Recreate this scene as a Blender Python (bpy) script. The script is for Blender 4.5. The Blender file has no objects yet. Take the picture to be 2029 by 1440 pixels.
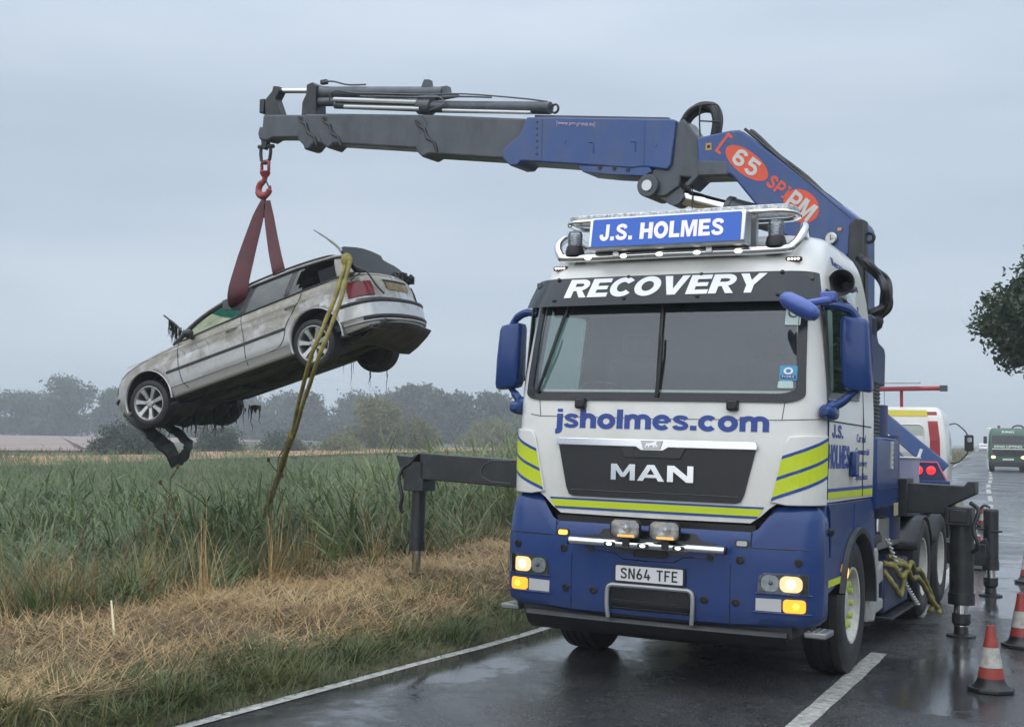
import bpy, bmesh, math, random
import numpy as np
from mathutils import Vector, Matrix
random.seed(7); rng = np.random.default_rng(11)
R = math.radians; PI = math.pi
sc = bpy.context.scene
COL = sc.collection

# ------------------------------------------------------------------ camera
CAM_H = 1.835
cd = bpy.data.cameras.new('camera'); cam = bpy.data.objects.new('camera', cd); COL.objects.link(cam)
cd.sensor_fit = 'HORIZONTAL'; cd.sensor_width = 36.0; cd.lens = 36.0*2417.3/2029
cd.clip_start = 0.1; cd.clip_end = 4000
_p, _r = R(3.41), R(.94)
cam.matrix_world = Matrix.Translation((0, 0, CAM_H)) @ Matrix.Rotation(PI/2+_p, 4, 'X') @ Matrix.Rotation(_r, 4, 'Z')
sc.camera = cam

# ------------------------------------------------------------------ sky, sun, exposure
SUN_EL, SUN_AZ = 56, 205        # azimuth clockwise from +Y: behind and left of the camera
w = bpy.data.worlds.new('World'); sc.world = w; w.use_nodes = True
nt = w.node_tree; nt.nodes.clear()
N = nt.nodes.new; LK = nt.links.new
out = N('ShaderNodeOutputWorld'); bg = N('ShaderNodeBackground'); LK(bg.outputs[0], out.inputs[0])
sky = N('ShaderNodeTexSky'); sky.sky_type = 'NISHITA'; sky.sun_disc = False
sky.sun_elevation = R(SUN_EL); sky.sun_rotation = R(SUN_AZ); sky.dust_density = 3.0
skm = N('ShaderNodeVectorMath'); skm.operation = 'SCALE'; skm.inputs['Scale'].default_value = 0.09
LK(sky.outputs[0], skm.inputs[0])
tc = N('ShaderNodeTexCoord'); mp = N('ShaderNodeMapping'); mp.inputs['Scale'].default_value = (1.2, 1.2, 5.5)
LK(tc.outputs['Generated'], mp.inputs[0])
nz = N('ShaderNodeTexNoise'); nz.inputs['Scale'].default_value = 1.6; nz.inputs['Detail'].default_value = 5; nz.inputs['Roughness'].default_value = .5
LK(mp.outputs[0], nz.inputs['Vector'])
cr = N('ShaderNodeValToRGB'); cr.color_ramp.elements[0].position = .3; cr.color_ramp.elements[1].position = .72
cr.color_ramp.elements[0].color = (.385, .463, .560, 1); cr.color_ramp.elements[1].color = (.510, .580, .660, 1)
LK(nz.outputs[0], cr.inputs[0])
sep = N('ShaderNodeSeparateXYZ'); LK(tc.outputs['Generated'], sep.inputs[0])
gr = N('ShaderNodeMapRange'); gr.inputs['From Min'].default_value = .26; gr.inputs['From Max'].default_value = 1.0
gr.inputs['To Min'].default_value = 1.0; gr.inputs['To Max'].default_value = 2.3; LK(sep.outputs[2], gr.inputs[0])
cm = N('ShaderNodeVectorMath'); cm.operation = 'SCALE'; LK(cr.outputs[0], cm.inputs[0]); LK(gr.outputs[0], cm.inputs['Scale'])
mx = N('ShaderNodeMix'); mx.data_type = 'RGBA'; mx.inputs[0].default_value = .9
LK(skm.outputs[0], mx.inputs[6]); LK(cm.outputs[0], mx.inputs[7]); LK(mx.outputs[2], bg.inputs[0])
bg.inputs[1].default_value = 1.0
sd = bpy.data.lights.new('sun', 'SUN'); sd.energy = 1.5; sd.angle = R(115); sd.color = (1, .97, .93)
so = bpy.data.objects.new('sun', sd); COL.objects.link(so)
_az, _el = R(SUN_AZ), R(SUN_EL)
so.rotation_euler = Vector((math.sin(_az)*math.cos(_el), math.cos(_az)*math.cos(_el), math.sin(_el))).to_track_quat('Z', 'Y').to_euler()
vs = sc.view_settings; vs.view_transform = 'Standard'; vs.look = 'None'; vs.exposure = 0.38; vs.gamma = 1.0
cy = sc.cycles
cy.max_bounces = 7; cy.diffuse_bounces = 3; cy.glossy_bounces = 3; cy.transmission_bounces = 4; cy.transparent_max_bounces = 12
cy.volume_bounces = 0; cy.caustics_reflective = False; cy.caustics_refractive = False
cy.use_denoising = True; cy.use_adaptive_sampling = True; cy.adaptive_threshold = .02

# ------------------------------------------------------------------ materials
MATS = {}
def _new(name):
    m = bpy.data.materials.new(name); m.use_nodes = True
    n = m.node_tree.nodes; n.clear()
    o = n.new('ShaderNodeOutputMaterial'); b = n.new('ShaderNodeBsdfPrincipled')
    m.node_tree.links.new(b.outputs[0], o.inputs[0])
    MATS[name] = m
    return m, n, m.node_tree.links, b, o
def _noise(n, l, scale, detail=4, rough=.55, coord='Object', dist=0, stretch=None):
    t = n.new('ShaderNodeTexCoord'); z = n.new('ShaderNodeTexNoise')
    z.inputs['Scale'].default_value = scale; z.inputs['Detail'].default_value = detail; z.inputs['Roughness'].default_value = rough
    z.inputs['Distortion'].default_value = dist
    src = t.outputs[coord]
    if stretch:
        mp = n.new('ShaderNodeMapping'); mp.inputs['Scale'].default_value = stretch; l.new(src, mp.inputs[0]); src = mp.outputs[0]
    l.new(src, z.inputs['Vector'])
    return z.outputs[0]
def _ramp(n, l, src, stops):
    r = n.new('ShaderNodeValToRGB'); e = r.color_ramp.elements
    while len(e) < len(stops): e.new(.5)
    for k, (p, c) in enumerate(stops):
        e[k].position = p
        e[k].color = (c, c, c, 1) if isinstance(c, (int, float)) else (*c, 1)
    l.new(src, r.inputs[0]); return r.outputs[0]
def _mix(n, l, fac, a, b):
    m = n.new('ShaderNodeMix'); m.data_type = 'RGBA'
    for i, s in ((0, fac), (6, a), (7, b)):
        if hasattr(s, 'is_linked') or isinstance(s, bpy.types.NodeSocket): l.new(s, m.inputs[i])
        elif i == 0: m.inputs[0].default_value = s
        else: m.inputs[i].default_value = (*s, 1)
    return m.outputs[2]
def _bump(n, l, b, src, strength, dist):
    k = n.new('ShaderNodeBump'); k.inputs['Strength'].default_value = strength; k.inputs['Distance'].default_value = dist
    l.new(src, k.inputs['Height']); l.new(k.outputs[0], b.inputs['Normal'])
def pm(name, col, rough=.5, metal=0, var=.12, vscale=3, bump=0, bscale=60, spec=.5, coat=0, emis=None, estr=0, trans=0, alpha=1, dirt=None, rvar=0, spray=None):
    """painted / plain surface: base colour with a little mottling, optional grime, fine relief"""
    m, n, l, b, o = _new(name)
    a = tuple(max(0, c*(1-var)) for c in col); c2 = tuple(min(1, c*(1+var)) for c in col)
    z = _noise(n, l, vscale, 6)
    colour = _ramp(n, l, z, [(.3, a), (.7, c2)])
    if dirt:
        dz = _noise(n, l, dirt[2], 8, .65, stretch=dirt[3] if len(dirt) > 3 else None)
        colour = _mix(n, l, _ramp(n, l, dz, [(dirt[4] if len(dirt) > 4 else .45, 0.0), (.75, dirt[1])]), colour, dirt[0])
    if spray:      # road film thrown up from below: colour, strength, lowest and highest height in metres
        t_ = n.new('ShaderNodeTexCoord'); sp_ = n.new('ShaderNodeSeparateXYZ'); l.new(t_.outputs['Object'], sp_.inputs[0])
        mr = n.new('ShaderNodeMapRange'); mr.inputs['From Min'].default_value = spray[3]; mr.inputs['From Max'].default_value = spray[2]; l.new(sp_.outputs[2], mr.inputs[0])
        mm_ = n.new('ShaderNodeMath'); mm_.operation = 'MULTIPLY'; l.new(mr.outputs[0], mm_.inputs[0]); l.new(_ramp(n, l, _noise(n, l, 5, 9, .72, stretch=(1, 1, .35)), [(.28, .10*spray[1]), (.72, spray[1])]), mm_.inputs[1])
        colour = _mix(n, l, mm_.outputs[0], colour, spray[0])
    l.new(colour, b.inputs['Base Color'])
    b.inputs['Metallic'].default_value = metal; b.inputs['Specular IOR Level'].default_value = spec
    if rvar: l.new(_ramp(n, l, _noise(n, l, vscale*2.3, 5), [(.3, max(.02, rough-rvar)), (.7, min(1, rough+rvar))]), b.inputs['Roughness'])
    else: b.inputs['Roughness'].default_value = rough
    b.inputs['Coat Weight'].default_value = coat; b.inputs['Coat Roughness'].default_value = .06
    if bump: _bump(n, l, b, _noise(n, l, bscale, 3), bump, .004)
    if emis: b.inputs['Emission Color'].default_value = (*emis, 1); b.inputs['Emission Strength'].default_value = estr
    b.inputs['Transmission Weight'].default_value = trans; b.inputs['Alpha'].default_value = alpha
    return m
def glass(name, tint, refl=.5, rough=.02, thin=.85, dirt=.0, dirtcol=(.25, .24, .2)):
    """thin pane: transparent body, fresnel reflection, optional film of dirt"""
    m = bpy.data.materials.new(name); m.use_nodes = True; n = m.node_tree.nodes; l = m.node_tree.links; n.clear(); MATS[name] = m
    o = n.new('ShaderNodeOutputMaterial'); t = n.new('ShaderNodeBsdfTransparent'); t.inputs[0].default_value = (*tint, 1)
    g = n.new('ShaderNodeBsdfGlossy'); g.inputs['Roughness'].default_value = rough; g.inputs[0].default_value = (.9, .95, 1, 1)
    lw = n.new('ShaderNodeFresnel'); lw.inputs[0].default_value = 1.45
    mul = n.new('ShaderNodeMath'); mul.operation = 'MULTIPLY_ADD'; mul.inputs[1].default_value = refl*1.6; mul.inputs[2].default_value = refl*.12; mul.use_clamp = True
    l.new(lw.outputs[0], mul.inputs[0])
    ms = n.new('ShaderNodeMixShader'); l.new(mul.outputs[0], ms.inputs[0]); l.new(t.outputs[0], ms.inputs[1]); l.new(g.outputs[0], ms.inputs[2])
    last = ms.outputs[0]
    if dirt:
        d = n.new('ShaderNodeBsdfTranslucent' if thin < .5 else 'ShaderNodeBsdfDiffuse'); d.inputs[0].default_value = (*dirtcol, 1)
        f = _ramp(n, l, _noise(n, l, 7, 7, .6), [(.3, dirt*.35), (.75, dirt)])
        m2 = n.new('ShaderNodeMixShader'); l.new(f, m2.inputs[0]); l.new(last, m2.inputs[1]); l.new(d.outputs[0], m2.inputs[2]); last = m2.outputs[0]
    l.new(last, o.inputs[0]); return m
def leafmat(name, cols, rough=.55, trans=.35, scale=.6, fine=9):
    m, n, l, b, o = _new(name)
    z1 = _noise(n, l, scale, 3); z2 = _noise(n, l, fine, 2)
    c1 = _ramp(n, l, z1, [(.32, cols[0]), (.5, cols[1]), (.68, cols[2])])
    c2 = _ramp(n, l, z2, [(.3, cols[0]), (.52, cols[1]), (.75, cols[-1])])
    col = _mix(n, l, .55, c1, c2)
    l.new(col, b.inputs['Base Color']); b.inputs['Roughness'].default_value = rough
    t = n.new('ShaderNodeBsdfTranslucent'); l.new(col, t.inputs[0])
    ms = n.new('ShaderNodeMixShader'); ms.inputs[0].default_value = trans
    l.new(b.outputs[0], ms.inputs[1]); l.new(t.outputs[0], ms.inputs[2]); l.new(ms.outputs[0], o.inputs[0])
    return m

WHITE = pm('white_paint', (.74, .735, .70), .28, coat=.5, var=.03, dirt=((.42, .40, .35), .30, 2.2, (1, 1, .5)), spray=((.33, .30, .24), .55, 1.1, 2.1))
BLUE = pm('royal_blue_paint', (.009, .040, .168), .25, coat=.12, spec=.38, var=.10, dirt=((.030, .045, .095), .45, 3.0), spray=((.075, .072, .068), .5, .3, 1.0))
BLUE2 = pm('crane_blue_paint', (.017, .064, .225), .36, coat=.2, var=.10, dirt=((.08, .095, .135), .7, 3.5, (1, 1, .35)))
DBLUE = pm('dark_blue_paint', (.012, .026, .10), .4, var=.15, dirt=((.05, .05, .055), .6, 4))
LBLUE = pm('lettering_blue', (.018, .055, .27), .4, var=.04)
LWHITE = pm('lettering_white', (.78, .79, .80), .4, var=.02)
YEL = pm('fluorescent_yellow', (.52, .62, .012), .38, var=.04, emis=None)
BLACK = pm('black_plastic', (.009, .0095, .0105), .42, var=.2, bump=.2, bscale=180, rvar=.1)
GLOSSBLK = pm('gloss_black', (.012, .013, .016), .16, var=.1)
GREYST = pm('dark_grey_steel', (.072, .082, .096), .36, var=.14, vscale=5, dirt=((.030, .033, .037), .85, 3.5, (1, 1, .4)), rvar=.08)
STEELBLK = pm('black_steel', (.015, .017, .020), .4, var=.2, dirt=((.07, .07, .07), .4, 6), rvar=.1)
CHROME = pm('chrome', (.72, .73, .74), .10, 1, var=.03)
ALU = pm('aluminium', (.52, .53, .53), .3, 1, var=.06, bump=.15, bscale=90)
RUBBER = pm('tyre_rubber', (.011, .011, .012), .6, var=.25, bump=.3, bscale=70, dirt=((.05, .046, .04), .5, 6))
ORANGE = pm('logo_orange', (.70, .085, .035), .4, var=.06)
PALE = pm('logo_pale', (.58, .58, .55), .45, var=.05)
PLATEW = pm('plate_white', (.66, .66, .66), .35, var=.02)
INTER = pm('cab_interior', (.055, .058, .062), .8, var=.2)
INTER2 = pm('cab_liner', (.10, .105, .105), .85, var=.1)
LAMPON = pm('lamp_warm_lit', (.8, .7, .5), .3, emis=(1, .66, .28), estr=1.15)
AMBERON = pm('lamp_amber_lit', (.8, .3, .03), .3, emis=(1, .30, .012), estr=1.25)
AMBERHOT = pm('lamp_amber_core', (.8, .5, .1), .3, emis=(1, .40, .04), estr=1.7)
LEDW = pm('lamp_white_led', (.9, .9, .9), .3, emis=(1, .95, .85), estr=1.4)
REDLIT = pm('lamp_red_lit', (.7, .02, .02), .3, emis=(1, .02, .03), estr=1.5)
LENS = pm('lamp_reflector', (.66, .68, .70), .25, .3, var=.30, vscale=30)
CLEAR = glass('clear_lens', (.92, .94, .95), .6)
SCREEN = glass('windscreen_glass', (.80, .88, .87), .55, .008, dirt=.08, dirtcol=(.26, .31, .34))
SIDEGL = glass('side_glass', (.80, .97, .91), .4, .02)
VISOR = pm('smoked_visor', (.020, .024, .030), .14, spec=.35, var=.1)

# ------------------------------------------------------------------ object helpers
def tag(o, label=None, cat=None, group=None, kind=None):
    if label: o['label'] = label
    if cat: o['category'] = cat
    if group: o['group'] = group
    if kind: o['kind'] = kind
    return o
def empty(name, loc=(0, 0, 0), rz=0, mat=None):
    o = bpy.data.objects.new(name, None); COL.objects.link(o); o.empty_display_size = .2
    if mat is not None: o.matrix_world = mat
    else: o.location = loc; o.rotation_euler = (0, 0, rz)
    return o
def link(name, me, mat, parent=None, smooth=35, bevel=0, seg=2):
    o = bpy.data.objects.new(name, me); COL.objects.link(o)
    if mat is not None:
        for mm in (mat if isinstance(mat, (list, tuple)) else [mat]): me.materials.append(mm)
    if parent is not None: o.parent = parent
    if smooth and len(me.polygons):
        me.polygons.foreach_set('use_smooth', [True]*len(me.polygons))
        me.set_sharp_from_angle(angle=R(smooth))
    if bevel:
        b = o.modifiers.new('bevel', 'BEVEL'); b.width = bevel; b.segments = seg; b.limit_method = 'ANGLE'; b.angle_limit = R(40)
        b.harden_normals = False
    return o
def basis(d):
    d = Vector(d).normalized(); a = Vector((0, 0, 1)) if abs(d.z) < .9 else Vector((1, 0, 0))
    x = d.cross(a).normalized(); return x, d.cross(x).normalized(), d
class MB:
    """mesh builder: several shapes of ONE part"""
    def __init__(s): s.v = []; s.f = []
    def add(s, vs, fs):
        k = len(s.v); s.v += [tuple(p) for p in vs]; s.f += [[i+k for i in f] for f in fs]; return s
    def box(s, c, d, rot=None):
        hx, hy, hz = d[0]/2, d[1]/2, d[2]/2
        P = [Vector((x, y, z)) for x in (-hx, hx) for y in (-hy, hy) for z in (-hz, hz)]
        if rot is not None: P = [rot @ p for p in P]
        c = Vector(c)
        return s.add([p+c for p in P], [(0, 1, 3, 2), (4, 6, 7, 5), (0, 4, 5, 1), (2, 3, 7, 6), (0, 2, 6, 4), (1, 5, 7, 3)])
    def bb(s, a, b): return s.box([(a[i]+b[i])/2 for i in range(3)], [abs(b[i]-a[i]) for i in range(3)])
    def cyl(s, p0, p1, r0, r1=None, n=20, cap=True):
        r1 = r0 if r1 is None else r1
        p0, p1 = Vector(p0), Vector(p1); x, y, d = basis(p1-p0)
        P = []
        for p, r in ((p0, r0), (p1, r1)):
            P += [p+(x*math.cos(2*PI*i/n)+y*math.sin(2*PI*i/n))*r for i in range(n)]
        F = [(i, (i+1) % n, n+(i+1) % n, n+i) for i in range(n)]
        if cap: F += [tuple(range(n-1, -1, -1)), tuple(range(n, 2*n))]
        return s.add(P, F)
    def lathe(s, c, axis, prof, n=32, cap=False):
        """prof: list of (distance along axis, radius)"""
        c = Vector(c); x, y, d = basis(axis); P = []; F = []
        for a, r in prof: P += [c+d*a+(x*math.cos(2*PI*i/n)+y*math.sin(2*PI*i/n))*r for i in range(n)]
        for k in range(len(prof)-1):
            F += [(k*n+i, k*n+(i+1) % n, (k+1)*n+(i+1) % n, (k+1)*n+i) for i in range(n)]
        if cap: F += [tuple(range(n-1, -1, -1)), tuple(range((len(prof)-1)*n, len(prof)*n))]
        return s.add(P, F)
    def tube(s, path, r, n=10, cap=True, close=False):
        P = [Vector(p) for p in path]; m = len(P); rr = r if isinstance(r, (list, tuple)) else [r]*m
        up = None; V = []; F = []
        for i in range(m):
            a = P[i-1] if (i > 0 or close) else P[i]; b = P[(i+1) % m] if (i < m-1 or close) else P[i]
            d = (b-a).normalized()
            if up is None: x, y, _ = basis(d)
            else:
                x = (up-d*up.dot(d)).normalized(); y = d.cross(x)
            up = x
            V += [P[i]+(x*math.cos(2*PI*k/n)+y*math.sin(2*PI*k/n))*rr[i] for k in range(n)]
        for i in range(m if close else m-1):
            j = (i+1) % m
            F += [(i*n+k, i*n+(k+1) % n, j*n+(k+1) % n, j*n+k) for k in range(n)]
        if cap and not close: F += [tuple(range(n-1, -1, -1)), tuple(range((m-1)*n, m*n))]
        return s.add(V, F)
    def prism(s, poly, fn, t0, t1):
        """2D polygon (a, b) extruded between t0 and t1; fn(a, b, t) -> xyz"""
        n = len(poly)
        ar = sum(poly[i][0]*poly[(i+1) % n][1]-poly[(i+1) % n][0]*poly[i][1] for i in range(n))
        if ar < 0: poly = poly[::-1]
        V = [fn(a, b, t0) for a, b in poly]+[fn(a, b, t1) for a, b in poly]
        return s.add(V, [tuple(range(n-1, -1, -1)), tuple(range(n, 2*n))]+[(i, (i+1) % n, n+(i+1) % n, n+i) for i in range(n)])
    def grid(s, rows, close=False):
        m = len(rows[0]); V = [p for r in rows for p in r]; F = []
        for j in range(len(rows)-1):
            for i in range(m if close else m-1):
                k = (i+1) % m
                F.append((j*m+i, j*m+k, (j+1)*m+k, (j+1)*m+i))
        return s.add(V, F)
    def ball(s, c, r, n=14, sq=(1, 1, 1)):
        c = Vector(c); rows = []
        for j in range(n//2+1):
            t = PI*j/(n//2); rr = max(math.sin(t), .001)
            rows.append([c+Vector((math.cos(2*PI*i/n)*rr*r*sq[0], math.sin(2*PI*i/n)*rr*r*sq[1], -math.cos(t)*r*sq[2])) for i in range(n)])
        return s.grid(rows, True)
    def mesh(s, name='m', fix=True):
        me = bpy.data.meshes.new(name); me.from_pydata(s.v, [], s.f)
        if fix:
            bm = bmesh.new(); bm.from_mesh(me); bmesh.ops.recalc_face_normals(bm, faces=bm.faces); bm.to_mesh(me); bm.free()
        me.update(); return me
    def build(s, name, mat, parent=None, smooth=35, bevel=0, seg=2, fix=True): return link(name, s.mesh(name, fix), mat, parent, smooth, bevel, seg)
def spline(pts, k=6):
    """Catmull-Rom through the points"""
    P = [Vector(p) for p in pts]; P = [P[0]*2-P[1]]+P+[P[-1]*2-P[-2]]; o = []
    for i in range(1, len(P)-2):
        for j in range(k):
            t = j/k; a, b, c, d = P[i-1], P[i], P[i+1], P[i+2]
            o.append(.5*((2*b)+(c-a)*t+(2*a-5*b+4*c-d)*t*t+(3*b-a-3*c+d)*t**3))
    o.append(P[-2]); return o
def rrect(w, h, r, n=5, cx=0, cy=0):
    o = []
    for sx, sy, a0 in ((1, 1, 0), (-1, 1, 90), (-1, -1, 180), (1, -1, 270)):
        for i in range(n+1):
            a = R(a0+90*i/n); o.append((cx+sx*(w/2-r)+math.cos(a)*r, cy+sy*(h/2-r)+math.sin(a)*r))
    return o
def copy_tree(o, parent=None):
    c = o.copy(); COL.objects.link(c); c.parent = parent
    for ch in list(o.children): copy_tree(ch, c)
    return c
# -- flat shapes (polygons or text) wrapped on a surface
def flat_poly(polys):
    bm = bmesh.new()
    for p in polys:
        try: bm.faces.new([bm.verts.new((a, b, 0)) for a, b in p])
        except ValueError: pass
    return bm
_txt = {}
def flat_text(body, x0, x1, y0, y1, bold=.0, shear=0, gap=1.0, keep=False):
    """lettering as a flat mesh filling the box x0..x1, y0..y1"""
    cu = bpy.data.curves.new('t', 'FONT'); cu.body = body; cu.offset = bold; cu.shear = shear; cu.space_character = gap; cu.resolution_u = 3
    ob = bpy.data.objects.new('t', cu); COL.objects.link(ob)
    dg = bpy.context.evaluated_depsgraph_get(); me = bpy.data.meshes.new_from_object(ob.evaluated_get(dg))
    bm = bmesh.new(); bm.from_mesh(me)
    bpy.data.objects.remove(ob); bpy.data.curves.remove(cu); bpy.data.meshes.remove(me)
    bmesh.ops.remove_doubles(bm, verts=bm.verts, dist=1e-5)
    xs = [v.co.x for v in bm.verts]; ys = [v.co.y for v in bm.verts]
    ax, bx, ay, by = min(xs), max(xs), min(ys), max(ys)
    for v in bm.verts:
        v.co.x = x0+(v.co.x-ax)/(bx-ax)*(x1-x0); v.co.y = y0+(v.co.y-ay)/(by-ay)*(y1-y0)
    return bm
def wrap(bm, fn, thick, name, mat, parent, step=0, off=0.0, smooth=0, bevel=0):
    """bend a flat bmesh on a surface; fn(a, b, off) -> xyz, 'off' being the height above the surface"""
    xs = [v.co.x for v in bm.verts]; ys = [v.co.y for v in bm.verts]
    if step:
        for lo, hi, ax in ((min(xs), max(xs), 0), (min(ys), max(ys), 1)):
            k = int((hi-lo)/step)
            for i in range(1, k+1):
                c = lo+(hi-lo)*i/(k+1)
                bmesh.ops.bisect_plane(bm, geom=bm.verts[:]+bm.edges[:]+bm.faces[:], dist=1e-6, plane_co=(c if ax == 0 else 0, c if ax == 1 else 0, 0), plane_no=(1 if ax == 0 else 0, 1 if ax == 1 else 0, 0))
    for f in bm.faces:
        f.normal_update()
        if f.normal.z < 0: f.normal_flip()
    ex = bmesh.ops.extrude_face_region(bm, geom=bm.faces[:])
    for g in ex['geom']:
        if isinstance(g, bmesh.types.BMVert): g.co.z += 1
    bmesh.ops.triangulate(bm, faces=[f for f in bm.faces if len(f.verts) > 4])
    for v in bm.verts: v.co = Vector(fn(v.co.x, v.co.y, off+thick*v.co.z))
    bmesh.ops.recalc_face_normals(bm, faces=bm.faces)
    me = bpy.data.meshes.new(name); bm.to_mesh(me); bm.free()
    return link(name, me, mat, parent, smooth, bevel)
def interp(x, xs, ys): return float(np.interp(x, xs, ys))
# -- heavy grotesque lettering drawn from strokes
def _arc(cx, cy, rx, ry, a0, a1, n=14): return [(cx+rx*math.cos(R(a0+(a1-a0)*i/n)), cy+ry*math.sin(R(a0+(a1-a0)*i/n))) for i in range(n+1)]
def _sp(P): return [(p.x, p.y) for p in spline([(a, b, 0) for a, b in P], 4)]
T_, H_ = .285, .225
GLY = {
 'R': (.88, [('p', [(0, 0), (0, 1), (T_, 1), (T_, 0)]), ('s', [(.2, 1-H_/2)]+_arc(.50, .685, .24, .315-H_/2, 90, -90)+[(.2, .37+H_/2)], H_), ('p', [(.36, .46), (.58, .46), (.90, 0), (.62, 0)])]),
 'E': (.76, [('p', [(0, 0), (0, 1), (T_, 1), (T_, 0)]), ('p', [(.2, 1-H_), (.2, 1), (.76, 1), (.76, 1-H_)]), ('p', [(.2, .40), (.2, .60), (.70, .60), (.70, .40)]), ('p', [(.2, 0), (.2, H_), (.78, H_), (.78, 0)])]),
 'C': (.90, [('s', _arc(.47, .5, .345, .395, 38, 322, 26), .26)]),
 'O': (.96, [('c', _arc(.48, .5, .36, .395, 0, 360, 30)[:-1], .26)]),
 'V': (.94, [('p', [(0, 1), (.28, 1), (.47, .30), (.66, 1), (.94, 1), (.62, 0), (.32, 0)])]),
 'Y': (.92, [('p', [(0, 1), (.29, 1), (.46, .64), (.63, 1), (.92, 1), (.59, .40), (.59, 0), (.33, 0), (.33, .40)])]),
 'J': (.66, [('s', [(.53, 1), (.53, .32)]+_arc(.32, .31, .21, .205, 0, -180)[1:]+[(.11, .38)], .235)]),
 'S': (.82, [('s', _sp([(.70, .71), (.64, .84), (.42, .895), (.20, .83), (.15, .70), (.26, .59), (.56, .45), (.69, .31), (.62, .15), (.40, .105), (.17, .16), (.11, .31)]), .215)]),
 'H': (.88, [('p', [(0, 0), (0, 1), (T_, 1), (T_, 0)]), ('p', [(.61, 0), (.61, 1), (.895, 1), (.895, 0)]), ('p', [(.2, .39), (.2, .61), (.7, .61), (.7, .39)])]),
 'L': (.70, [('p', [(0, 0), (0, 1), (T_, 1), (T_, 0)]), ('p', [(.2, 0), (.2, H_), (.71, H_), (.71, 0)])]),
 'M': (1.08, [('p', [(0, 0), (0, 1), (.34, 1), (.54, .38), (.74, 1), (1.08, 1), (1.08, 0), (.85, 0), (.85, .70), (.64, 0), (.44, 0), (.23, .70), (.23, 0)])]),
 '.': (.26, [('p', [(0, 0), (0, .24), (.26, .24), (.26, 0)])]),
 'j': (.30, [('s', [(.17, .74), (.17, -.06)]+_arc(.05, -.06, .12, .13, 0, -90, 5)[1:]+[(-.02, -.19)], .27), ('p', [(.05, .83), (.05, 1), (.29, 1), (.29, .83)])]),
 's': (.66, [('s', _sp([(.56, .53), (.50, .62), (.32, .655), (.16, .61), (.13, .52), (.22, .45), (.46, .34), (.56, .23), (.49, .12), (.32, .085), (.14, .125), (.09, .22)]), .20)]),
 'h': (.72, [('p', [(0, 0), (0, 1), (.26, 1), (.26, 0)]), ('s', [(.15, .47)]+_arc(.375, .44, .225, .215, 150, 0, 10)+[(.60, 0)], .26)]),
 'o': (.78, [('c', _arc(.39, .37, .275, .285, 0, 360, 26)[:-1], .25)]),
 'l': (.265, [('p', [(0, 0), (0, 1), (.265, 1), (.265, 0)])]),
 'm': (1.14, [('p', [(0, 0), (0, .73), (.235, .73), (.235, 0)]), ('s', [(.15, .47)]+_arc(.355, .44, .215, .215, 150, 0, 10)+[(.57, 0)], .25), ('s', [(.52, .47)]+_arc(.785, .44, .235, .215, 150, 0, 10)+[(1.02, 0)], .25)]),
 'e': (.76, [('s', [(.10, .39), (.655, .39)], .13), ('s', _arc(.385, .37, .275, .285, 4, 318, 24), .24)]),
 'c': (.72, [('s', _arc(.385, .37, .275, .285, 42, 318, 22), .25)]),
 '6': (.80, [('c', _arc(.40, .31, .27, .21, 0, 360, 20)[:-1], .2), ('s', [(.13, .33), (.13, .66)]+_arc(.40, .67, .27, .23, 180, 30, 10)[1:], .2)]),
 '5': (.80, [('s', [(.70, .90), (.15, .90), (.15, .52)], .2), ('s', [(.12, .56)]+_arc(.40, .345, .28, .245, 105, -150, 16), .2)]),
 'P': (.80, [('p', [(0, 0), (0, 1), (.22, 1), (.22, 0)]), ('s', [(.18, .9)]+_arc(.48, .67, .22, .23, 90, -90, 10)+[(.18, .44)], .2)]),
 '[': (.34, [('s', [(.34, .94), (.08, .94), (.08, .06), (.34, .06)], .13)]),
 ']': (.34, [('s', [(0, .94), (.26, .94), (.26, .06), (0, .06)], .13)]),
 ' ': (.32, [])}
_k = .155
PLT = {'S': (.62, [('s', _sp([(.55, .76), (.50, .87), (.31, .92), (.12, .87), (.08, .74), (.16, .61), (.42, .47), (.54, .32), (.50, .14), (.31, .08), (.11, .13), (.06, .26)]), _k)]),
 'N': (.66, [('p', [(0, 0), (0, 1), (.17, 1), (.50, .30), (.50, 1), (.66, 1), (.66, 0), (.49, 0), (.16, .70), (.16, 0)])]),
 '6': (.60, [('c', _arc(.30, .29, .22, .215, 0, 360, 18)[:-1], _k), ('s', [(.08, .32)]+_sp([(.09, .45), (.22, .72), (.38, 1.0)]), _k)]),
 '4': (.64, [('s', [(.30, 1.0), (.07, .28), (.64, .28)], _k), ('s', [(.44, .55), (.44, 0)], _k)]),
 'T': (.62, [('p', [(0, .855), (0, 1), (.62, 1), (.62, .855)]), ('p', [(.23, 0), (.23, .9), (.39, .9), (.39, 0)])]),
 'F': (.56, [('p', [(0, 0), (0, 1), (.16, 1), (.16, 0)]), ('p', [(.1, .855), (.1, 1), (.56, 1), (.56, .855)]), ('p', [(.1, .44), (.1, .58), (.48, .58), (.48, .44)])]),
 'E': (.56, [('p', [(0, 0), (0, 1), (.16, 1), (.16, 0)]), ('p', [(.1, .855), (.1, 1), (.56, 1), (.56, .855)]), ('p', [(.1, .44), (.1, .58), (.50, .58), (.50, .44)]), ('p', [(.1, 0), (.1, .145), (.57, .145), (.57, 0)])]), ' ': (.30, [])}
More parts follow.
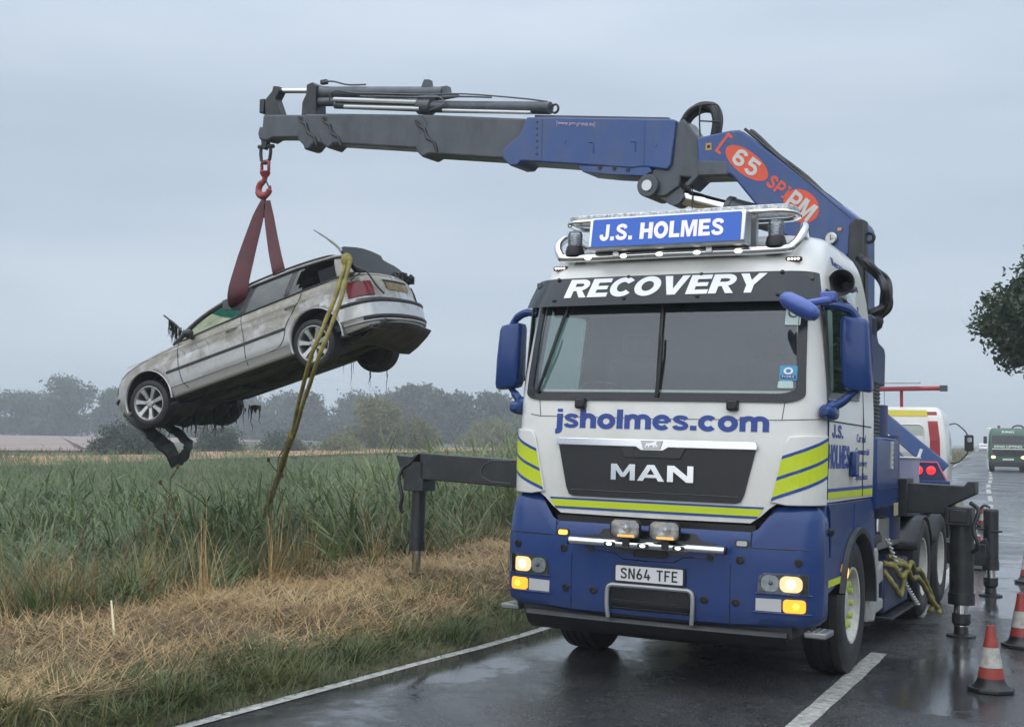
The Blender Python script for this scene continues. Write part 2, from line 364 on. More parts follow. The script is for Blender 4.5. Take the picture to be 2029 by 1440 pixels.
def bold_text(body, x0, x1, y0, y1, shear=0, gap=.10, GLY=GLY):
    """heavy letters; y0..y1 is the cap height, x0..x1 the full width"""
    bm = bmesh.new(); pen = 0; parts = []
    for ch in body:
        w, st = GLY[ch]; parts.append((pen, st)); pen += w+gap
    tot = pen-gap; sx = (x1-x0)/(tot+shear); sy = y1-y0; eps = 0
    for pen, st in parts:
        for k in st:
            eps += 1; z = .05*(eps % 7)
            def put(q): a, b = q; return bm.verts.new((x0+(pen+a+shear*b)*sx, y0+b*sy, z))
            if k[0] == 'p': bm.faces.new([put(q) for q in k[1]])
            else:
                P = k[1]; n = len(P); cl = k[0] == 'c'; L, Rr = [], []
                for i in range(n):
                    a = Vector(P[i-1]) if (i > 0 or cl) else None; c = Vector(P[i]); b = Vector(P[(i+1) % n]) if (i < n-1 or cl) else None
                    d1 = (c-a).normalized() if a is not None else (b-c).normalized(); d2 = (b-c).normalized() if b is not None else d1
                    nn = Vector((-(d1+d2).y, (d1+d2).x)).normalized(); m = k[2]/2/max(.5, nn.dot(Vector((-d1.y, d1.x))))
                    L.append(put(c+nn*m)); Rr.append(put(c-nn*m))
                for i in range(n if cl else n-1):
                    j = (i+1) % n; bm.faces.new((L[i], L[j], Rr[j], Rr[i]))
    return bm
# ------------------------------------------------------------------ terrain and road
CL = [(-6.9, -10), (-2.05, 0), (1.873, 7.966), (3.216, 10.709), (4.427, 13.254), (6.436, 17.838), (13.424, 34.25), (20.4, 52.26), (26.77, 68.2), (43.0, 110.1), (67.99, 174.6), (127.5, 328.4), (400, 1030)]
LE = [(-12.3, -10), (-6.4, 0), (-1.998, 7.699), (-.821, 9.736), (.385, 11.894), (3.18, 17.83), (10.1, 34.25), (17.3, 52.26), (23.9, 68.2), (40.2, 110.1), (65.2, 174.6), (124.9, 328.4), (397, 1030)]
def _dense(P):
    s = [p for p in spline([(x, y, 0) for x, y in P], 10)]
    return np.array([p.y for p in s]), np.array([p.x for p in s])
CY, CX = _dense(CL); LY, LX = _dense(LE)
def cx_at(y): return np.interp(y, CY, CX)
def lx_at(y): return np.interp(y, LY, LX)
def rx_at(y): return cx_at(y)+3.45+0*np.asarray(y)
COSR = .905
def ground_h(x, y):
    x, y = np.asarray(x, float), np.asarray(y, float)
    dl = (lx_at(y)-x)*COSR; dr = (x-rx_at(y))*COSR
    hl = np.interp(dl, [-.3, 0, .25, 1, 3, 4.6, 6, 8, 12, 40, 60, 100, 1500], [-.09, -.02, .03, .07, .06, -.02, -.35, -.85, -.95, -.8, -.45, -.3, -.3])
    hr = np.interp(dr, [-.3, 0, .3, 2, 6, 20, 60], [-.09, -.02, .04, .06, -.1, -.3, -.3])
    h = np.where(dl > -.3, hl, np.where(dr > -.3, hr, -.09))
    bump = .03*np.sin(x*1.7+y*.6)*np.sin(y*1.3-x*.4)+.02*np.sin(x*4.1+1)*np.sin(y*3.7)
    return h+np.where((dl > .5) | (dr > .5), bump, 0)
def field_mat():
    m, n, l, b, o = _new('grassland_soil')
    z = _noise(n, l, .35, 8, .6); z2 = _noise(n, l, 6, 6, .7)
    c = _ramp(n, l, z, [(.3, (.035, .045, .020)), (.5, (.075, .070, .032)), (.7, (.13, .10, .050))])
    c2 = _ramp(n, l, z2, [(.3, (.03, .028, .016)), (.6, (.10, .085, .045)), (.8, (.17, .135, .07))])
    l.new(_mix(n, l, .5, c, c2), b.inputs['Base Color']); b.inputs['Roughness'].default_value = .9
    _bump(n, l, b, z2, .6, .05); return m
def grow(a, lo, hi, fine, k=1.12):
    s = [0.0]; d = fine
    while s[-1] < hi: s.append(s[-1]+d); d *= k if s[-1] > a else 1
    t = [0.0]; d = fine
    while t[-1] < lo: t.append(t[-1]+d); d *= k if t[-1] > a else 1
    return np.array([-v for v in t[:0:-1]]+s)
gx = grow(14, 1500, 1500, .6, 1.17); gy = grow(40, 60, 1700, .6, 1.14)
XX, YY = np.meshgrid(gx, gy); ZZ = ground_h(XX, YY)
nr, ncol = XX.shape
idx = np.arange(nr*ncol).reshape(nr, ncol)
me = bpy.data.meshes.new('ground')
me.from_pydata(np.stack([XX, YY, ZZ], -1).reshape(-1, 3).tolist(), [], np.stack([idx[:-1, :-1], idx[:-1, 1:], idx[1:, 1:], idx[1:, :-1]], -1).reshape(-1, 4).tolist())
tag(link('ground', me, field_mat(), smooth=180), kind='structure')

def asphalt():
    m, n, l, b, o = _new('wet_asphalt')
    big = _noise(n, l, .45, 6, .6, dist=.6); fine = _noise(n, l, 60, 4, .7); mid = _noise(n, l, 7, 6, .65)
    vo = n.new('ShaderNodeTexVoronoi'); vo.inputs['Scale'].default_value = 55; tc = n.new('ShaderNodeTexCoord'); l.new(tc.outputs['Object'], vo.inputs['Vector'])
    stone = _ramp(n, l, vo.outputs['Color'], [(.15, (.016, .017, .018)), (.55, (.044, .045, .047)), (.85, (.085, .085, .085)), (.97, (.24, .235, .22))])
    c = _ramp(n, l, fine, [(.32, (.014, .015, .016)), (.52, (.040, .041, .043)), (.72, (.10, .101, .103))])
    c2 = _ramp(n, l, big, [(.35, (.020, .021, .023)), (.65, (.062, .062, .065))])
    col = _mix(n, l, .35, _mix(n, l, .5, c, stone), c2)
    l.new(_mix(n, l, _ramp(n, l, mid, [(.60, 0.0), (.66, .55)]), col, (.018, .018, .019)), b.inputs['Base Color'])
    # where the water lies: wheel tracks, low spots by the verge, and random film
    sx = n.new('ShaderNodeSeparateXYZ'); l.new(tc.outputs['Object'], sx.inputs[0])
    def math_(op, a, c):
        k = n.new('ShaderNodeMath'); k.operation = op
        for i, v in enumerate((a, c)):
            if isinstance(v, (int, float)): k.inputs[i].default_value = v
            else: l.new(v, k.inputs[i])
        return k.outputs[0]
    total = math_('MULTIPLY', mid, .30); total = math_('ADD', total, _noise(n, l, .55, 7, .62, dist=1.1))
    for px, py, ax, rx, ry, amp in ((-.1, 10.2, 28, .95, 2.6, .42), (3.35, 9.6, 24, .42, 2.1, .42), (6.6, 15.5, 22, .9, 4.5, .32), (12.2, 29, 21.5, 1.1, 12, .32), (18, 55, 21.5, 1.6, 30, .35), (.6, 7.0, 27, .5, 1.2, .16)):
        ca, sa = math.cos(R(ax)), math.sin(R(ax)); dx, dy = math_('SUBTRACT', sx.outputs[0], px), math_('SUBTRACT', sx.outputs[1], py)
        u = math_('DIVIDE', math_('SUBTRACT', math_('MULTIPLY', dx, ca), math_('MULTIPLY', dy, sa)), rx); v = math_('DIVIDE', math_('ADD', math_('MULTIPLY', dx, sa), math_('MULTIPLY', dy, ca)), ry)
        q = math_('ADD', math_('MULTIPLY', u, u), math_('MULTIPLY', v, v)); total = math_('ADD', total, math_('MULTIPLY', math_('POWER', 2.718, math_('MULTIPLY', q, -1.0)), amp))
    l.new(_ramp(n, l, total, [(.54, .60), (.68, .36), (.82, .15), (.96, .05)]), b.inputs['Roughness'])
    bs = _ramp(n, l, total, [(.56, .9), (.78, .42), (.95, .05)])
    k = n.new('ShaderNodeBump'); k.inputs['Distance'].default_value = .008
    l.new(bs, k.inputs['Strength']); l.new(math_('ADD', fine, math_('MULTIPLY', vo.outputs['Distance'], .8)), k.inputs['Height']); l.new(k.outputs[0], b.inputs['Normal'])
    b.inputs['Specular IOR Level'].default_value = .55
    return m
ASPH = asphalt()
ys = np.concatenate([np.arange(-10, 40, .5), np.arange(40, 200, 3), np.arange(200, 1020, 25)])
mb = MB()
rows = []
for y in ys:
    l_, c_, r_ = float(lx_at(y)), float(cx_at(y)), float(rx_at(y))
    jag = .05*math.sin(y*3.1)+.03*math.sin(y*7.7)
    rows.append([(l_-.20+jag, y+.06, -.05), (l_-.14+jag, y+.05, -.003), (l_+.5, y, .0), (c_, y, .004), (r_-.4, y, 0), (r_+.1-jag, y, -.003), (r_+.16-jag, y, -.05)])
mb.grid(rows)
tag(mb.build('road', ASPH, smooth=40), kind='structure')
LINE = pm('road_line_paint', (.42, .42, .39), .5, var=.25, vscale=14, dirt=((.07, .07, .068), .95, 16, (1, 1, 1), .44), rvar=.12)
def strip(name, fx, y0, y1, half, z=.006, step=.25, wob=0):
    m_ = MB(); rows = []; y = y0
    st = max(step, (y1-y0)/80)
    while True:
        yy = min(y, y1); x = float(fx(yy)); d = (float(fx(yy+.05))-x)/.05; k = 1/math.hypot(1, d); hh = half*(1+wob*math.sin(yy*9.3)+wob*.7*math.sin(yy*23.1))
        rows.append([(x-hh*k, yy+hh*d*k, z), (x+hh*k, yy-hh*d*k, z)])
        if y >= y1: break
        y += st
    m_.grid(rows); o = m_.build(name, LINE, smooth=0); tag(o, kind='structure'); return o
strip('road_edge_line', lx_at, 2, 60, .055, wob=.12); strip('road_edge_line', lx_at, 60, 420, .07)
dy0 = 4.2
for a, b in [(4.6, 10.75), (13.0, 18.4)]+[(20.8+k*6.2, 20.8+k*6.2+4.0) for k in range(14)]+[(108+k*9, 112+k*9) for k in range(14)]:
    strip('lane_line', cx_at, a, b, .072 if a < 40 else .085, wob=.05)
def sheet(name, near, far, z, cols, scale):
    a = [p for p in spline([(x, y, z) for x, y in near], 6)]; c = [p for p in spline([(x, y, z) for x, y in far], 6)]
    k = min(len(a), len(c)); rows = []
    for t in np.linspace(0, 1, 9): rows.append([a[i].lerp(c[i], float(t)) for i in range(k)])
    m, n, l, b, o = _new(name+'_mat')
    zz = _noise(n, l, scale, 7, .65, stretch=(1, .25, 1)); l.new(_ramp(n, l, zz, cols), b.inputs['Base Color']); b.inputs['Roughness'].default_value = .95
    return tag(MB().grid(rows).build(name, m, smooth=0), kind='structure')
sheet('stubble_field', [(-60, 40), (-27.9, 66.9), (-24.3, 82.8), (-20.9, 99), (-16.2, 126), (-10, 149.6), (.6, 186), (20, 240)], [(-90, 60), (-38.2, 91.6), (-32.6, 111), (-29.3, 138.7), (-21.4, 166.7), (-13, 194.5), (.8, 248), (20, 330)], -.22, [(.3, (.22, .125, .055)), (.55, (.34, .20, .09)), (.75, (.42, .27, .13))], .5)
sheet('pale_field', [(-130, 90), (-47.5, 113.7), (-47.6, 137), (-60, 230), (-50, 290), (0, 330)], [(-330, 330), (-204, 489), (-184, 520), (-70, 480), (-40, 470), (0, 470)], -.24, [(.3, (.20, .15, .125)), (.55, (.27, .20, .17)), (.75, (.31, .245, .2))], .12)
# ------------------------------------------------------------------ recovery truck (x right, y back, z up; seen head-on)
_a = [Vector((.8920, -.4519, -.0095)).normalized(), Vector((.4518, .8920, -.0150)), Vector((0, 0, 1))]
_a[1] = (_a[1]-_a[0]*_a[1].dot(_a[0])).normalized(); _a[2] = _a[0].cross(_a[1])
TM = Matrix(((_a[0].x, _a[1].x, _a[2].x, 1.012), (_a[0].y, _a[1].y, _a[2].y, 9.060), (_a[0].z, _a[1].z, _a[2].z, .032), (0, 0, 0, 1)))
TR = empty('recovery_truck', mat=TM)
tag(TR, 'blue and white recovery lorry with RECOVERY visor and MAN grille parked on the wet road', 'truck')
class Surf:
    """body surface: s runs round the front from the centre line, z up"""
    def __init__(s, z, vf, w, rc, b): s.z, s.vf, s.w, s.rc, s.b = z, vf, w, rc, b
    def at(s, z):
        g = lambda q: interp(z, s.z, q) if isinstance(q, (list, tuple)) else q
        return g(s.vf), g(s.w), g(s.rc), g(s.b)
    def __call__(s, a, z, off=0.0):
        vf, w, rc, b = s.at(z); sg = 1 if a >= 0 else -1; a = abs(a); L = w-rc
        if a <= L: k = 2*b*a/L/L; q = math.hypot(1, k); u, v, nu, nv = a, vf+b*(a/L)**2, k/q, -1/q
        elif a <= L+rc*PI/2: t = (a-L)/rc; u, v, nu, nv = L+rc*math.sin(t), vf+b+rc*(1-math.cos(t)), math.sin(t), -math.cos(t)
        else: u, v, nu, nv = w, vf+b+rc+a-L-rc*PI/2, 1, 0
        return (sg*(u+nu*off), v+nv*off, z)
    def params(s, z, vr, nf=14, na=8, ns=12):
        vf, w, rc, b = s.at(z); L = w-rc; arc = rc*PI/2; side = max(vr-(vf+b+rc), .01)
        h = [L*i/nf for i in range(nf+1)]+[L+arc*i/na for i in range(1, na+1)]+[L+arc+side*i/ns for i in range(1, ns+1)]
        return [-q for q in h[:0:-1]]+h
ZK = [1.15, 1.4, 1.8, 2.06, 2.3, 2.6, 2.9, 3.05, 3.15, 3.25, 3.33, 3.40, 3.46, 3.51, 3.55, 3.58]
CAB = Surf(ZK, [.050, .050, .055, .070, .105, .165, .235, .285, .33, .41, .52, .70, .95, 1.28, 1.62, 1.92],
           [1.215, 1.22, 1.225, 1.225, 1.215, 1.195, 1.172, 1.15, 1.13, 1.105, 1.075, 1.035, .975, .89, .77, .62],
           [.27, .27, .28, .28, .28, .28, .28, .28, .29, .31, .34, .38, .4, .4, .36, .28], .03)
CABR = 2.12
NF, NA, NS = 14, 8, 12
def zbot(s):
    a = abs(s); return interp(a, [0, .765, .93, 3], [1.213, 1.218, 1.375, 1.385])
zrows = [1.2, 1.46, 1.62, 1.8, 1.95, 2.06, 2.17, 2.3, 2.45, 2.6, 2.75, 2.86, 2.94, 3.05, 3.1, 3.15, 3.2, 3.25, 3.29, 3.33, 3.365, 3.40, 3.43, 3.46, 3.485, 3.51, 3.53, 3.55, 3.565, 3.58]
mb = MB(); rows = []; keep = []
for j, z in enumerate(zrows):
    ss = CAB.params(max(z, 1.4) if j == 0 else z, CABR, NF, NA, NS)
    rows.append([CAB(q, zbot(q) if j == 0 else z) for q in ss])
m = len(rows[0]); c0 = m//2
V = [p for r in rows for p in r]; F = []
for j in range(len(rows)-1):
    for i in range(m-1):
        k = abs(i+.5-c0)
        zz = .5*(zrows[j]+zrows[j+1])
        if k < NF+2 and 2.17 < zz < 2.94: continue                        # windscreen opening
        if NF+NA+.9 < k < NF+NA+6.9 and 2.17 < zz < 2.86: continue        # door window openings
        F.append((j*m+i, j*m+i+1, (j+1)*m+i+1, (j+1)*m+i))
mb.add(V, F)
mb.add(rows[-1], [tuple(range(m))])
cab = mb.build('cab', WHITE, TR, smooth=30)
mb = MB(); mb.add([r[0] for r in rows]+[r[-1] for r in rows][::-1], [tuple(range(2*len(rows)))]); mb.build('cab_back_wall', WHITE, TR, smooth=0)
# interior behind the glass
mb = MB(); mb.add([Vector(p)*1 for p in [CAB(q, zbot(q) if j == 0 else z, -.03) for j, z in enumerate(zrows[:16]) for q in CAB.params(max(z, 1.4) if j == 0 else z, CABR-.03, NF, NA, NS)]], [f for f in F if max(f) < 16*m]); mb.build('cab_inner_lining', INTER2, TR, smooth=30)
mb = MB(); mb.bb((-1.12, .18, 1.62), (1.12, .62, 2.08)); mb.bb((-1.1, .3, 2.0), (1.1, .5, 2.12)); mb.build('dashboard', INTER, TR, bevel=.04)
mb = MB(); mb.bb((-1.14, 1.86, 1.5), (1.14, 1.9, 3.1)); mb.bb((-1.12, .30, 3.0), (1.12, 1.9, 3.04)); mb.bb((-1.12, .3, 1.5), (1.12, 1.9, 1.54)); mb.build('cab_liner', INTER2, TR, smooth=0)
for sx in (-1, 1):
    mb = MB(); mb.box((sx*.62, 1.3, 2.1), (.5, .14, .8)); mb.box((sx*.62, 1.05, 1.75), (.5, .55, .16)); mb.box((sx*.62, 1.3, 2.62), (.28, .1, .2)); mb.build('seat', INTER, TR, bevel=.05, seg=3)
mb = MB(); c = Vector((-.62, .66, 2.12)); ax = Vector((0, .55, .83)).normalized(); xx, yy, _ = basis(ax)
mb.tube([c+(xx*math.cos(t)+yy*math.sin(t))*.23 for t in np.linspace(0, 2*PI, 28, endpoint=False)], .017, 8, close=True)
for t in (R(20), R(160), R(270)): mb.cyl(c, c+(xx*math.cos(t)+yy*math.sin(t))*.22, .018)
mb.cyl(c-ax*.03, c+ax*.03, .06); mb.build('steering_wheel', BLACK, TR)
for sx in (-1, 1):
    mb = MB(); mb.box((sx*.55, .40, 2.85), (.92, .02, .17), Matrix.Rotation(R(14), 3, 'X')); mb.build('sun_blind', INTER, TR, bevel=.02)
def ring_flat(outer, inner):
    """flat ring between two outlines of equal length"""
    bm = bmesh.new(); a = [bm.verts.new((x, y, 0)) for x, y in outer]; b = [bm.verts.new((x, y, 0)) for x, y in inner]; n = len(a)
    for i in range(n): bm.faces.new((a[i], a[(i+1) % n], b[(i+1) % n], b[i]))
    return bm
def trap(w0, w1, z0, z1, r, n=6):
    """rounded trapezium, half widths w0 at the bottom and w1 at the top"""
    o = []
    for x, y in rrect(2, 2, r, n): t = (y+1)/2; o.append((x*(w0+(w1-w0)*t), z0+(z1-z0)*t))
    return o
ws_o, ws_i = trap(1.115, 1.085, 2.085, 2.975, .15), trap(1.045, 1.02, 2.15, 2.945, .13)
wrap(ring_flat(ws_o, ws_i), CAB, .010, 'windscreen_seal', GLOSSBLK, TR, step=.12, off=.004, smooth=30)
rows_ = []
for t in np.linspace(0, 1, 15):
    z = 2.12+(2.96-2.12)*t; hw = 1.075+(1.05-1.075)*t; rows_.append([CAB(q*hw, z, .003) for q in np.linspace(-1, 1, 41)])
ws = MB().grid(rows_).build('windscreen', SCREEN, TR, smooth=60)
STK1 = pm('sticker_cyan', (.05, .30, .50), .4, var=.05); STK2 = pm('sticker_pale', (.45, .58, .55), .4, var=.1)
wrap(flat_poly([rrect(.12, .11, .012, 3, .985, 2.30)]), CAB, .002, 'sticker', STK1, ws, off=.013)
wrap(flat_poly([rrect(.105, .026, .004, 2, .985, 2.272)]), CAB, .002, 'sticker_band', LBLUE, ws, off=.0155)
wrap(flat_text('FORS', .945, 1.025, 2.264, 2.281, .01), CAB, .0015, 'lettering', LWHITE, ws, off=.018)
wrap(ring_flat([(.985+.032*math.cos(t), 2.315+.026*math.sin(t)) for t in np.linspace(0, 2*PI, 20)[:-1]], [(.985+.017*math.cos(t), 2.315+.014*math.sin(t)) for t in np.linspace(0, 2*PI, 20)[:-1]]), CAB, .0015, 'sticker_ring', LWHITE, ws, off=.016)
wrap(flat_poly([trap(.055, .05, 2.19, 2.243, .3)]), lambda a, z, o: CAB(a+.97, z, o), .002, 'sticker', STK2, ws, off=.013)
wrap(flat_poly([rrect(.105, .13, .01, 3, .99, 2.72)]), CAB, .002, 'sticker', STK2, ws, off=.013)
wrap(ring_flat([(.99+.035*math.cos(t), 2.745+.032*math.sin(t)) for t in np.linspace(0, 2*PI, 20)[:-1]], [(.99+.026*math.cos(t), 2.745+.024*math.sin(t)) for t in np.linspace(0, 2*PI, 20)[:-1]]), CAB, .0015, 'sticker_ring', BLACK, ws, off=.016)
# wipers
for (a0, z0, a1, z1) in ((-.97, 2.19, -.80, 2.83), (.02, 2.17, .00, 2.82)):
    mb = MB(); mb.tube([Vector(CAB(a0+(a1-a0)*t+.02*math.sin(t*PI), z0+(z1-z0)*t, .03+.02*math.sin(t*PI))) for t in np.linspace(-.08, .62, 8)], [.016, .015, .013, .012, .011, .010, .009, .008], 6)
    wp = mb.build('wiper', BLACK, TR)
    mb = MB()
    for k in range(9):
        t0, t1 = .12+k*.1, .12+(k+1)*.1
        p, q = Vector(CAB(a0+(a1-a0)*t0, z0+(z1-z0)*t0, .022)), Vector(CAB(a0+(a1-a0)*t1, z0+(z1-z0)*t1, .022))
        mb.cyl(p, q, .014, .014, 6)
    mb.build('wiper_blade', BLACK, wp)
for a in (-.6, .6):
    mb = MB(); p = CAB(a, 2.06, .02); mb.box(p, (.085, .07, .08)); mb.build('wiper_pivot_cover', BLACK, TR, bevel=.015)
# door windows
for sx in (-1, 1):
    bm = flat_poly([[(.40, 2.15), (1.42, 2.20), (1.46, 2.30), (1.46, 2.85), (1.36, 2.9), (.52, 2.9), (.42, 2.8)]])
    wrap(bm, lambda v, z, o: (sx*(CAB.at(z)[1]+o), v, z), .004, 'door_window', SIDEGL, TR, off=.001)
    outer = [(.34, 2.13), (1.46, 2.16), (1.53, 2.26), (1.53, 2.90), (1.42, 2.95), (.48, 2.95), (.36, 2.86)]
    inner = [(.42, 2.18), (1.42, 2.21), (1.47, 2.30), (1.47, 2.85), (1.38, 2.89), (.53, 2.89), (.43, 2.8)]
    wrap(ring_flat(outer, inner), lambda v, z, o: (sx*(CAB.at(z)[1]+o), v, z), .008, 'door_window_frame', GLOSSBLK, TR, off=.002)
    mb = MB(); mb.tube([(sx*(CAB.at(z)[1]+.003), v, z) for v, z in [(.36, 1.40), (.36, 1.95), (.345, 2.1), (.36, 2.9)]], .006, 5); mb.tube([(sx*1.229, v, 1.97) for v in (.36, .9, 1.4, 1.98)], .005, 5)
    mb.tube([(sx*(CAB.at(z)[1]+.003), 1.66, z) for z in (1.40, 2.0, 2.5, 2.95)], .006, 5); mb.build('door_seam', GLOSSBLK, TR)
    mb = MB(); mb.box((sx*1.25, 1.2, 1.66), (.05, .17, .2)); mb.build('door_handle', BLUE, TR, bevel=.02)
# panel gaps of the front
for pts in ([(-1.05, 1.975), (-.955, 1.96), (0, 1.952), (.955, 1.96), (1.25, 1.975)], [(-.955, 1.965), (-.975, 2.11)], [(.955, 1.965), (.975, 2.11)]):
    mb = MB(); path = []
    for k in range(len(pts)-1):
        for t in np.linspace(0, 1, 9)[:-1] if k < len(pts)-2 else np.linspace(0, 1, 9):
            path.append(CAB(pts[k][0]+(pts[k+1][0]-pts[k][0])*t, pts[k][1]+(pts[k+1][1]-pts[k][1])*t, .0005))
    mb.tube(path, .0032, 5); mb.build('panel_gap', pm('gap_grey', (.10, .10, .10), .6), TR)
# visor
VIS = lambda a, z, o=0: CAB(a, z, o+interp(z, [2.8, 3.1], [.105, .045]))
vis = wrap(flat_poly([trap(1.14, 1.125, 2.825, 3.062, .12)]), VIS, .010, 'sun_visor', VISOR, TR, step=.10, smooth=40)
wrap(bold_text('RECOVERY', -.81, .79, 2.893, 3.047, .14, .06), VIS, .004, 'lettering', LWHITE, vis, step=.10, off=.0105)
for a in (-.895, -.292, .292, .895):
    for z in (2.875, 3.052):
        mb = MB(); mb.lathe(VIS(a, z, .010), (0, -1, 0), [(0, .016), (.008, .016), (.012, .008), (.012, .001)], 12); mb.build('visor_bolt', BLACK, TR)
# lettering on the panel
wrap(bold_text('jsholmes.com', -.815, .865, 1.872, 2.018, 0, .07), CAB, .002, 'lettering', LBLUE, TR, step=.12, off=.0008)
# grille
gp = [(-.782, 1.772), (-.655, 1.352), (.662, 1.352), (.785, 1.772)]
gpr = [(-.782, 1.772), (-.70, 1.42), (-.675, 1.365), (-.64, 1.352), (.64, 1.352), (.675, 1.365), (.70, 1.42), (.785, 1.772)]
gr_ = wrap(flat_poly([gpr]), CAB, .014, 'grille', pm('grille_black', (.009, .010, .013), .34, var=.15, bump=.2, bscale=140), TR, step=.15, off=.0, smooth=30)
wrap(flat_poly([[(-.26, 1.742), (-.215, 1.662), (.215, 1.662), (.26, 1.742)]]), CAB, .006, 'grille_recess', GLOSSBLK, gr_, step=.15, off=.0145)
mb = MB(); mb.tube([CAB(a, z, .016) for a, z in [(-.26, 1.74), (-.215, 1.66), (0, 1.66), (.215, 1.66), (.26, 1.74)]], .004, 5); mb.build('recess_edge', BLACK, gr_)
mb = MB(); mb.tube([CAB(a, 1.40, .0155) for a in np.linspace(-.66, .66, 9)], .0035, 5); mb.build('grille_groove', GLOSSBLK, gr_)
wrap(flat_poly([[(-.79, 1.762), (-.77, 1.797), (.773, 1.797), (.793, 1.762), (.785, 1.738), (.13, 1.738), (.085, 1.712), (-.085, 1.712), (-.13, 1.738), (-.782, 1.738)]]), CAB, .024, 'chrome_strip', CHROME, gr_, step=.15, off=.006, bevel=.006, smooth=30)
wrap(flat_poly([[(-.088, 1.790), (-.066, 1.722), (.066, 1.722), (.088, 1.790)]]), CAB, .006, 'badge', ALU, gr_, off=.030, bevel=.002)
lion = [(-.052, 1.738), (-.046, 1.735), (-.036, 1.748), (-.022, 1.752), (-.026, 1.738), (-.018, 1.737), (-.010, 1.753), (.010, 1.756), (.018, 1.738), (.026, 1.739), (.024, 1.760), (.042, 1.742), (.050, 1.744), (.034, 1.768), (.046, 1.776), (.040, 1.784), (.026, 1.783), (.016, 1.776), (-.012, 1.768), (-.034, 1.766), (-.050, 1.772), (-.040, 1.760)]
wrap(flat_poly([lion]), CAB, .005, 'badge_lion', CHROME, gr_, off=.036)
def block(ch, x0, x1, y0, y1):
    P = {'M': [[(0, 0), (0, 1), (.24, 1), (.5, .45), (.76, 1), (1, 1), (1, 0), (.79, 0), (.79, .62), (.58, .2), (.42, .2), (.21, .62), (.21, 0)]],
         'N': [[(0, 0), (0, 1), (.27, 1), (.77, .38), (.77, 1), (1, 1), (1, 0), (.74, 0), (.23, .63), (.23, 0)]],
         'A': [[(0, 0), (.37, 1), (.63, 1), (.51, .78), (.5, .78), (.36, .42), (.64, .42), (.51, .78), (.63, 1), (1, 0), (.78, 0), (.71, .2), (.29, .2), (.22, 0)]]}
    if ch == 'A': P['A'] = [[(0, 0), (.37, 1), (.5, 1), (.5, .76), (.365, .40), (.5, .40), (.5, .2), (.29, .2), (.22, 0)], [(1, 0), (.63, 1), (.5, 1), (.5, .76), (.635, .40), (.5, .40), (.5, .2), (.71, .2), (.78, 0)][::-1]]
    return [[(x0+(x1-x0)*a, y0+(y1-y0)*b) for a, b in p] for p in P[ch]]
for ch, a, b in (('M', -.322, -.128), ('A', -.11, .103), ('N', .125, .325)):
    wrap(flat_poly(block(ch, a, b, 1.488, 1.608)), CAB, .014, 'lettering', CHROME, gr_, off=.0145)
# stripes under the grille
def band(z0, z1, mat, k):
    f = lambda z: interp(z, [1.213, 1.345], [.768, .85])
    wrap(flat_poly([[(-f(z0), z0), (-f(z1), z1), (f(z1), z1), (f(z0), z0)]]), CAB, .002, 'stripe', mat, TR, step=.12, off=.001+k*.0008)
band(1.250, 1.336, LBLUE, 0); band(1.268, 1.320, YEL, 2.6)
# corner wind deflectors with chevrons
COR = lambda a, z, o=0: CAB(a, z, o+.022)
for sx in (-1, 1):
    def M_(a, z, o=0): return COR(sx*a, z, o)
    cpoly = [(.885, 1.375), (.915, 1.50), (.985, 1.80), (1.01, 1.842), (1.10, 1.852), (1.325, 1.86), (1.325, 1.36), (1.0, 1.355)]
    mbp = flat_poly([cpoly])
    cp = wrap(mbp, lambda a, z, o: CAB(sx*a, z, o), .024, 'corner_deflector', WHITE, TR, step=.06, smooth=40, bevel=.006)
    ed = lambda z: interp(z, [1.375, 1.5, 1.8], [.892, .922, .990])
    def chev(za, zb, mat, k):
        pol = [(ed(za), za), (1.318, za+.20*(1.318-ed(za))/.5), (1.318, zb+.20*(1.318-ed(zb))/.5), (ed(zb), zb)]
        wrap(flat_poly([pol]), M_, .002, 'stripe', mat, cp, step=.06, off=.0022+k*.0008)
    for z0 in (1.382, 1.528, 1.680): chev(z0, z0+.026, LBLUE, 1)
    chev(1.408, 1.528, YEL, 0); chev(1.554, 1.680, YEL, 0)
# side lettering
SD = lambda v, z, o=0: (CAB.at(z)[1]+o, v, z)
for sx in (1, -1):
    def SDs(v, z, o=0): return (sx*(CAB.at(z)[1]+o), v if sx > 0 else 2.5-v, z)
    for body, a0, a1, z0, z1, bo in (('J.S.', .50, .88, 1.85, 1.95, .02), ('HOLMES', .385, 1.12, 1.625, 1.80, .02), ('Car and', 1.40, 1.76, 1.835, 1.90, .004), ('Commercial', 1.36, 1.92, 1.735, 1.79, .004), ('Recovery', 1.40, 1.84, 1.625, 1.695, .004), ('Specialists', 1.38, 1.88, 1.515, 1.585, .004)):
        wrap(bold_text(body, a0, a1, z0, z1) if bo > .01 else flat_text(body, a0, a1, z0, z1, bo), SDs, .002, 'lettering', LBLUE, TR, off=.0015)
    wrap(flat_poly([[(.40, 1.452), (2.10, 1.458), (2.10, 1.485), (.40, 1.478)]]), SDs, .002, 'stripe', LBLUE, TR, off=.001)
    wrap(flat_poly([[(.40, 1.405), (2.10, 1.402), (2.10, 1.458), (.40, 1.452)]]), SDs, .002, 'stripe', YEL, TR, off=.001)
    for z0, (t1, a0, a1) in ((3.17, ('Recovery', .9, 1.6)), (3.07, ('Specialists', 1.0, 1.8))):
        bm = flat_text(t1, a0, a1, z0, z0+.085, .012)
        def RF(v, z, o=0): return (sx*(CAB.at(z)[1]+o), v if sx > 0 else 2.6-v, z)
        wrap(bm, RF, .002, 'lettering', LBLUE, TR, off=.002)
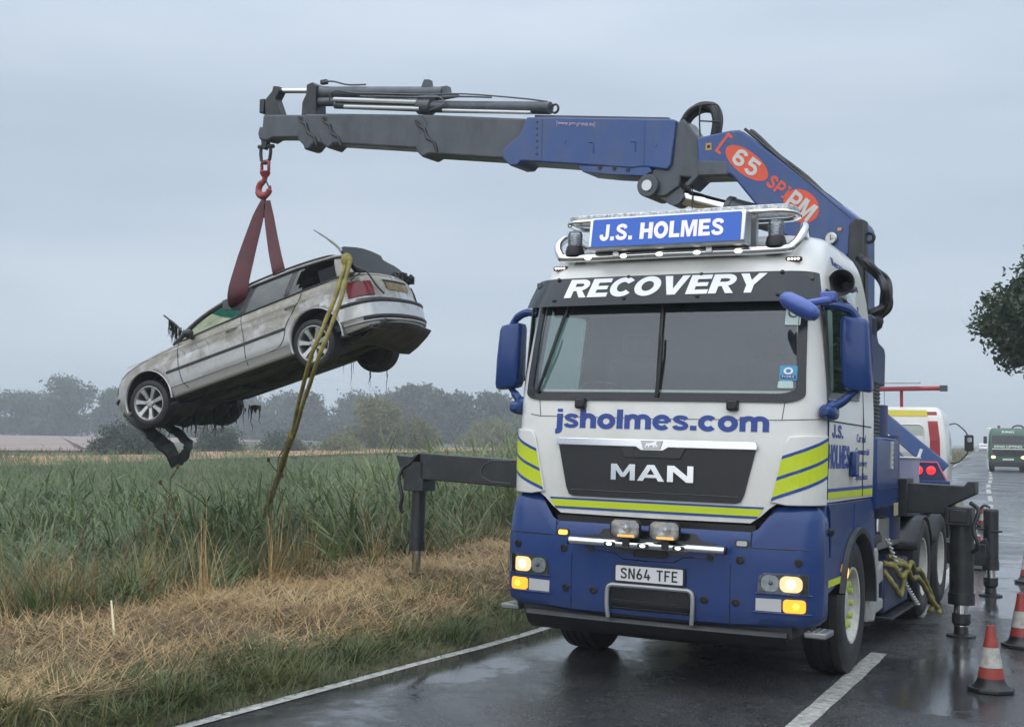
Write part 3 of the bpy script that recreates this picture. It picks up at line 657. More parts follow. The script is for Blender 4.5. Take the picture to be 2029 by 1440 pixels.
# air horn on the roof side
mb = MB(); mb.lathe((1.24, .66, 3.02), (0, 1, 0), [(0, .098), (.012, .102), (.03, .088), (.10, .05), (.3, .03), (.42, .03), (.44, .005)], 24)
mb.cyl((1.24, 1.0, 3.02), (1.10, 1.0, 3.05), .02); ah = mb.build('air_horn', GREYST, TR)
mb = MB(); mb.lathe((1.24, .658, 3.02), (0, 1, 0), [(.0, .096), (.015, .075), (.07, .05), (.20, .03), (.20, .002)], 24); mb.build('horn_mouth', BLACK, ah)
mb = MB(); mb.add([(1.205, 1.02, 3.02), (1.225, 1.28, 3.05), (1.225, 1.28, 2.90), (1.21, 1.05, 2.92)], [(0, 1, 2, 3)]); mb.build('roof_sticker', CHROME, TR, smooth=0)
# roof rails, sign, beacons
mb = MB(); pth = spline([(-.90, .95, 3.40), (-.97, .62, 3.45), (-1.0, .45, 3.38), (-.95, .37, 3.27), (-.82, .345, 3.238), (0, .31, 3.235), (.82, .345, 3.238), (.95, .37, 3.27), (1.0, .45, 3.38), (.97, .62, 3.45), (.90, .95, 3.40)], 6)
mb.tube(pth, .034, 12)
for a in (-.75, -.3, .3, .75): mb.cyl((a, .34, 3.235), (a, .47, 3.235), .018)
rb = mb.build('roof_bar', CHROME, TR)
for a in (-.68, -.37, -.07, .23, .55):
    mb = MB(); mb.ball((a, .285+abs(a)*.03, 3.232), .026, 10, (1.4, .8, .7)); mb.build('marker_lamp', LEDW, rb)
    mb = MB(); mb.box((a, .30+abs(a)*.03, 3.232), (.095, .03, .035)); mb.build('marker_lamp_base', BLACK, rb, bevel=.01)
for a in (-.43, .33):
    mb = MB(); mb.bb((a-.025, .27, 3.225), (a+.025, .36, 3.285)); mb.build('bracket', ALU, rb, bevel=.004)
SGN = pm('sign_blue', (.018, .10, .46), .3, var=.03, emis=(.02, .10, .5), estr=.12)
sgn = (lambda a, z, o=0: (a, .20-o+(z-3.4)*.16, z))
mb = MB(); mb.prism([(.20, 3.268), (.175, 3.29), (.215, 3.51), (.24, 3.535), (.36, 3.535), (.36, 3.268)], lambda a, b, t: (t, a, b), -.63, .63); sg = mb.build('roof_sign', ALU, TR, bevel=.008)
wrap(flat_poly([rrect(1.20, .225, .012, 3, 0, 3.402)]), lambda a, z, o: (a, .1925-o+(z-3.40)*.182, z), .004, 'sign_face', SGN, sg)
wrap(bold_text('J.S. HOLMES', -.53, .47, 3.337, 3.468, 0, .11), lambda a, z, o: (a, .1925-o+(z-3.40)*.182, z), .003, 'lettering', pm('sign_letter', (.75, .70, .80), .4, emis=(.8, .75, .9), estr=.25), sg, off=.0045)
for sx in (-1, 1):
    a = sx*.82
    mb = MB(); mb.lathe((a, .36, 3.26), (0, 0, 1), [(0, .05), (0, .075), (.03, .078), (.075, .066), (.08, .05)], 24, True); be = mb.build('beacon', BLACK, TR)
    mb = MB(); mb.lathe((a, .36, 3.34), (0, 0, 1), [(0, .058), (.09, .060), (.115, .05), (.125, .02), (.125, .001)], 24); mb.build('beacon_dome', CLEAR, be)
    mb = MB()
    for k in range(5): mb.lathe((a, .36, 3.345+k*.02), (0, 0, 1), [(0, .045), (.004, .054), (.008, .045)], 20)
    mb.cyl((a, .36, 3.34), (a, .36, 3.44), .02); mb.build('beacon_core', LENS, be)
    mb = MB(); p = CAB(sx*.95, 3.165, .012); mb.box(p, (.125, .035, .038)); lm = mb.build('roof_marker', pm('marker_base', (.06, .02, .02), .3), TR, bevel=.012)
    mb = MB()
    for k in range(4): mb.ball((p[0]-.036+k*.024, p[1]-.018, p[2]), .010, 8)
    mb.build('led', LEDW, lm)
tread = pm('tread_plate', (.50, .51, .52), .38, .7, var=.55, vscale=38, bump=.8, bscale=45)
mb = MB(); top = rrect(1.86, .34, .13, 6, 0, .56); mb.prism(top, lambda a, b, t: (a, b, t), 3.555, 3.592); mb.build('roof_step', tread, TR, bevel=.006)
mb = MB(); mb.tube([(x*.98, y, 3.535) for x, y in rrect(1.9, .38, .15, 6, 0, .56)], .02, 8, close=True); mb.build('step_frame', CHROME, TR)
for a in (-.6, .6):
    mb = MB(); mb.bb((a-.03, .50, 3.30), (a+.03, .56, 3.55)); mb.build('step_bracket', ALU, TR)
# mirrors
for sx in (-1, 1):
    mb = MB(); rows = []
    for z, hw, dp in ((2.19, .075, .05), (2.20, .098, .085), (2.24, .106, .10), (2.45, .106, .11), (2.68, .10, .10), (2.715, .09, .085), (2.725, .065, .05)):
        cxm = 1.405-.00*z; rows.append([(sx*(cxm+x+(z-2.45)*-.05), .44+y*.9, z+x*-.12) for x, y in rrect(2*hw, 2*dp, min(hw, dp)*.55, 4)])
    mb.grid(rows, True); mb.add(rows[0], [tuple(range(len(rows[0])))]); mb.add(rows[-1], [tuple(range(len(rows[-1])))])
    mi = mb.build('mirror', BLUE, TR, smooth=50)
    mb = MB(); mb.bb((sx*1.32, .535, 2.26), (sx*1.49, .542, 2.66)); mb.build('mirror_glass', CHROME, mi)
    mb = MB(); mb.tube(spline([(sx*1.16, .40, 2.80), (sx*1.25, .40, 2.815), (sx*1.36, .44, 2.78), (sx*1.42, .45, 2.70)], 4), [.03]*4+[.034]*5+[.03]*4, 8); mb.build('mirror_arm', BLUE, mi)
    mb = MB(); mb.tube(spline([(sx*1.42, .46, 2.21), (sx*1.37, .43, 2.165), (sx*1.30, .40, 2.10), (sx*1.22, .36, 2.06)], 4), [.026]*5+[.034]*5+[.05]*3, 8)
    rows = [[(sx*(1.24+x*k), .32+y0, 2.03+z*k) for x, z in rrect(.12, .115, .04, 3)] for y0, k in ((-.14, .35), (-.12, .75), (-.04, 1), (.06, 1), (.10, .7))]
    mb.grid(rows, True); mb.add(rows[0], [tuple(range(len(rows[0])))]); mb.build('mirror_arm', BLUE, mi, smooth=50)
# kerb mirror, on the far corner only
mb = MB(); ctr = Vector((1.13, -.16, 2.745)); ax = Vector((.86, .05, -.50)).normalized(); xx, yy, _ = basis(ax); rows = []
for t, k in ((-.15, .25), (-.14, .62), (-.10, .95), (0, 1.08), (.10, .95), (.14, .65), (.15, .28)): rows.append([ctr+ax*t+xx*(.078*k*math.cos(q))+yy*(.062*k*math.sin(q)) for q in np.linspace(0, 2*PI, 16, endpoint=False)])
mb.grid(rows, True); mb.add(rows[0], [tuple(range(16))]); mb.add(rows[-1], [tuple(range(16))])
LB2 = pm('kerb_mirror_blue', (.045, .095, .36), .3, coat=.4, var=.05)
km = mb.build('kerb_mirror', LB2, TR, smooth=50)
mb = MB(); mb.tube(spline([(1.16, -.10, 2.77), (1.26, .0, 2.80), (1.28, .18, 2.83), (1.18, .34, 2.83)], 4), [.028]*13, 8); mb.box((1.27, .12, 2.84), (.11, .10, .07)); mb.build('mirror_arm', LB2, km, bevel=.01)

# ---------------- bumper
BUM = Surf([.44, .50, .58, 1.0, 1.12, 1.28, 1.36], [.05, .015, .0, .0, .008, .03, .07], [1.17, 1.215, 1.24, 1.245, 1.24, 1.225, 1.20], [.16, .19, .2, .2, .2, .2, .2], .05)
def btop(a): return interp(abs(a), [0, .755, .80, .925, .96, 3], [1.155, 1.155, 1.17, 1.335, 1.352, 1.352])
mb = MB(); rows = []
for j, t in enumerate([0, .03, .09, .18, .3, .45, .6, .75, .86, .94, 1]):
    r = []
    for q in BUM.params(.8, .36, 40, 10, 3):
        zb = interp(abs(q), [0, .6, 1.1, 1.5], [.475, .480, .505, .52]); zt = btop(q); z = zb+(zt-zb)*t; r.append(BUM(q, z, -.02 if t in (0, 1) else 0))
    rows.append(r)
mb.grid(rows); bum = mb.build('bumper', BLUE, TR, smooth=40)
mb = MB(); mb.bb((-.78, .085, 1.08), (.78, .14, 1.20)); mb.bb((-1.05, .10, .42), (1.05, .5, 1.15)); mb.bb((-1.08, .26, .9), (1.08, .5, 1.34)); mb.build('front_crossmember', BLACK, TR)
def seam(pts, r=.0042, off=.0):
    mb = MB(); path = []
    for k in range(len(pts)-1):
        for t in np.linspace(0, 1, 7): path.append(BUM(pts[k][0]+(pts[k+1][0]-pts[k][0])*t, pts[k][1]+(pts[k+1][1]-pts[k][1])*t, off))
    mb.tube(path, r, 5); mb.build('panel_gap', GLOSSBLK, bum)
for s in (-1, 1):
    seam([(s*.80, 1.048), (s*1.2, 1.052)]); seam([(s*.765, 1.165), (s*.765, 1.05), (s*.80, 1.048)]); seam([(s*.62, .50), (s*.62, .92)], .003); seam([(s*.2, .905), (s*.27, .945), (s*.42, .955), (s*.52, .985)]); seam([(s*.2, .905), (s*.0, .9)])
wrap(flat_poly([[(-.52, 1.06), (-.42, 1.0), (-.2, .95), (.2, .95), (.42, 1.0), (.52, 1.06), (.40, 1.075), (.36, 1.12), (-.36, 1.12), (-.40, 1.075)]]), BUM, .003, 'lamp_recess', GLOSSBLK, bum, step=.12, off=.001)
wrap(flat_poly([rrect(.27, .058, .02, 3, .02, .955)]), BUM, .004, 'grab_slot', GLOSSBLK, bum, off=.004)
for a, z in [(s*q, z) for s in (-1, 1) for q, z in ((.432, .656), (.664, .656), (.69, .955), (1.10, .962))]:
    mb = MB(); p = Vector(BUM(a, z, -.004)); nn = (Vector(BUM(a, z, .1))-Vector(BUM(a, z, 0))).normalized(); mb.lathe(p, nn, [(0, .03), (.010, .030), (.012, .022), (.004, .020), (.004, .001)], 16); mb.lathe(p, nn, [(0, .010), (.010, .010), (.010, .001)], 6); mb.build('bumper_bolt', BLACK, bum)
for a, z in ((-.46, .965), (.47, .955)):
    mb = MB(); mb.lathe(BUM(a, z, -.004), (0, -1, 0), [(0, .024), (.014, .024), (.014, .001)], 14); mb.lathe(BUM(a, z, .008), (0, -1, 0), [(0, .009), (.006, .007), (.006, .001)], 10); mb.build('parking_sensor', BLACK, bum)
# headlamps
for s in (-1, 1):
    B_ = lambda a, z, o=0: BUM(s*a, z, o)
    hl = wrap(flat_poly([[(.82, .742), (.83, .845), (.86, .872), (1.09, .878), (1.165, .875), (1.165, .742)]]), B_, .004, 'headlamp', GLOSSBLK, TR, step=.06, off=.001)
    for a, mat, rw in ((.905, LENS, .062), (1.05, LAMPON, .078)):
        pol = rrect(rw*2, .112, .045, 5, a, .808)
        wrap(flat_poly([pol]), B_, .004, 'lamp_reflector', mat, hl, step=.03, off=.0055)
    mb = MB(); mb.ball(B_(.91, .81, .014), .018, 8); mb.build('bulb', GREYST, hl)
    mb = MB(); mb.ball(B_(1.05, .808, .012), .034, 10, (1, .3, 1)); mb.build('bulb', pm('lamp_core', (1, .9, .7), .3, emis=(1, .86, .55), estr=2.2), hl)
    wrap(flat_poly([[(.815, .737), (.825, .85), (.86, .878), (1.09, .884), (1.17, .881), (1.17, .737)]]), B_, .003, 'headlamp_lens', CLEAR, hl, step=.06, off=.012)
    mb = MB(); mb.tube([B_(a, .732, .006) for a in np.linspace(.80, 1.2, 9)], .007, 6); mb.tube([B_(a, .602, .006) for a in np.linspace(.79, 1.2, 9)], .006, 6); mb.build('lamp_trim', BLUE, bum)
    wrap(flat_poly([[(.806, .612), (.806, .697), (.985, .700), (.985, .612)]]), B_, .006, 'reflector_panel', pm('reflector_grey', (.48, .48, .48), .4, var=.04), TR, step=.06, off=.001)
    am = wrap(flat_poly([rrect(.155, .092, .025, 4, 1.075, .656)]), B_, .010, 'indicator', AMBERON, TR, step=.04, off=.001, bevel=.003)
    mb = MB(); mb.ball(B_(1.085, .656, .012), .026, 8, (1, .3, .9)); mb.build('bulb', AMBERHOT, am)
    am = wrap(flat_poly([rrect(.075, .036, .012, 3, .70, 1.072)]), B_, .012, 'strobe_lamp', AMBERHOT if s < 0 else pm('led_off', (.42, .42, .40), .2), TR, off=.002, bevel=.004)
    wrap(flat_poly([rrect(.105, .05, .014, 3, .70, 1.072)]), B_, .004, 'strobe_base', BLACK, TR, off=.001)
# spot lamps on a tube
mb = MB(); mb.cyl((-.60, -.075, 1.023), (.605, -.075, 1.020), .030, n=16)
for a in (-.45, .45): mb.cyl((a, -.075, 1.02), (a, .04, 1.0), .014)
tb = mb.build('lamp_tube', CHROME, TR)
for a in (-.605, .61):
    mb = MB(); mb.cyl((a-.006, -.075, 1.022), (a+.006, -.075, 1.022), .031); mb.build('tube_cap', BLACK, tb)
for a in (-.266, -.003, .269):
    mb = MB(); mb.box((a, -.105, 1.018), (.09, .018, .03)); mb.build('marker_lamp_base', BLACK, tb, bevel=.008)
    mb = MB(); mb.ball((a, -.116, 1.018), .018, 10, (1.3, .6, .7)); mb.build('marker_lamp', LEDW, tb)
for a in (-.137, .167):
    mb = MB(); mb.bb((a-.028, -.11, 1.0), (a+.028, -.05, 1.075)); mb.build('bracket', BLACK, tb, bevel=.004)
    def lampout(k, h=0): return [(a+x*k*(1-.06*abs(z)/.07), 1.137+z*k*(1-.28*(x/.12)**2)+h) for x, z in rrect(.235, .150, .035, 5)]
    mb = MB(); mb.grid([[(x, v, z) for x, z in lampout(k)] for v, k in ((-.135, 1.02), (-.125, 1.05), (-.10, 1.04), (-.05, .80), (-.03, .4))], True); mb.add([(x, -.03, z) for x, z in lampout(.4)], [tuple(range(24))]); sp = mb.build('spot_lamp', BLACK, TR, smooth=40)
    mb = MB(); mb.grid([[(x, v, z) for x, z in lampout(k)] for v, k in ((-.130, .97), (-.095, .75), (-.075, .45), (-.07, .1))], True); mb.build('lamp_reflector', LENS, sp)
    mb = MB(); mb.bb((a-.06, -.128, 1.078), (a+.07, -.118, 1.094)); mb.build('led_strip', pm('lamp_orange_glow', (.8, .5, .2), .3, emis=(1, .52, .12), estr=1.0), sp, bevel=.004)
    mb = MB(); mb.ball((a, -.10, 1.14), .028, 10); mb.build('bulb', LENS, sp)
    mb = MB(); mb.grid([[(x, v, z) for x, z in lampout(k)] for v, k in ((-.134, .98), (-.142, .8), (-.146, .4), (-.147, .02))], True); mb.build('lamp_lens', CLEAR, sp, smooth=60)
# number plate
np_ = wrap(flat_poly([rrect(.55, .135, .012, 3, .02, .803)]), lambda a, z, o: (a, -.012-o, z), .012, 'number_plate', BLACK, TR)
wrap(flat_poly([rrect(.522, .112, .01, 3, .02, .803)]), lambda a, z, o: (a, -.024-o, z), .004, 'plate_face', PLATEW, np_)
wrap(bold_text('SN64 TFE', -.20, .24, .764, .843, 0, .17, PLT), lambda a, z, o: (a, -.028-o, z), .002, 'lettering', BLACK, np_)
# radiator opening
wrap(flat_poly([[(-.29, .475), (-.29, .69), (.33, .69), (.33, .475)]]), BUM, .004, 'radiator_opening', GLOSSBLK, TR, step=.15, off=.001)
mb = MB()
for z in (.545, .60): mb.bb((-.27, -.006, z), (.31, .0, z+.006))
mb.build('radiator_louvre', BLACK, TR)
mb = MB(); mb.tube(spline([(-.305, .0, .47), (-.312, -.012, .55), (-.312, -.012, .66), (-.29, -.012, .705), (-.20, -.012, .712), (.24, -.012, .712), (.33, -.012, .705), (.352, -.012, .66), (.352, -.012, .55), (.345, .0, .47)], 4), .017, 8); mb.build('opening_trim', pm('trim_grey', (.34, .345, .35), .4, .5, var=.1), TR)
# lower valance and steps
mb = MB(); rows = []
for z, o in ((.47, -.03), (.445, -.005), (.43, .0), (.36, -.04), (.32, -.10), (.31, -.2)): rows.append([BUM(q, .5, o-.02 if False else o)[:2]+(z-.0,) for q in np.linspace(-1.02, 1.02, 25)])
mb.grid(rows); mb.build('lower_valance', BLACK, TR, smooth=40)
mb = MB(); mb.tube([BUM(q, .5, .012)[:2]+(.435,) for q in np.linspace(-1.0, .99, 21)], .008, 6); mb.build('valance_edge', STEELBLK, TR)
for s in (-1, 1):
    mb = MB(); mb.box((s*1.20, .27, .455), (.16, .26, .045)); st = mb.build('step_plate', pm('step_metal', (.22, .22, .22), .45, .6, var=.2), TR, bevel=.012)
    mb = MB()
    for i in range(3):
        for j in range(5): mb.cyl((s*(1.15+i*.035), .17+j*.045, .477), (s*(1.15+i*.035), .17+j*.045, .484), .011, n=8)
    mb.build('tread_stud', ALU, st)
    mb = MB(); mb.bb((s*1.10, .2, .44), (s*1.16, .34, .60)); mb.build('step_bracket', BLACK, TR)
# ---------------- side of the chassis
def wheel(name, c, rad, width, rim_r, parent, nut=True, rimmat=None, out=1, tread_n=56):
    """outer face towards out*x; returns the wheel part with tyre and rim as its sub-parts"""
    rimmat = rimmat or pm('wheel_rim_white', (.50, .50, .47), .4, var=.12, dirt=((.12, .11, .10), .6, 8))
    w0 = empty(name, c); w0.parent = parent
    mb = MB(); h = width/2
    mb.lathe((0, 0, 0), (out, 0, 0), [(-h*.9, rim_r), (-h, rim_r+.03), (-h, rad-.05), (-h*.86, rad-.008), (-h*.5, rad), (-h*.48, rad-.012), (-h*.42, rad-.012), (-h*.40, rad), (-h*.04, rad), (-h*.02, rad-.012), (h*.04, rad-.012), (h*.06, rad), (h*.40, rad), (h*.42, rad-.012), (h*.48, rad-.012), (h*.5, rad), (h*.86, rad-.008), (h, rad-.05), (h*1.02, (rad+rim_r)/2), (h, rim_r+.03), (h*.9, rim_r)], tread_n)
    mb.build('tyre', RUBBER, w0, smooth=40)
    mb = MB(); mb.lathe((0, 0, 0), (out, 0, 0), [(h*.90, rim_r+.004), (h*.97, rim_r+.002), (h*.95, rim_r-.016), (h*.80, rim_r-.024), (h*.55, rim_r-.05), (h*.10, rim_r-.075), (h*.02, rim_r-.10), (h*.18, rim_r*.62), (h*.30, rim_r*.50), (h*.34, rim_r*.42), (h*.62, rim_r*.36), (h*.66, rim_r*.30), (h*.66, .001)], 40)
    rm = mb.build('rim', rimmat, w0, smooth=40)
    if nut:
        NUT = MATS.get('nut_indicator') or pm('nut_indicator', (.46, .55, .10), .5, var=.08)
        for k in range(10):
            t = 2*PI*k/10; mb = MB(); p = Vector((out*h*.30, math.cos(t)*rim_r*.56, math.sin(t)*rim_r*.56)); mb.cyl(p, p+Vector((out*.075, 0, 0)), .027, .024, 8); mb.build('nut_cap', NUT, rm)
    return w0
for s in (-1, 1):
    w0 = wheel('front_wheel', (s*1.045, 1.475, .535 if s > 0 else .513), .535, .31, .30, TR, True, out=s)
    for i, v in enumerate((5.02, 6.36)):
        wheel('rear_wheel', (s*.96, v, .59 if s > 0 else .575), .53, .54, .30, TR, False, out=s)
    # front wing with arch
    arc = [(1.475+.655*math.cos(t), .53+.60*math.sin(t)) for t in np.linspace(R(8), R(152), 22)]
    poly = [(.34, .70), (.30, 1.02), (.34, 1.37), (2.05, 1.375), (2.22, 1.25), (2.27, 1.02), (2.20, .80), (2.14, .62)]+arc+[(.86, .77)]
    mb = MB(); mb.prism(poly, lambda a, b, t: (s*t, a, b), 1.12, 1.222); wg = mb.build('front_wing', BLUE, TR, bevel=.018, seg=3)
    mb = MB(); rows = []
    for t in np.linspace(R(-2), R(165), 24):
        ca, sa = math.cos(t), math.sin(t); rows.append([(s*u, 1.475+(.655+o)*ca, .53+(.60+o)*sa) for u, o in ((1.06, -.05), (1.225, -.045), (1.262, -.02), (1.262, .02), (1.225, .028))])
    mb.grid(rows); mb.build('arch_lip', BLACK, TR, smooth=50)
    mb = MB(); mb.tube([(s*1.224, 1.33+(z-.8)*.10, z) for z in np.linspace(.98, 1.345, 5)], .010, 6); mb.build('wing_crease', BLUE, wg)
    mb = MB(); mb.bb((s*1.2235, .40, .765), (s*1.2255, .92, .815)); mb.build('stripe', YEL, wg, smooth=0)
    mb = MB(); mb.ball((s*1.235, 1.0, .84), .048, 10, (.5, .9, 1.2)); mb.build('side_marker', AMBERHOT, TR)
    mb = MB(); mb.cyl((s*1.222, .40, 1.17), (s*1.26, .38, 1.16), .03, .024); mb.build('washer_cap', BLACK, TR)
    mb = MB(); mb.tube(spline([(s*1.224, .38, 1.36), (s*1.230, .42, 1.30), (s*1.228, .46, 1.14), (s*1.226, .47, .98)], 4), .009, 6); mb.build('seam_edge', BLUE, wg)
    # mudguard skirt behind the wheel
    poly = [(2.10, .33), (2.10, .55), (2.24, .82), (2.30, .93), (2.52, .93), (2.56, .90), (2.56, .78), (2.62, .75), (2.80, .80), (2.80, .62), (2.60, .60), (2.60, .48), (2.80, .47), (2.80, .37), (2.46, .36), (2.40, .30)]
    mb = MB(); mb.prism(poly, lambda a, b, t: (s*t, a, b), 1.08, 1.20); mb.build('mudguard_skirt', pm('skirt_grey', (.36, .365, .35), .5, var=.08, dirt=((.14, .13, .11), .6, 4)), TR, bevel=.02)
    mb = MB(); mb.bb((s*.75, 2.30, .95), (s*1.16, 2.95, 1.02)); mb.bb((s*.6, 2.3, .7), (s*1.0, 2.5, 1.2)); mb.build('cab_step_frame', STEELBLK, TR, bevel=.01)
    mb = MB(); mb.tube(spline([(s*1.1, 2.35, 1.24), (s*1.12, 2.55, 1.12), (s*1.05, 2.8, 1.04), (s*1.1, 3.1, 1.02)], 5), .022, 6); mb.tube(spline([(s*1.0, 2.4, 1.06), (s*1.1, 2.6, 1.09), (s*1.08, 2.75, 1.06)], 5), .03, 6); mb.build('hose', BLACK, TR)
    # tool locker and rear mudguards
    mb = MB(); mb.bb((s*.62, 3.02, .30), (s*1.17, 4.35, .74)); mb.build('side_locker', DBLUE, TR, bevel=.02)
    mb = MB(); mb.bb((s*.6, 3.0, .245), (s*1.24, 4.45, .275)); mb.build('side_shelf', STEELBLK, TR, bevel=.006)
    mb = MB(); mb.bb((s*.6, 3.1, .86), (s*1.1, 4.3, 1.16)); mb.build('valve_box', ALU, TR, bevel=.015)
    for v in (5.02, 6.36):
        mb = MB(); mb.grid([[(s*u, v+.62*math.cos(t), .56+.57*math.sin(t)) for u in (.66, 1.24)] for t in np.linspace(R(25), R(155), 14)]); o = mb.build('rear_mudguard', BLACK, TR); so_ = o.modifiers.new('s', 'SOLIDIFY'); so_.thickness = .02
mb = MB()
for s in (-1, 1): mb.bb((s*.36, .5, .72), (s*.46, 8.6, 1.02))
for v in (.7, 2.2, 3.4, 4.4, 5.7, 7.1, 8.4): mb.bb((-.4, v, .74), (.4, v+.12, 1.0))
mb.cyl((-.9, 1.475, .50), (.9, 1.475, .50), .09); mb.cyl((-.9, 5.02, .54), (.9, 5.02, .54), .12); mb.cyl((-.9, 6.36, .54), (.9, 6.36, .54), .12); mb.bb((-.55, .5, .35), (.55, 2.4, 1.35)); mb.bb((-1.0, .6, .45), (-.5, 1.0, 1.2)); mb.build('chassis', STEELBLK, TR, smooth=30)
mb = MB(); mb.bb((-1.15, 4.6, 1.12), (1.15, 8.3, 1.2)); mb.build('deck', DBLUE, TR, bevel=.01)
# crane base boxes between cab and deck
mb = MB(); mb.bb((.35, 2.42, 1.26), (1.20, 3.55, 1.90)); hb = mb.build('oil_tank', BLUE, TR, bevel=.03)
mb = MB(); mb.bb((1.2, 2.42, 1.44), (1.204, 3.55, 1.447)); mb.build('tank_seam', DBLUE, hb, smooth=0)
mb = MB(); mb.bb((1.201, 3.10, 1.62), (1.215, 3.18, 1.87)); lg = mb.build('level_gauge', PALE, hb)
mb = MB()
for k in range(5): mb.bb((1.2155, 3.125, 1.65+k*.045), (1.2175, 3.155, 1.665+k*.045))
mb.build('gauge_mark', BLACK, lg, smooth=0)
mb = MB(); mb.bb((1.201, 3.30, 1.16+.02), (1.206, 3.52, 1.30)); mb.build('sticker', pm('sticker_cream', (.42, .38, .24), .5, var=.25, vscale=30), hb)
mb = MB(); mb.cyl((1.0, 2.95, 1.90), (1.0, 2.95, 2.0), .08); mb.cyl((.85, 3.2, 1.90), (.85, 3.2, 1.98), .06); mb.build('filler_cap', BLACK, hb)
mb = MB(); mb.bb((-1.2, 2.42, 1.2), (.35, 3.55, 1.75)); mb.build('crane_base_box', DBLUE, TR, bevel=.03)
mb = MB(); mb.prism([(2.16, 2.36), (2.84, 2.36), (2.86, 2.66), (2.80, 2.71), (2.52, 2.74), (2.45, 2.79), (2.43, 2.92), (2.38, 2.95), (2.16, 2.95)], lambda a, b, t: (t, a, b), .92, 1.19); ai = mb.build('air_intake', DBLUE, TR, bevel=.02)
mb = MB()
for k in range(4): mb.bb((1.188, 2.20+k*.055, 2.78), (1.194, 2.225+k*.055, 2.92))
mb.build('intake_slot', BLACK, ai)
mb = MB()
for k in range(15): mb.grid([[(1.055+x*q, 2.48+y*q, 1.86+k*.034+dz) for x, y in rrect(.24, .56, .06, 3)] for q, dz in ((.93, 0), (1.0, .010), (1.0, .024), (.93, .034))], True)
mb.build('bellows', BLACK, ai)
# stabilisers
def leg(u, v, ztop, ztube, zfoot, r, name='stabiliser_leg'):
    mb = MB(); mb.cyl((u, v, ztube), (u, v, ztop), r, n=20); mb.cyl((u, v, ztube-.01), (u, v, ztube+.10), r*1.1, n=20); mb.lathe((u, v, ztop), (0, 0, 1), [(0, r), (.02, r*.9), (.03, .001)], 20); L_ = mb.build(name, STEELBLK, TR)
    mb = MB(); mb.cyl((u, v, zfoot+.10), (u, v, ztube), r*.62, n=18); mb.build('piston', CHROME, L_)
    mb = MB(); mb.lathe((u, v, zfoot), (0, 0, 1), [(0, .001), (0, .135), (.018, .135), (.03, .07), (.10, .062), (.13, .085), (.22, .085), (.22, .001)], 22); mb.build('foot', STEELBLK, L_)
    return L_
mb = MB(); mb.bb((-1.25, 3.72, 1.16), (1.26, 4.08, 1.53)); mb.build('stabiliser_housing', STEELBLK, TR, bevel=.01)
def beam(pu, name='stabiliser_beam'):
    mb = MB(); mb.prism(pu, lambda a, b, t: (a, t, b), 3.76, 4.04); return mb.build(name, STEELBLK, TR, bevel=.012)
bR = beam([(1.0, 1.20), (1.0, 1.49), (1.77, 1.475), (1.80, 1.52), (1.87, 1.52), (1.87, 1.40), (1.62, 1.27), (1.60, 1.20)])
mb = MB(); mb.bb((1.60, 3.74, 1.10), (1.84, 4.06, 1.27)); mb.bb((1.64, 3.72, 1.13), (1.80, 3.75, 1.25)); mb.tube(spline([(1.82, 3.8, 1.32), (1.90, 3.75, 1.25), (1.86, 3.72, 1.08), (1.90, 3.72, .92), (1.84, 3.78, .85)], 5), .022, 7); mb.build('leg_bracket', STEELBLK, bR, bevel=.008)
leg(1.735, 3.9, 1.12, .36, .045, .112)
bL = beam([(-4.25, 1.30), (-4.26, 1.605), (-1.0, 1.50), (-1.0, 1.18)])
mb = MB(); mb.tube([(-3.05, 3.755, 1.30), (-3.3, 3.755, 1.31), (-3.42, 3.755, 1.36), (-3.44, 3.755, 1.42), (-3.40, 3.755, 1.50), (-3.3, 3.755, 1.55), (-3.05, 3.755, 1.55)], .008, 5); mb.build('beam_marking', GREYST, bL)
mb = MB(); mb.bb((-4.47, 3.76, 1.16), (-4.20, 4.05, 1.50)); mb.prism([(-4.58, 1.57), (-4.50, 1.40), (-4.40, 1.45), (-4.30, 1.55), (-4.26, 1.6), (-4.36, 1.56)], lambda a, b, t: (a, t, b), 3.74, 4.06); mb.cyl((-4.50, 3.8, 1.38), (-4.44, 3.8, 1.26), .03); mb.tube(spline([(-4.47, 3.76, 1.45), (-4.52, 3.74, 1.30), (-4.47, 3.74, 1.1), (-4.49, 3.75, .95), (-4.46, 3.77, .9)], 5), .024, 7)
mb.build('leg_bracket', STEELBLK, bL, bevel=.008)
leg(-4.335, 3.9, 1.30, .47, -.02, .085)
b2 = MB().bb((.9, 7.28, .46), (1.62, 7.52, .72)); b2.prism([(1.45, .46), (1.62, .46), (1.68, .62), (1.62, .80), (1.50, .72)], lambda a, b, t: (a, t, b), 7.30, 7.5); b2.build('rear_stabiliser_beam', STEELBLK, TR, bevel=.01)
lg2 = leg(1.665, 7.4, 1.12, .42, .098, .088)
mb = MB(); mb.cyl((1.665, 7.32, .88), (1.80, 7.32, .88), .012); mb.cyl((1.52, 7.32, .90), (1.6, 7.32, .90), .012); mb.tube(spline([(1.66, 7.36, 1.16), (1.58, 7.36, 1.18), (1.50, 7.36, 1.06), (1.49, 7.36, .98), (1.56, 7.36, .92)], 5), .016, 6); mb.build('hydraulic_hose', BLACK, lg2)
mb = MB(); mb.bb((-1.5, 7.28, .46), (-.9, 7.52, .72)); mb.build('rear_stabiliser_beam', STEELBLK, TR, bevel=.01)
leg(-1.5, 7.4, 1.12, .42, .075, .088)
mb = MB(); mb.bb((1.2, 7.9, .7), (1.24, 8.3, 1.25)); mb.build('rear_marker_board', pm('board_sand', (.35, .33, .25), .6), TR)
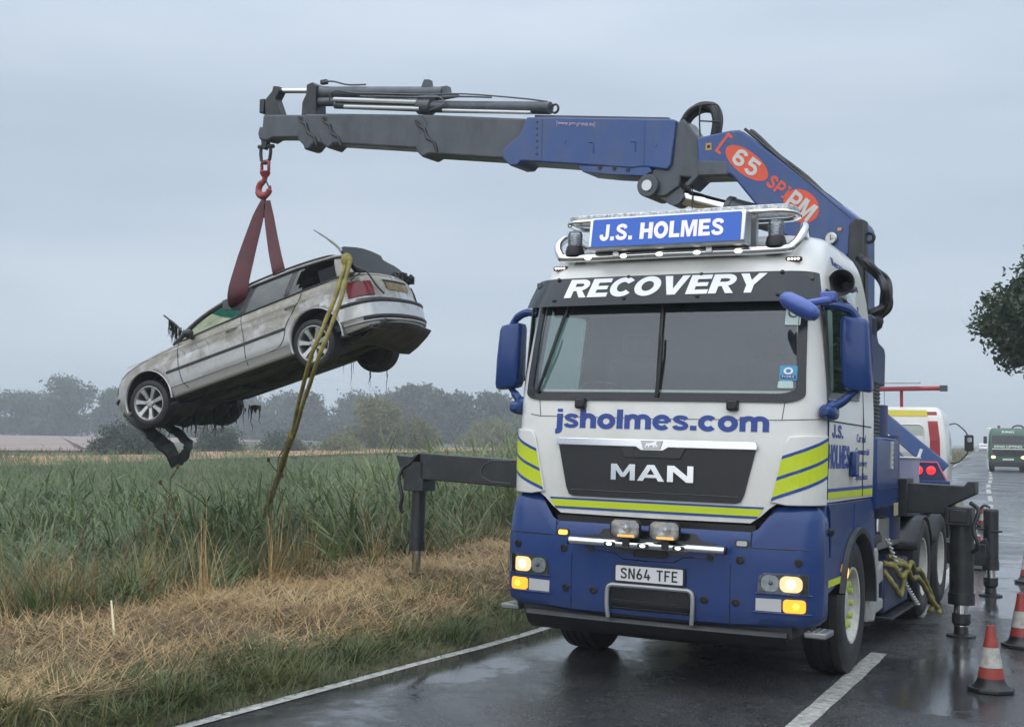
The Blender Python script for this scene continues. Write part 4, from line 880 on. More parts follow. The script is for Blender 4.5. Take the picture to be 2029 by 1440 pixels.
# ------------------------------------------------------------------ loader crane (x along the boom to its tip, y towards the viewer, z up)
CP = Vector((3.441, 12.201, 0)); CA = R(148.449)
CR = empty('loader_crane', CP, CA)
tag(CR, 'knuckle boom crane behind the cab, blue arm marked 65 SP PM, dark telescopic extensions', 'crane')
CM = Matrix.Translation(CP) @ Matrix.Rotation(CA, 4, 'Z')
TI = TM.inverted(); C_I = CM.inverted()
def t2c(u, v, z): return C_I @ (TM @ Vector((u, v, z)))
XZ = lambda a, b, t: (a, t, b)
def plate(poly, y0, y1, name, mat, parent, bevel=.012, seg=2): mb = MB(); mb.prism(poly, XZ, y0, y1); return mb.build(name, mat, parent, bevel=bevel, seg=seg)
# column
col = plate([(-.13, 1.3), (-.13, 4.0), (.06, 4.06), (.30, 3.72), (.34, 3.2), (.36, 1.3)], -.26, .20, 'column', BLUE2, CR, .03)
plate([(-.16, 2.9), (-.16, 4.02), (-.06, 4.05), (.0, 3.98), (.02, 3.55), (-.02, 3.35), (-.04, 2.9)], .10, .235, 'column_flange', STEELBLK, CR, .015)
mb = MB(); mb.lathe((-.16, 3.87, 0), (0, 0, 1), [(0, .01)], 4) if False else None
ring = [(-.17+.045*math.cos(t), .1, 3.86+.045*math.sin(t)) for t in np.linspace(0, 2*PI, 16, endpoint=False)]
mb.tube(ring, .017, 8, close=True); mb.build('lifting_eye', STEELBLK, CR)
mb = MB(); mb.cyl((0, 0, .9), (0, 0, 1.9), .42, n=28); mb.cyl((.05, 0, 1.85), (.05, 0, 2.2), .36, n=28); mb.build('slew_base', DBLUE, CR)
mb = MB(); mb.lathe((.176, .225, 3.857), (0, 1, 0), [(0, .06), (.02, .062), (.03, .052), (.028, .001)], 24); gg = mb.build('pressure_gauge', ALU, CR)
mb = MB(); mb.cyl((.176, .255, 3.857), (.176, .258, 3.857), .05, n=24); mb.build('gauge_dial', PALE, gg)
mb = MB(); mb.box((.176, .26, 3.865), (.006, .003, .05)); mb.box((.165, .26, 3.852), (.03, .003, .005)); mb.build('gauge_needle', BLACK, gg)
mb = MB(); mb.bb((.07, .236, 4.05-.09), (.11, .24, 4.0-.07)); mb.build('warning_sticker', pm('sticker_amber', (.55, .33, .06), .5), CR)
# inner boom
inn = [(1.64, 5.05), (1.26, 5.088), (1.16, 5.082), (1.12, 5.06), (-.10, 4.035), (-.125, 4.0), (-.125, 3.80), (.10, 3.60), (.318, 3.70), (.675, 3.935), (1.0, 4.30), (1.225, 4.585), (1.26, 4.615), (1.62, 4.70)]
ib = plate(inn, -.20, .215, 'inner_boom', BLUE2, CR, .022, 3)
mb = MB(); mb.tube([(1.10+(-.02-1.10)*t, .20, 5.085+(4.045-5.085)*t-.0) for t in np.linspace(0, 1, 6)], .018, 6)
mb.tube([(1.10+(-.02-1.10)*t, .10, 5.105+(4.065-5.105)*t+.01*math.sin(t*17)) for t in np.linspace(.02, 1, 14)], .022, 6); mb.tube([(1.10+(-.02-1.10)*t, .04, 5.105+(4.065-5.105)*t+.012*math.sin(t*13+1)) for t in np.linspace(.02, 1, 14)], .022, 6); mb.build('hydraulic_pipe', STEELBLK, ib)
_d = Vector((-.098-1.153, 0, 4.03-5.079)).normalized(); _n = Vector((-_d.z, 0, _d.x))
if _n.z < 0: _n = -_n
_o = Vector((1.09, .2155, 4.745))
def BO(a, b, o=0): p = _o+_d*a+_n*b; return (p.x, .2155+o, p.z)
el = lambda ca, cb, ra, rb, n=28: [(ca+ra*math.cos(t), cb+rb*math.sin(t)) for t in np.linspace(0, 2*PI, n, endpoint=False)]
wrap(flat_poly([el(.03, -.01, .29, .118)]), BO, .002, 'logo_oval', ORANGE, ib)
wrap(bold_text('65', -.14, .19, -.095, .08, .0, .10), BO, .003, 'lettering', PALE, ib, off=.0025)
wrap(bold_text('[', -.355, -.275, -.11, .12), BO, .002, 'lettering', ORANGE, ib)
wrap(bold_text('SP]', .345, .60, -.07, .065, 0, .12), BO, .002, 'lettering', ORANGE, ib)
wrap(flat_poly([el(.80, -.02, .205, .155)]), BO, .002, 'logo_oval', ORANGE, ib)
wrap(bold_text('PM', .645, .955, -.115, .075, .0, .12), BO, .003, 'lettering', PALE, ib, off=.0025)
mb = MB(); mb.bb((1.465, .216, 4.90), (1.53, .22, 4.975)); st = mb.build('warning_sticker', MATS['sticker_amber'], ib)
mb = MB(); mb.bb((1.48, .2205, 4.92), (1.515, .222, 4.955)); mb.build('sticker_symbol', BLACK, st)
# knuckle
kn = [(1.90, 5.255), (1.80, 5.285), (1.76, 5.22), (1.70, 5.14), (1.635, 5.06), (1.60, 4.99), (1.60, 4.70), (1.28, 4.66), (1.285, 4.61), (1.63, 4.635), (1.75, 4.535), (1.80, 4.565), (1.72, 4.64), (1.84, 4.66), (1.85, 4.56), (2.02, 4.46), (2.15, 4.47), (2.25, 4.52), (2.31, 4.62), (2.25, 4.72), (2.12, 4.79), (1.95, 4.86)]
plate(kn, -.17, .175, 'knuckle', GREYST, CR, .015)
plate([(1.28, 4.615), (1.30, 4.76), (1.62, 4.80), (1.62, 4.64)], -.10, .222, 'knuckle_flange', GREYST, CR, .01)
mb = MB(); mb.cyl((2.205, -.22, 4.585), (2.205, .23, 4.585), .125, n=28); pv = mb.build('link_pivot', GREYST, CR, bevel=.01)
mb = MB(); mb.cyl((2.205, .23, 4.585), (2.205, .245, 4.585), .06, n=20); mb.build('pivot_pin', ALU, pv)
mb = MB(); mb.cyl((1.93, -.1, 4.47), (1.93, .14, 4.47), .11, n=24); mb.build('rod_eye', GREYST, CR)
mb = MB(); mb.cyl((2.10, .02, 4.54), (1.28, .02, 4.27), .085, n=22); cy_ = mb.build('knuckle_cylinder_rod', CHROME, CR)
mb = MB(); mb.cyl((1.36, .02, 4.30), (1.30, .02, 4.28), .135, n=24); mb.cyl((1.32, .02, 4.285), (.35, .02, 3.95), .125, n=24); mb.build('knuckle_cylinder', GREYST, CR, bevel=.008)
# hoses over the knuckle and the little guard frame
mb = MB()
for k, (dy, dz) in enumerate(((.04, 0), (.10, -.03), (-.05, .02), (.0, -.055))):
    mb.tube([(x, dy, z+dz) for x, y, z in [(p.x, 0, p.z) for p in spline([(1.88, 0, 5.26), (1.78, 0, 5.40), (1.65, 0, 5.455), (1.53, 0, 5.42), (1.475, 0, 5.28), (1.50, 0, 5.10), (1.55, 0, 4.98)], 6)]], .032, 7)
mb.build('hydraulic_hose', BLACK, CR)
mb = MB(); mb.tube(spline([(1.63, .13, 5.08), (1.64, .13, 5.24), (1.625, .13, 5.41), (1.52, .13, 5.42), (1.42, .13, 5.38), (1.39, .13, 5.20), (1.395, .13, 5.07)], 4), .009, 6); mb.tube([(1.63, .13, 5.25), (1.39, .13, 5.21)], .009, 6); mb.build('hose_guard', STEELBLK, CR)
# outer boom, blue base section
ob = plate([(3.76, 5.54), (1.90, 5.285), (1.88, 5.26), (1.93, 4.80), (1.98, 4.74), (2.25, 4.80), (2.40, 4.80), (3.05, 4.905), (3.72, 5.015), (3.83, 5.03), (3.88, 4.985), (3.98, 4.99), (4.06, 5.06), (4.10, 5.12), (4.08, 5.19), (3.98, 5.27), (3.86, 5.33), (3.82, 5.42)], -.20, .215, 'outer_boom', BLUE2, CR, .03, 3)
plate([(2.2, 4.80), (2.16, 4.74), (2.26, 4.70), (2.7, 4.76), (3.02, 4.82), (3.08, 4.90)], -.18, .205, 'boom_shoe', BLUE2, CR, .008)
mb = MB()
for x in (2.45, 2.62, 2.80): mb.cyl((x, .20, 4.79+(x-2.45)*.16), (x, .212, 4.79+(x-2.45)*.16), .025, n=12)
mb.build('shoe_hole', BLACK, CR)
wrap(flat_text('[www.pm-group.eu]', 0, .50, -.028, .028, .004), lambda a, b, o: (3.36-a, .2155+o, 5.415-a*.155+b), .002, 'lettering', pm('lettering_pink', (.55, .40, .42), .5), ob)
mb = MB()
for p in ([(2.36, 4.98), (2.36, 5.09), (2.42, 5.10)], [(2.88, 5.02), (2.88, 5.14), (2.94, 5.15)]): mb.tube([(a, .218, b) for a, b in p], .008, 5)
mb.cyl((2.12, .21, 5.02), (2.12, .22, 5.02), .02, n=10); mb.cyl((3.25, .21, 5.20), (3.25, .22, 5.20), .022, n=10); mb.build('boom_bracket', BLUE2, ob)
mb = MB(); mb.prism([(3.72, 5.55), (2.02, 5.315), (2.02, 5.345), (3.72, 5.585)], XZ, .02, .10); mb.build('hose_tray', GREYST, ob)
for x in (2.25, 3.55):
    mb = MB(); z0, z1 = 4.83+(x-2.25)*.155, 5.30+(x-2.25)*.135; mb.tube([(x, .2155, z0+(z1-z0)*t) for t in np.linspace(0, 1, 8)], .006, 5); mb.build('weld_seam', BLUE2, ob)
for k in range(6):
    mb = MB(); x = 3.62; z = 5.09+k*.075; mb.lathe((x, .215, z), (0, 1, 0), [(0, .014), (.01, .014), (.012, .001)], 6); mb.build('boom_bolt', GREYST, ob)
# telescopic sections: sloping collars
def section(pts, hw, name, mat): return plate(pts, -hw, hw, name, mat, CR, .025, 3)
s1_ = section([(5.30, 5.775), (3.70, 5.52), (3.70, 5.03), (5.18, 5.265), (5.27, 5.23), (5.36, 5.31), (5.40, 5.42), (5.30, 5.50), (5.22, 5.62)], .175, 'extension_section', GREYST)
s2_ = section([(6.90, 5.995), (5.15, 5.755), (5.15, 5.325), (6.72, 5.575), (6.80, 5.515), (6.92, 5.60), (6.98, 5.72), (6.92, 5.80), (6.84, 5.90)], .15, 'extension_section', GREYST)
s3_ = section([(7.22, 6.03), (6.75, 5.97), (6.75, 5.60), (7.06, 5.62), (7.14, 5.55), (7.22, 5.55), (7.25, 5.62), (7.34, 5.70), (7.36, 5.82), (7.28, 5.90)], .135, 'extension_section', GREYST)
s4_ = section([(7.985, 6.12), (7.05, 6.005), (7.05, 5.70), (7.80, 5.785), (7.90, 5.75), (8.05, 5.79), (8.075, 5.87), (8.05, 5.97), (8.0, 5.95)], .115, 'extension_tip', GREYST)
for i, (x, z, hw) in enumerate(((7.22, 5.80, .14), (6.80, 5.74, .155), (5.27, 5.50, .18))):
    mb = MB(); mb.tube([(x+.10-k*.05+.03*math.sin(k*2.1), hw+.006, z+.20-k*.06) for k in range(8)], [.02, .014, .022, .016, .024, .016, .02, .012], 6); mb.build('section_seal', STEELBLK, CR)
# tip frame
plate([(7.96, 5.80), (7.99, 5.70), (8.02, 5.665), (8.05, 5.67), (8.08, 5.72), (8.09, 5.82)], -.035, .035, 'tip_lug', STEELBLK, CR, .008)
plate([(7.86, 6.51), (7.76, 6.49), (7.745, 6.43), (7.815, 6.33), (7.70, 6.08), (7.985, 6.10), (8.005, 6.335), (7.88, 6.44)], -.07, .07, 'tip_frame', STEELBLK, CR, .01)
mb = MB(); mb.bb((8.03, -.06, 6.17), (8.11, .06, 6.36)); mb.bb((7.98, -.02, 6.2), (8.04, .02, 6.24)); mb.bb((7.98, -.02, 6.30), (8.04, .02, 6.34)); mb.build('overhoist_switch', STEELBLK, CR, bevel=.008)
mb = MB(); mb.cyl((7.84, 0, 6.455), (7.18, 0, 6.365), .035, n=14); mb.build('cylinder_rod', CHROME, CR)
plate([(7.23, 6.43), (7.13, 6.45), (7.08, 6.40), (7.05, 5.98), (7.31, 6.01), (7.30, 6.20), (7.24, 6.30)], -.10, .11, 'cylinder_bracket', STEELBLK, CR, .01)
mb = MB(); mb.cyl((7.20, -.02, 6.345), (5.10, -.02, 6.055), .085, n=18); tc_ = mb.build('top_cylinder', GREYST, CR, bevel=.008)
plate([(5.42, 6.17), (5.38, 6.26), (5.30, 6.25), (5.28, 6.14)], -.05, .03, 'cylinder_lug', GREYST, tc_, .006)
plate([(5.12, 6.13), (5.02, 6.13), (5.0, 6.04), (4.86, 6.0), (4.86, 5.985), (5.1, 5.98)], -.05, .04, 'cylinder_end', GREYST, tc_, .006)
mb = MB(); mb.cyl((7.08, .02, 6.20), (5.20, .02, 5.94), .060, n=16); mb.cyl((6.75, .08, 6.10), (5.28, .08, 5.87), .05, n=14); mb.build('extension_cylinder', GREYST, CR)
mb = MB(); mb.cyl((6.72, .14, 6.155), (5.36, .14, 5.94), .030, n=12); mb.build('cylinder_rod', pm('satin_rod', (.55, .56, .56), .35, .4, var=.05), CR)
mb = MB(); mb.cyl((6.53, .16, 6.03), (5.34, .16, 5.85), .026, n=12); mb.build('cylinder_rod', pm('satin_rod', (.55, .56, .56), .35, .4, var=.05), CR)
mb = MB(); mb.cyl((5.36, .08, 5.90), (3.52, .08, 5.645), .075, n=16); mb.cyl((5.40, .08, 5.91), (5.20, .08, 5.88), .105, n=16); c2_ = mb.build('extension_cylinder', GREYST, CR, bevel=.008)
mb = MB(); mb.cyl((4.99, .16, 5.785), (3.74, .16, 5.60), .022, n=12); mb.build('cylinder_rod', pm('satin_rod', (.55, .56, .56), .35, .4, var=.05), CR)
mb = MB(); mb.tube([(3.46+.045*math.cos(t), .08, 5.63+.05*math.sin(t)) for t in np.linspace(0, 2*PI, 14, endpoint=False)], .014, 6, close=True); mb.build('cylinder_eye', STEELBLK, c2_)
mb = MB()
mb.tube(spline([(6.80, .15, 6.13), (6.76, .16, 6.24), (6.65, .15, 6.26), (6.40, .13, 6.20), (6.0, .12, 6.14), (5.3, .13, 6.03), (4.7, .12, 5.96), (3.9, .12, 5.80), (3.55, .1, 5.72)], 5), .010, 6)
mb.tube(spline([(6.3, .14, 6.14), (5.6, .14, 6.03), (5.1, .15, 5.98), (4.95, .2, 5.85), (5.15, .2, 5.80)], 5), .011, 6); mb.tube(spline([(7.02, .03, 6.45), (6.85, .03, 6.44), (6.6, .03, 6.36), (6.3, .03, 6.32)], 5), .012, 6); mb.tube(spline([(6.05, .16, 6.10), (5.3, .16, 5.99), (4.7, .15, 5.92), (4.3, .14, 5.86)], 5), .012, 6); mb.build('hydraulic_pipe', GREYST, CR)
mb = MB(); mb.box((7.02, .0, 6.46), (.10, .06, .06)); mb.build('valve_block', STEELBLK, CR, bevel=.008)
# hose bundle behind the column
P0 = [t2c(*p) for p in ((.82, 3.55, 3.66), (.92, 3.5, 3.56), (1.03, 3.5, 3.44), (1.09, 3.5, 3.28), (1.05, 3.5, 3.14), (.95, 3.5, 3.06), (.84, 3.5, 3.12), (.80, 3.5, 3.2))]
mb = MB()
for k in range(5):
    o = Vector((.02*math.sin(k*2.4), .05*(k-2), .03*math.cos(k*1.7))); mb.tube([p+o*(1+.4*math.sin(i*.7+k)) for i, p in enumerate(spline(P0, 5))], .034, 7)
mb.build('hose_bundle', BLACK, CR)
mb = MB(); q = t2c(.93, 3.5, 3.03); mb.ball(q, .13, 12, (1, 1, .9)); mb.cyl(t2c(.80, 3.5, 3.3), t2c(.84, 3.5, 2.95), .09); mb.build('hose_swivel', BLACK, CR)
mb = MB(); mb.tube([(1.72, .12, 4.60), (1.725, .12, 4.36), (1.72, .12, 4.28)], .006, 5); mb.build('cable', BLACK, CR)

# ------------------------------------------------------------------ hook, chain and slings
RED = pm('hook_red', (.32, .045, .045), .42, var=.2, dirt=((.08, .06, .055), .7, 14))
CHAIN = pm('chain_steel', (.07, .065, .065), .4, .5, var=.2)
HX, HY = -3.397, 16.40
HK = empty('crane_hook', (HX, HY, 4.9)); tag(HK, 'red swivel hook and shackle hanging from the tip of the crane boom', 'hook')
_hd = Vector((math.cos(CA), math.sin(CA), 0)); _hn = Vector((-_hd.y, _hd.x, 0))
def HP(a, z, y=0): return (-_hd*a+_hn*y)+Vector((0, 0, z-4.9))     # a: towards image right
mb = MB(); mb.tube([HP(a, z) for a, z in [(-.085, 5.73), (-.09, 5.62), (-.075, 5.53), (-.04, 5.49), (0, 5.48), (.04, 5.49), (.075, 5.53), (.09, 5.62), (.085, 5.73)]], .024, 8); mb.cyl(HP(-.13, 5.72), HP(.14, 5.70), .028, n=10); mb.build('shackle', STEELBLK, HK)
mb = MB(); mb.tube([HP(.075*math.cos(t), 5.43+.075*math.sin(t), .0) if False else HP(.09*max(-1, min(1, 1.25*math.cos(t))), 5.425+.085*math.sin(t), .03*math.cos(t)) for t in np.linspace(0, 2*PI, 20, endpoint=False)], .022, 8, close=True); mb.lathe(HP(0, 5.375), (0, 0, -1), [(0, .05), (.02, .075), (.06, .06), (.09, .035), (.11, .03)], 14, True); mb.build('swivel', RED, HK)
hp = spline([HP(0, 5.28), HP(-.02, 5.235), HP(-.08, 5.20), (HP(-.11, 5.13)), HP(-.085, 5.06), HP(-.01, 5.035), HP(.06, 5.065), HP(.09, 5.12), HP(.088, 5.16)], 4)
mb = MB(); mb.tube(hp, [.036]*6+[.044]*8+[.052]*8+[.042]*6+[.024]*5, 10); mb.build('hook', RED, HK)
mb = MB(); mb.cyl(HP(.02, 5.24), HP(.075, 5.15), .011, n=8); mb.build('safety_latch', CHAIN, HK)
def chain(name, p0, p1, n, label, rad=.011, ln=None):
    root = empty(name, p1); tag(root, label, 'chain'); p0, p1 = Vector(p0), Vector(p1); d = (p1-p0)/n; x, y, dd = basis(d); L = d.length*.72; W = L*.42
    for i in range(n):
        c = p0+d*(i+.5)-p1; a = x if i % 2 == 0 else y
        mb = MB(); mb.tube([c+a*(W*math.cos(t))+dd*(L*math.sin(t)) for t in np.linspace(0, 2*PI, 12, endpoint=False)], rad, 6, close=True); mb.build('link', CHAIN, root)
hb_ = HP(0, 5.055)+Vector((HX, HY, 4.9))
chain('lifting_chain', hb_, hb_-_hd*-.02+Vector((0, 0, -.30)), 4, 'short dark chain under the hook running to the left red sling', .014)
chain('lifting_chain', hb_+Vector((.03, -.03, -.12)), hb_-_hd*.06+Vector((.0, 0, -.33)), 4, 'short dark chain under the hook running to the right red sling', .014)
SLING = pm('sling_red', (.085, .014, .020), .65, var=.25, vscale=7, bump=.4, bscale=120, dirt=((.05, .035, .035), .7, 9))
def ribbon(name, pts, widths, thick, mat, wdir, label, cat):
    P = spline(pts, 5); k = len(P); ws = np.interp(np.linspace(0, 1, k), np.linspace(0, 1, len(widths)), widths); rows = []
    base = Vector(pts[0])
    for i, p in enumerate(P):
        d = (P[min(i+1, k-1)]-P[max(i-1, 0)]).normalized(); a = Vector(wdir); a = (a-d*a.dot(d)).normalized(); nn = d.cross(a)
        h = ws[i]/2; rows.append([p-a*h+nn*thick-base, p-a*h*.5+nn*thick*1.6-base, p+nn*thick*1.2-base, p+a*h*.5+nn*thick*1.6-base, p+a*h+nn*thick-base, p+a*h-nn*thick-base, p-nn*thick-base, p-a*h-nn*thick-base])
    mb = MB(); mb.grid(rows, True); mb.add(rows[0], [tuple(range(8))]); mb.add(rows[-1], [tuple(range(8))]); o = mb.build(name, mat, None, smooth=60); o.location = base; return tag(o, label, cat)
ribbon('lifting_sling', [(-3.41, 16.38, 4.97), (-3.46, 16.30, 4.70), (-3.56, 16.12, 4.15), (-3.62, 15.98, 3.72), (-3.64, 16.02, 3.55), (-3.62, 16.2, 3.50)], [.05, .15, .215, .25, .24, .2], .012, SLING, (.93, .2, .30), 'wide red lifting sling running down into the open front window of the hanging car', 'sling')
ribbon('lifting_sling', [(-3.335, 16.38, 4.96), (-3.30, 16.28, 4.72), (-3.18, 16.08, 4.25), (-3.10, 15.97, 3.99), (-3.09, 16.0, 3.92)], [.05, .13, .16, .17, .17], .012, SLING, (.9, .3, .35), 'narrower red lifting sling ending on the roof rail of the hanging car', 'sling')
# ------------------------------------------------------------------ the hanging estate car (x forward, y left, z up)
_rz, _ry, _rx = (Matrix.Rotation(R(a), 4, ax) for a, ax in ((155.4744, 'Z'), (16.2381, 'Y'), (-1.48405, 'X')))
CARM = Matrix.Translation((-3.28039, 16.66751, 2.3116)) @ _rz @ _ry @ _rx
CI = CARM.inverted()
CAR = empty('estate_car', mat=CARM)
tag(CAR, 'muddy silver estate car hanging nose down from the crane with a smashed rear', 'car')
def silver():
    m, n, l, b, o = _new('muddy_silver_paint')
    tc = n.new('ShaderNodeTexCoord'); sp = n.new('ShaderNodeSeparateXYZ'); l.new(tc.outputs['Object'], sp.inputs[0])
    n1 = _noise(n, l, 3.6, 9, .66, dist=.7); n2 = _noise(n, l, 19, 7, .72, dist=.3)
    hgt = n.new('ShaderNodeMapRange'); hgt.inputs['From Min'].default_value = .50; hgt.inputs['From Max'].default_value = .86; l.new(sp.outputs[2], hgt.inputs[0])
    add = n.new('ShaderNodeMath'); add.operation = 'MULTIPLY_ADD'; l.new(hgt.outputs[0], add.inputs[0]); add.inputs[1].default_value = .32; l.new(n1, add.inputs[2])
    m2 = n.new('ShaderNodeMath'); m2.operation = 'MULTIPLY_ADD'; l.new(n2, m2.inputs[0]); m2.inputs[1].default_value = .25; l.new(add.outputs[0], m2.inputs[2])
    mask = _ramp(n, l, m2.outputs[0], [(.68, 0.03), (.78, .30), (.90, .75), (1.0, .88)])
    mud = _ramp(n, l, n2, [(.3, (.17, .15, .115)), (.55, (.28, .255, .205)), (.75, (.40, .38, .33))])
    l.new(_mix(n, l, mask, (.55, .555, .555), mud), b.inputs['Base Color'])
    mt = n.new('ShaderNodeMath'); mt.operation = 'MULTIPLY_ADD'; mt.inputs[1].default_value = -.5; mt.inputs[2].default_value = .5; l.new(mask, mt.inputs[0]); l.new(mt.outputs[0], b.inputs['Metallic'])
    rr = n.new('ShaderNodeMath'); rr.operation = 'MULTIPLY_ADD'; rr.inputs[1].default_value = .45; rr.inputs[2].default_value = .30; l.new(mask, rr.inputs[0]); l.new(rr.outputs[0], b.inputs['Roughness'])
    return m
SILV = silver()
CBLK = pm('car_black_trim', (.022, .024, .027), .5, var=.25, dirt=((.10, .09, .07), .5, 9))
UNDER = pm('car_underside', (.035, .037, .038), .6, var=.4, vscale=6, bump=.5, bscale=25, dirt=((.11, .10, .075), .6, 5))
DGL = pm('tinted_car_glass', (.06, .07, .072), .08, var=.2, dirt=((.16, .15, .12), .45, 5))
ALLOY = pm('alloy_wheel', (.50, .51, .51), .30, .65, var=.08, dirt=((.16, .15, .13), .6, 14))
# plan outline from nose centre round the left side to the tail centre
PL = [(2.17, 0), (2.165, .20), (2.14, .42), (2.07, .60), (1.95, .715), (1.80, .785), (1.62, .83), (1.3625, .858), (1.0, .866), (.5, .87), (0, .872), (-.6, .872), (-1.1, .87), (-1.3625, .868), (-1.7, .855), (-1.90, .835), (-2.03, .80), (-2.14, .735), (-2.23, .62), (-2.29, .45), (-2.325, .22), (-2.335, 0)]
_pl = [(p.x, p.y) for p in spline([(a, b, 0) for a, b in PL], 8)]
# even spacing
_pv = [Vector(p) for p in _pl]; _cum = [0]
for i in range(1, len(_pv)): _cum.append(_cum[-1]+(_pv[i]-_pv[i-1]).length)
NP = 132
PLAN = [(float(np.interp(t, _cum, [p.x for p in _pv])), float(np.interp(t, _cum, [p.y for p in _pv]))) for t in np.linspace(0, _cum[-1], NP)]
NRM = []
for i in range(NP):
    a, b = Vector(PLAN[max(i-1, 0)]), Vector(PLAN[min(i+1, NP-1)]); d = (b-a).normalized(); NRM.append((-d.y, d.x) if -d.y*0+d.x*1 > 0 or True else None)
NRM = [(n_[0], n_[1]) if (n_[0]*PLAN[i][0]*.1+n_[1]*PLAN[i][1]+n_[0]*PLAN[i][0]*.05) > 0 else (-n_[0], -n_[1]) for i, n_ in enumerate(NRM)]
NRM[0] = (1, 0); NRM[-1] = (-1, 0)
XT = [-2.4, -2.3, -2.1, -1.5, -.95, -.35, .35, .75, 1.0, 1.4, 1.7, 1.9, 2.05, 2.2]
ZT = [1.0, 1.0, 1.01, 1.01, 1.0, .992, .968, .945, .93, .89, .84, .79, .74, .70]
ztop = lambda x: interp(x, XT, ZT)
zbt = lambda x: interp(x, [-2.4, -2.1, -1.8, -1.0, 0, .9, 1.7, 2.2], [.34, .30, .27, .255, .255, .255, .26, .24])
def inset(z, x):
    zt = ztop(x); k = interp(z-zt, [-.30, -.16, -.06, 0], [0, .012, .038, .075])
    k += interp(z, [.2, .26, .33, .385, .40, .45], [.085, .055, .028, .020, .004, 0])
    if x < -1.75: k += interp(x, [-2.1, -1.75], [.045, 0])*(1 if z > .64 else 0)
    return k+.01*math.exp(-((z-.76)/.02)**2)
TV = [0, .03, .08, .14, .19, .21, .26, .32, .38, .44, .50, .56, .62, .68, .715, .74, .80, .86, .91, .95, .98, 1.0]
def ringpt(i, t, s=1):
    x, y = PLAN[i]; zb, zt = zbt(x), ztop(x); z = zb+(zt-zb)*t; k = inset(z, x); nx, ny = NRM[i]
    return (x-nx*k, s*max(y-ny*k, 0.0), z)
AXF, AXR, ARZ, ARR = 1.335, -1.43, .345, .385
def side_mesh(s):
    bm = bmesh.new(); V = [[bm.verts.new(ringpt(i, t, s)) for t in TV] for i in range(NP)]
    for i in range(NP-1):
        for j in range(len(TV)-1):
            c = [V[i][j], V[i+1][j], V[i+1][j+1], V[i][j+1]]
            if len({tuple(round(q, 5) for q in v.co) for v in c}) < 4: continue
            m = sum((v.co for v in c), Vector())/4
            if abs(m.y) > .6 and any((m.x-ax)**2+(m.z-ARZ)**2 < ARR**2 for ax in (AXF, AXR)): continue
            bm.faces.new(c)
    for v in [v for v in bm.verts if not v.link_faces]: bm.verts.remove(v)
    for v in bm.verts:
        if v.is_boundary and abs(v.co.y) > .6:
            for ax in (AXF, AXR):
                d = Vector((v.co.x-ax, 0, v.co.z-ARZ))
                if d.length < ARR+.055 and v.co.z > .27: d = d.normalized()*ARR; v.co.x = ax+d.x; v.co.z = ARZ+d.z
    bmesh.ops.recalc_face_normals(bm, faces=bm.faces)
    me = bpy.data.meshes.new('body_side'); bm.to_mesh(me); bm.free(); return me
for s in (1, -1):
    bs = link('body_side', side_mesh(s), SILV, CAR, smooth=32); so_ = bs.modifiers.new('s', 'SOLIDIFY'); so_.thickness = .012; so_.offset = -1
    for ax in (AXF, AXR):
        mb = MB(); rows = []
        for t in np.linspace(R(-12), R(192), 30):
            rows.append([(ax+(ARR+o)*math.cos(t), s*y, ARZ+(ARR+o)*math.sin(t)) for y, o in ((.45, -.01), (.80, -.005), (.868, -.004), (.874, .004), (.866, .012), (.85, .016))])
        mb.grid(rows); mb.build('wheel_arch', [SILV], CAR, smooth=60)
        mb = MB(); mb.grid([[(ax+.375*math.cos(t), s*y, ARZ+.375*math.sin(t)) for y in (.35, .85)] for t in np.linspace(R(-10), R(190), 24)]); mb.build('wheel_well', UNDER, CAR)
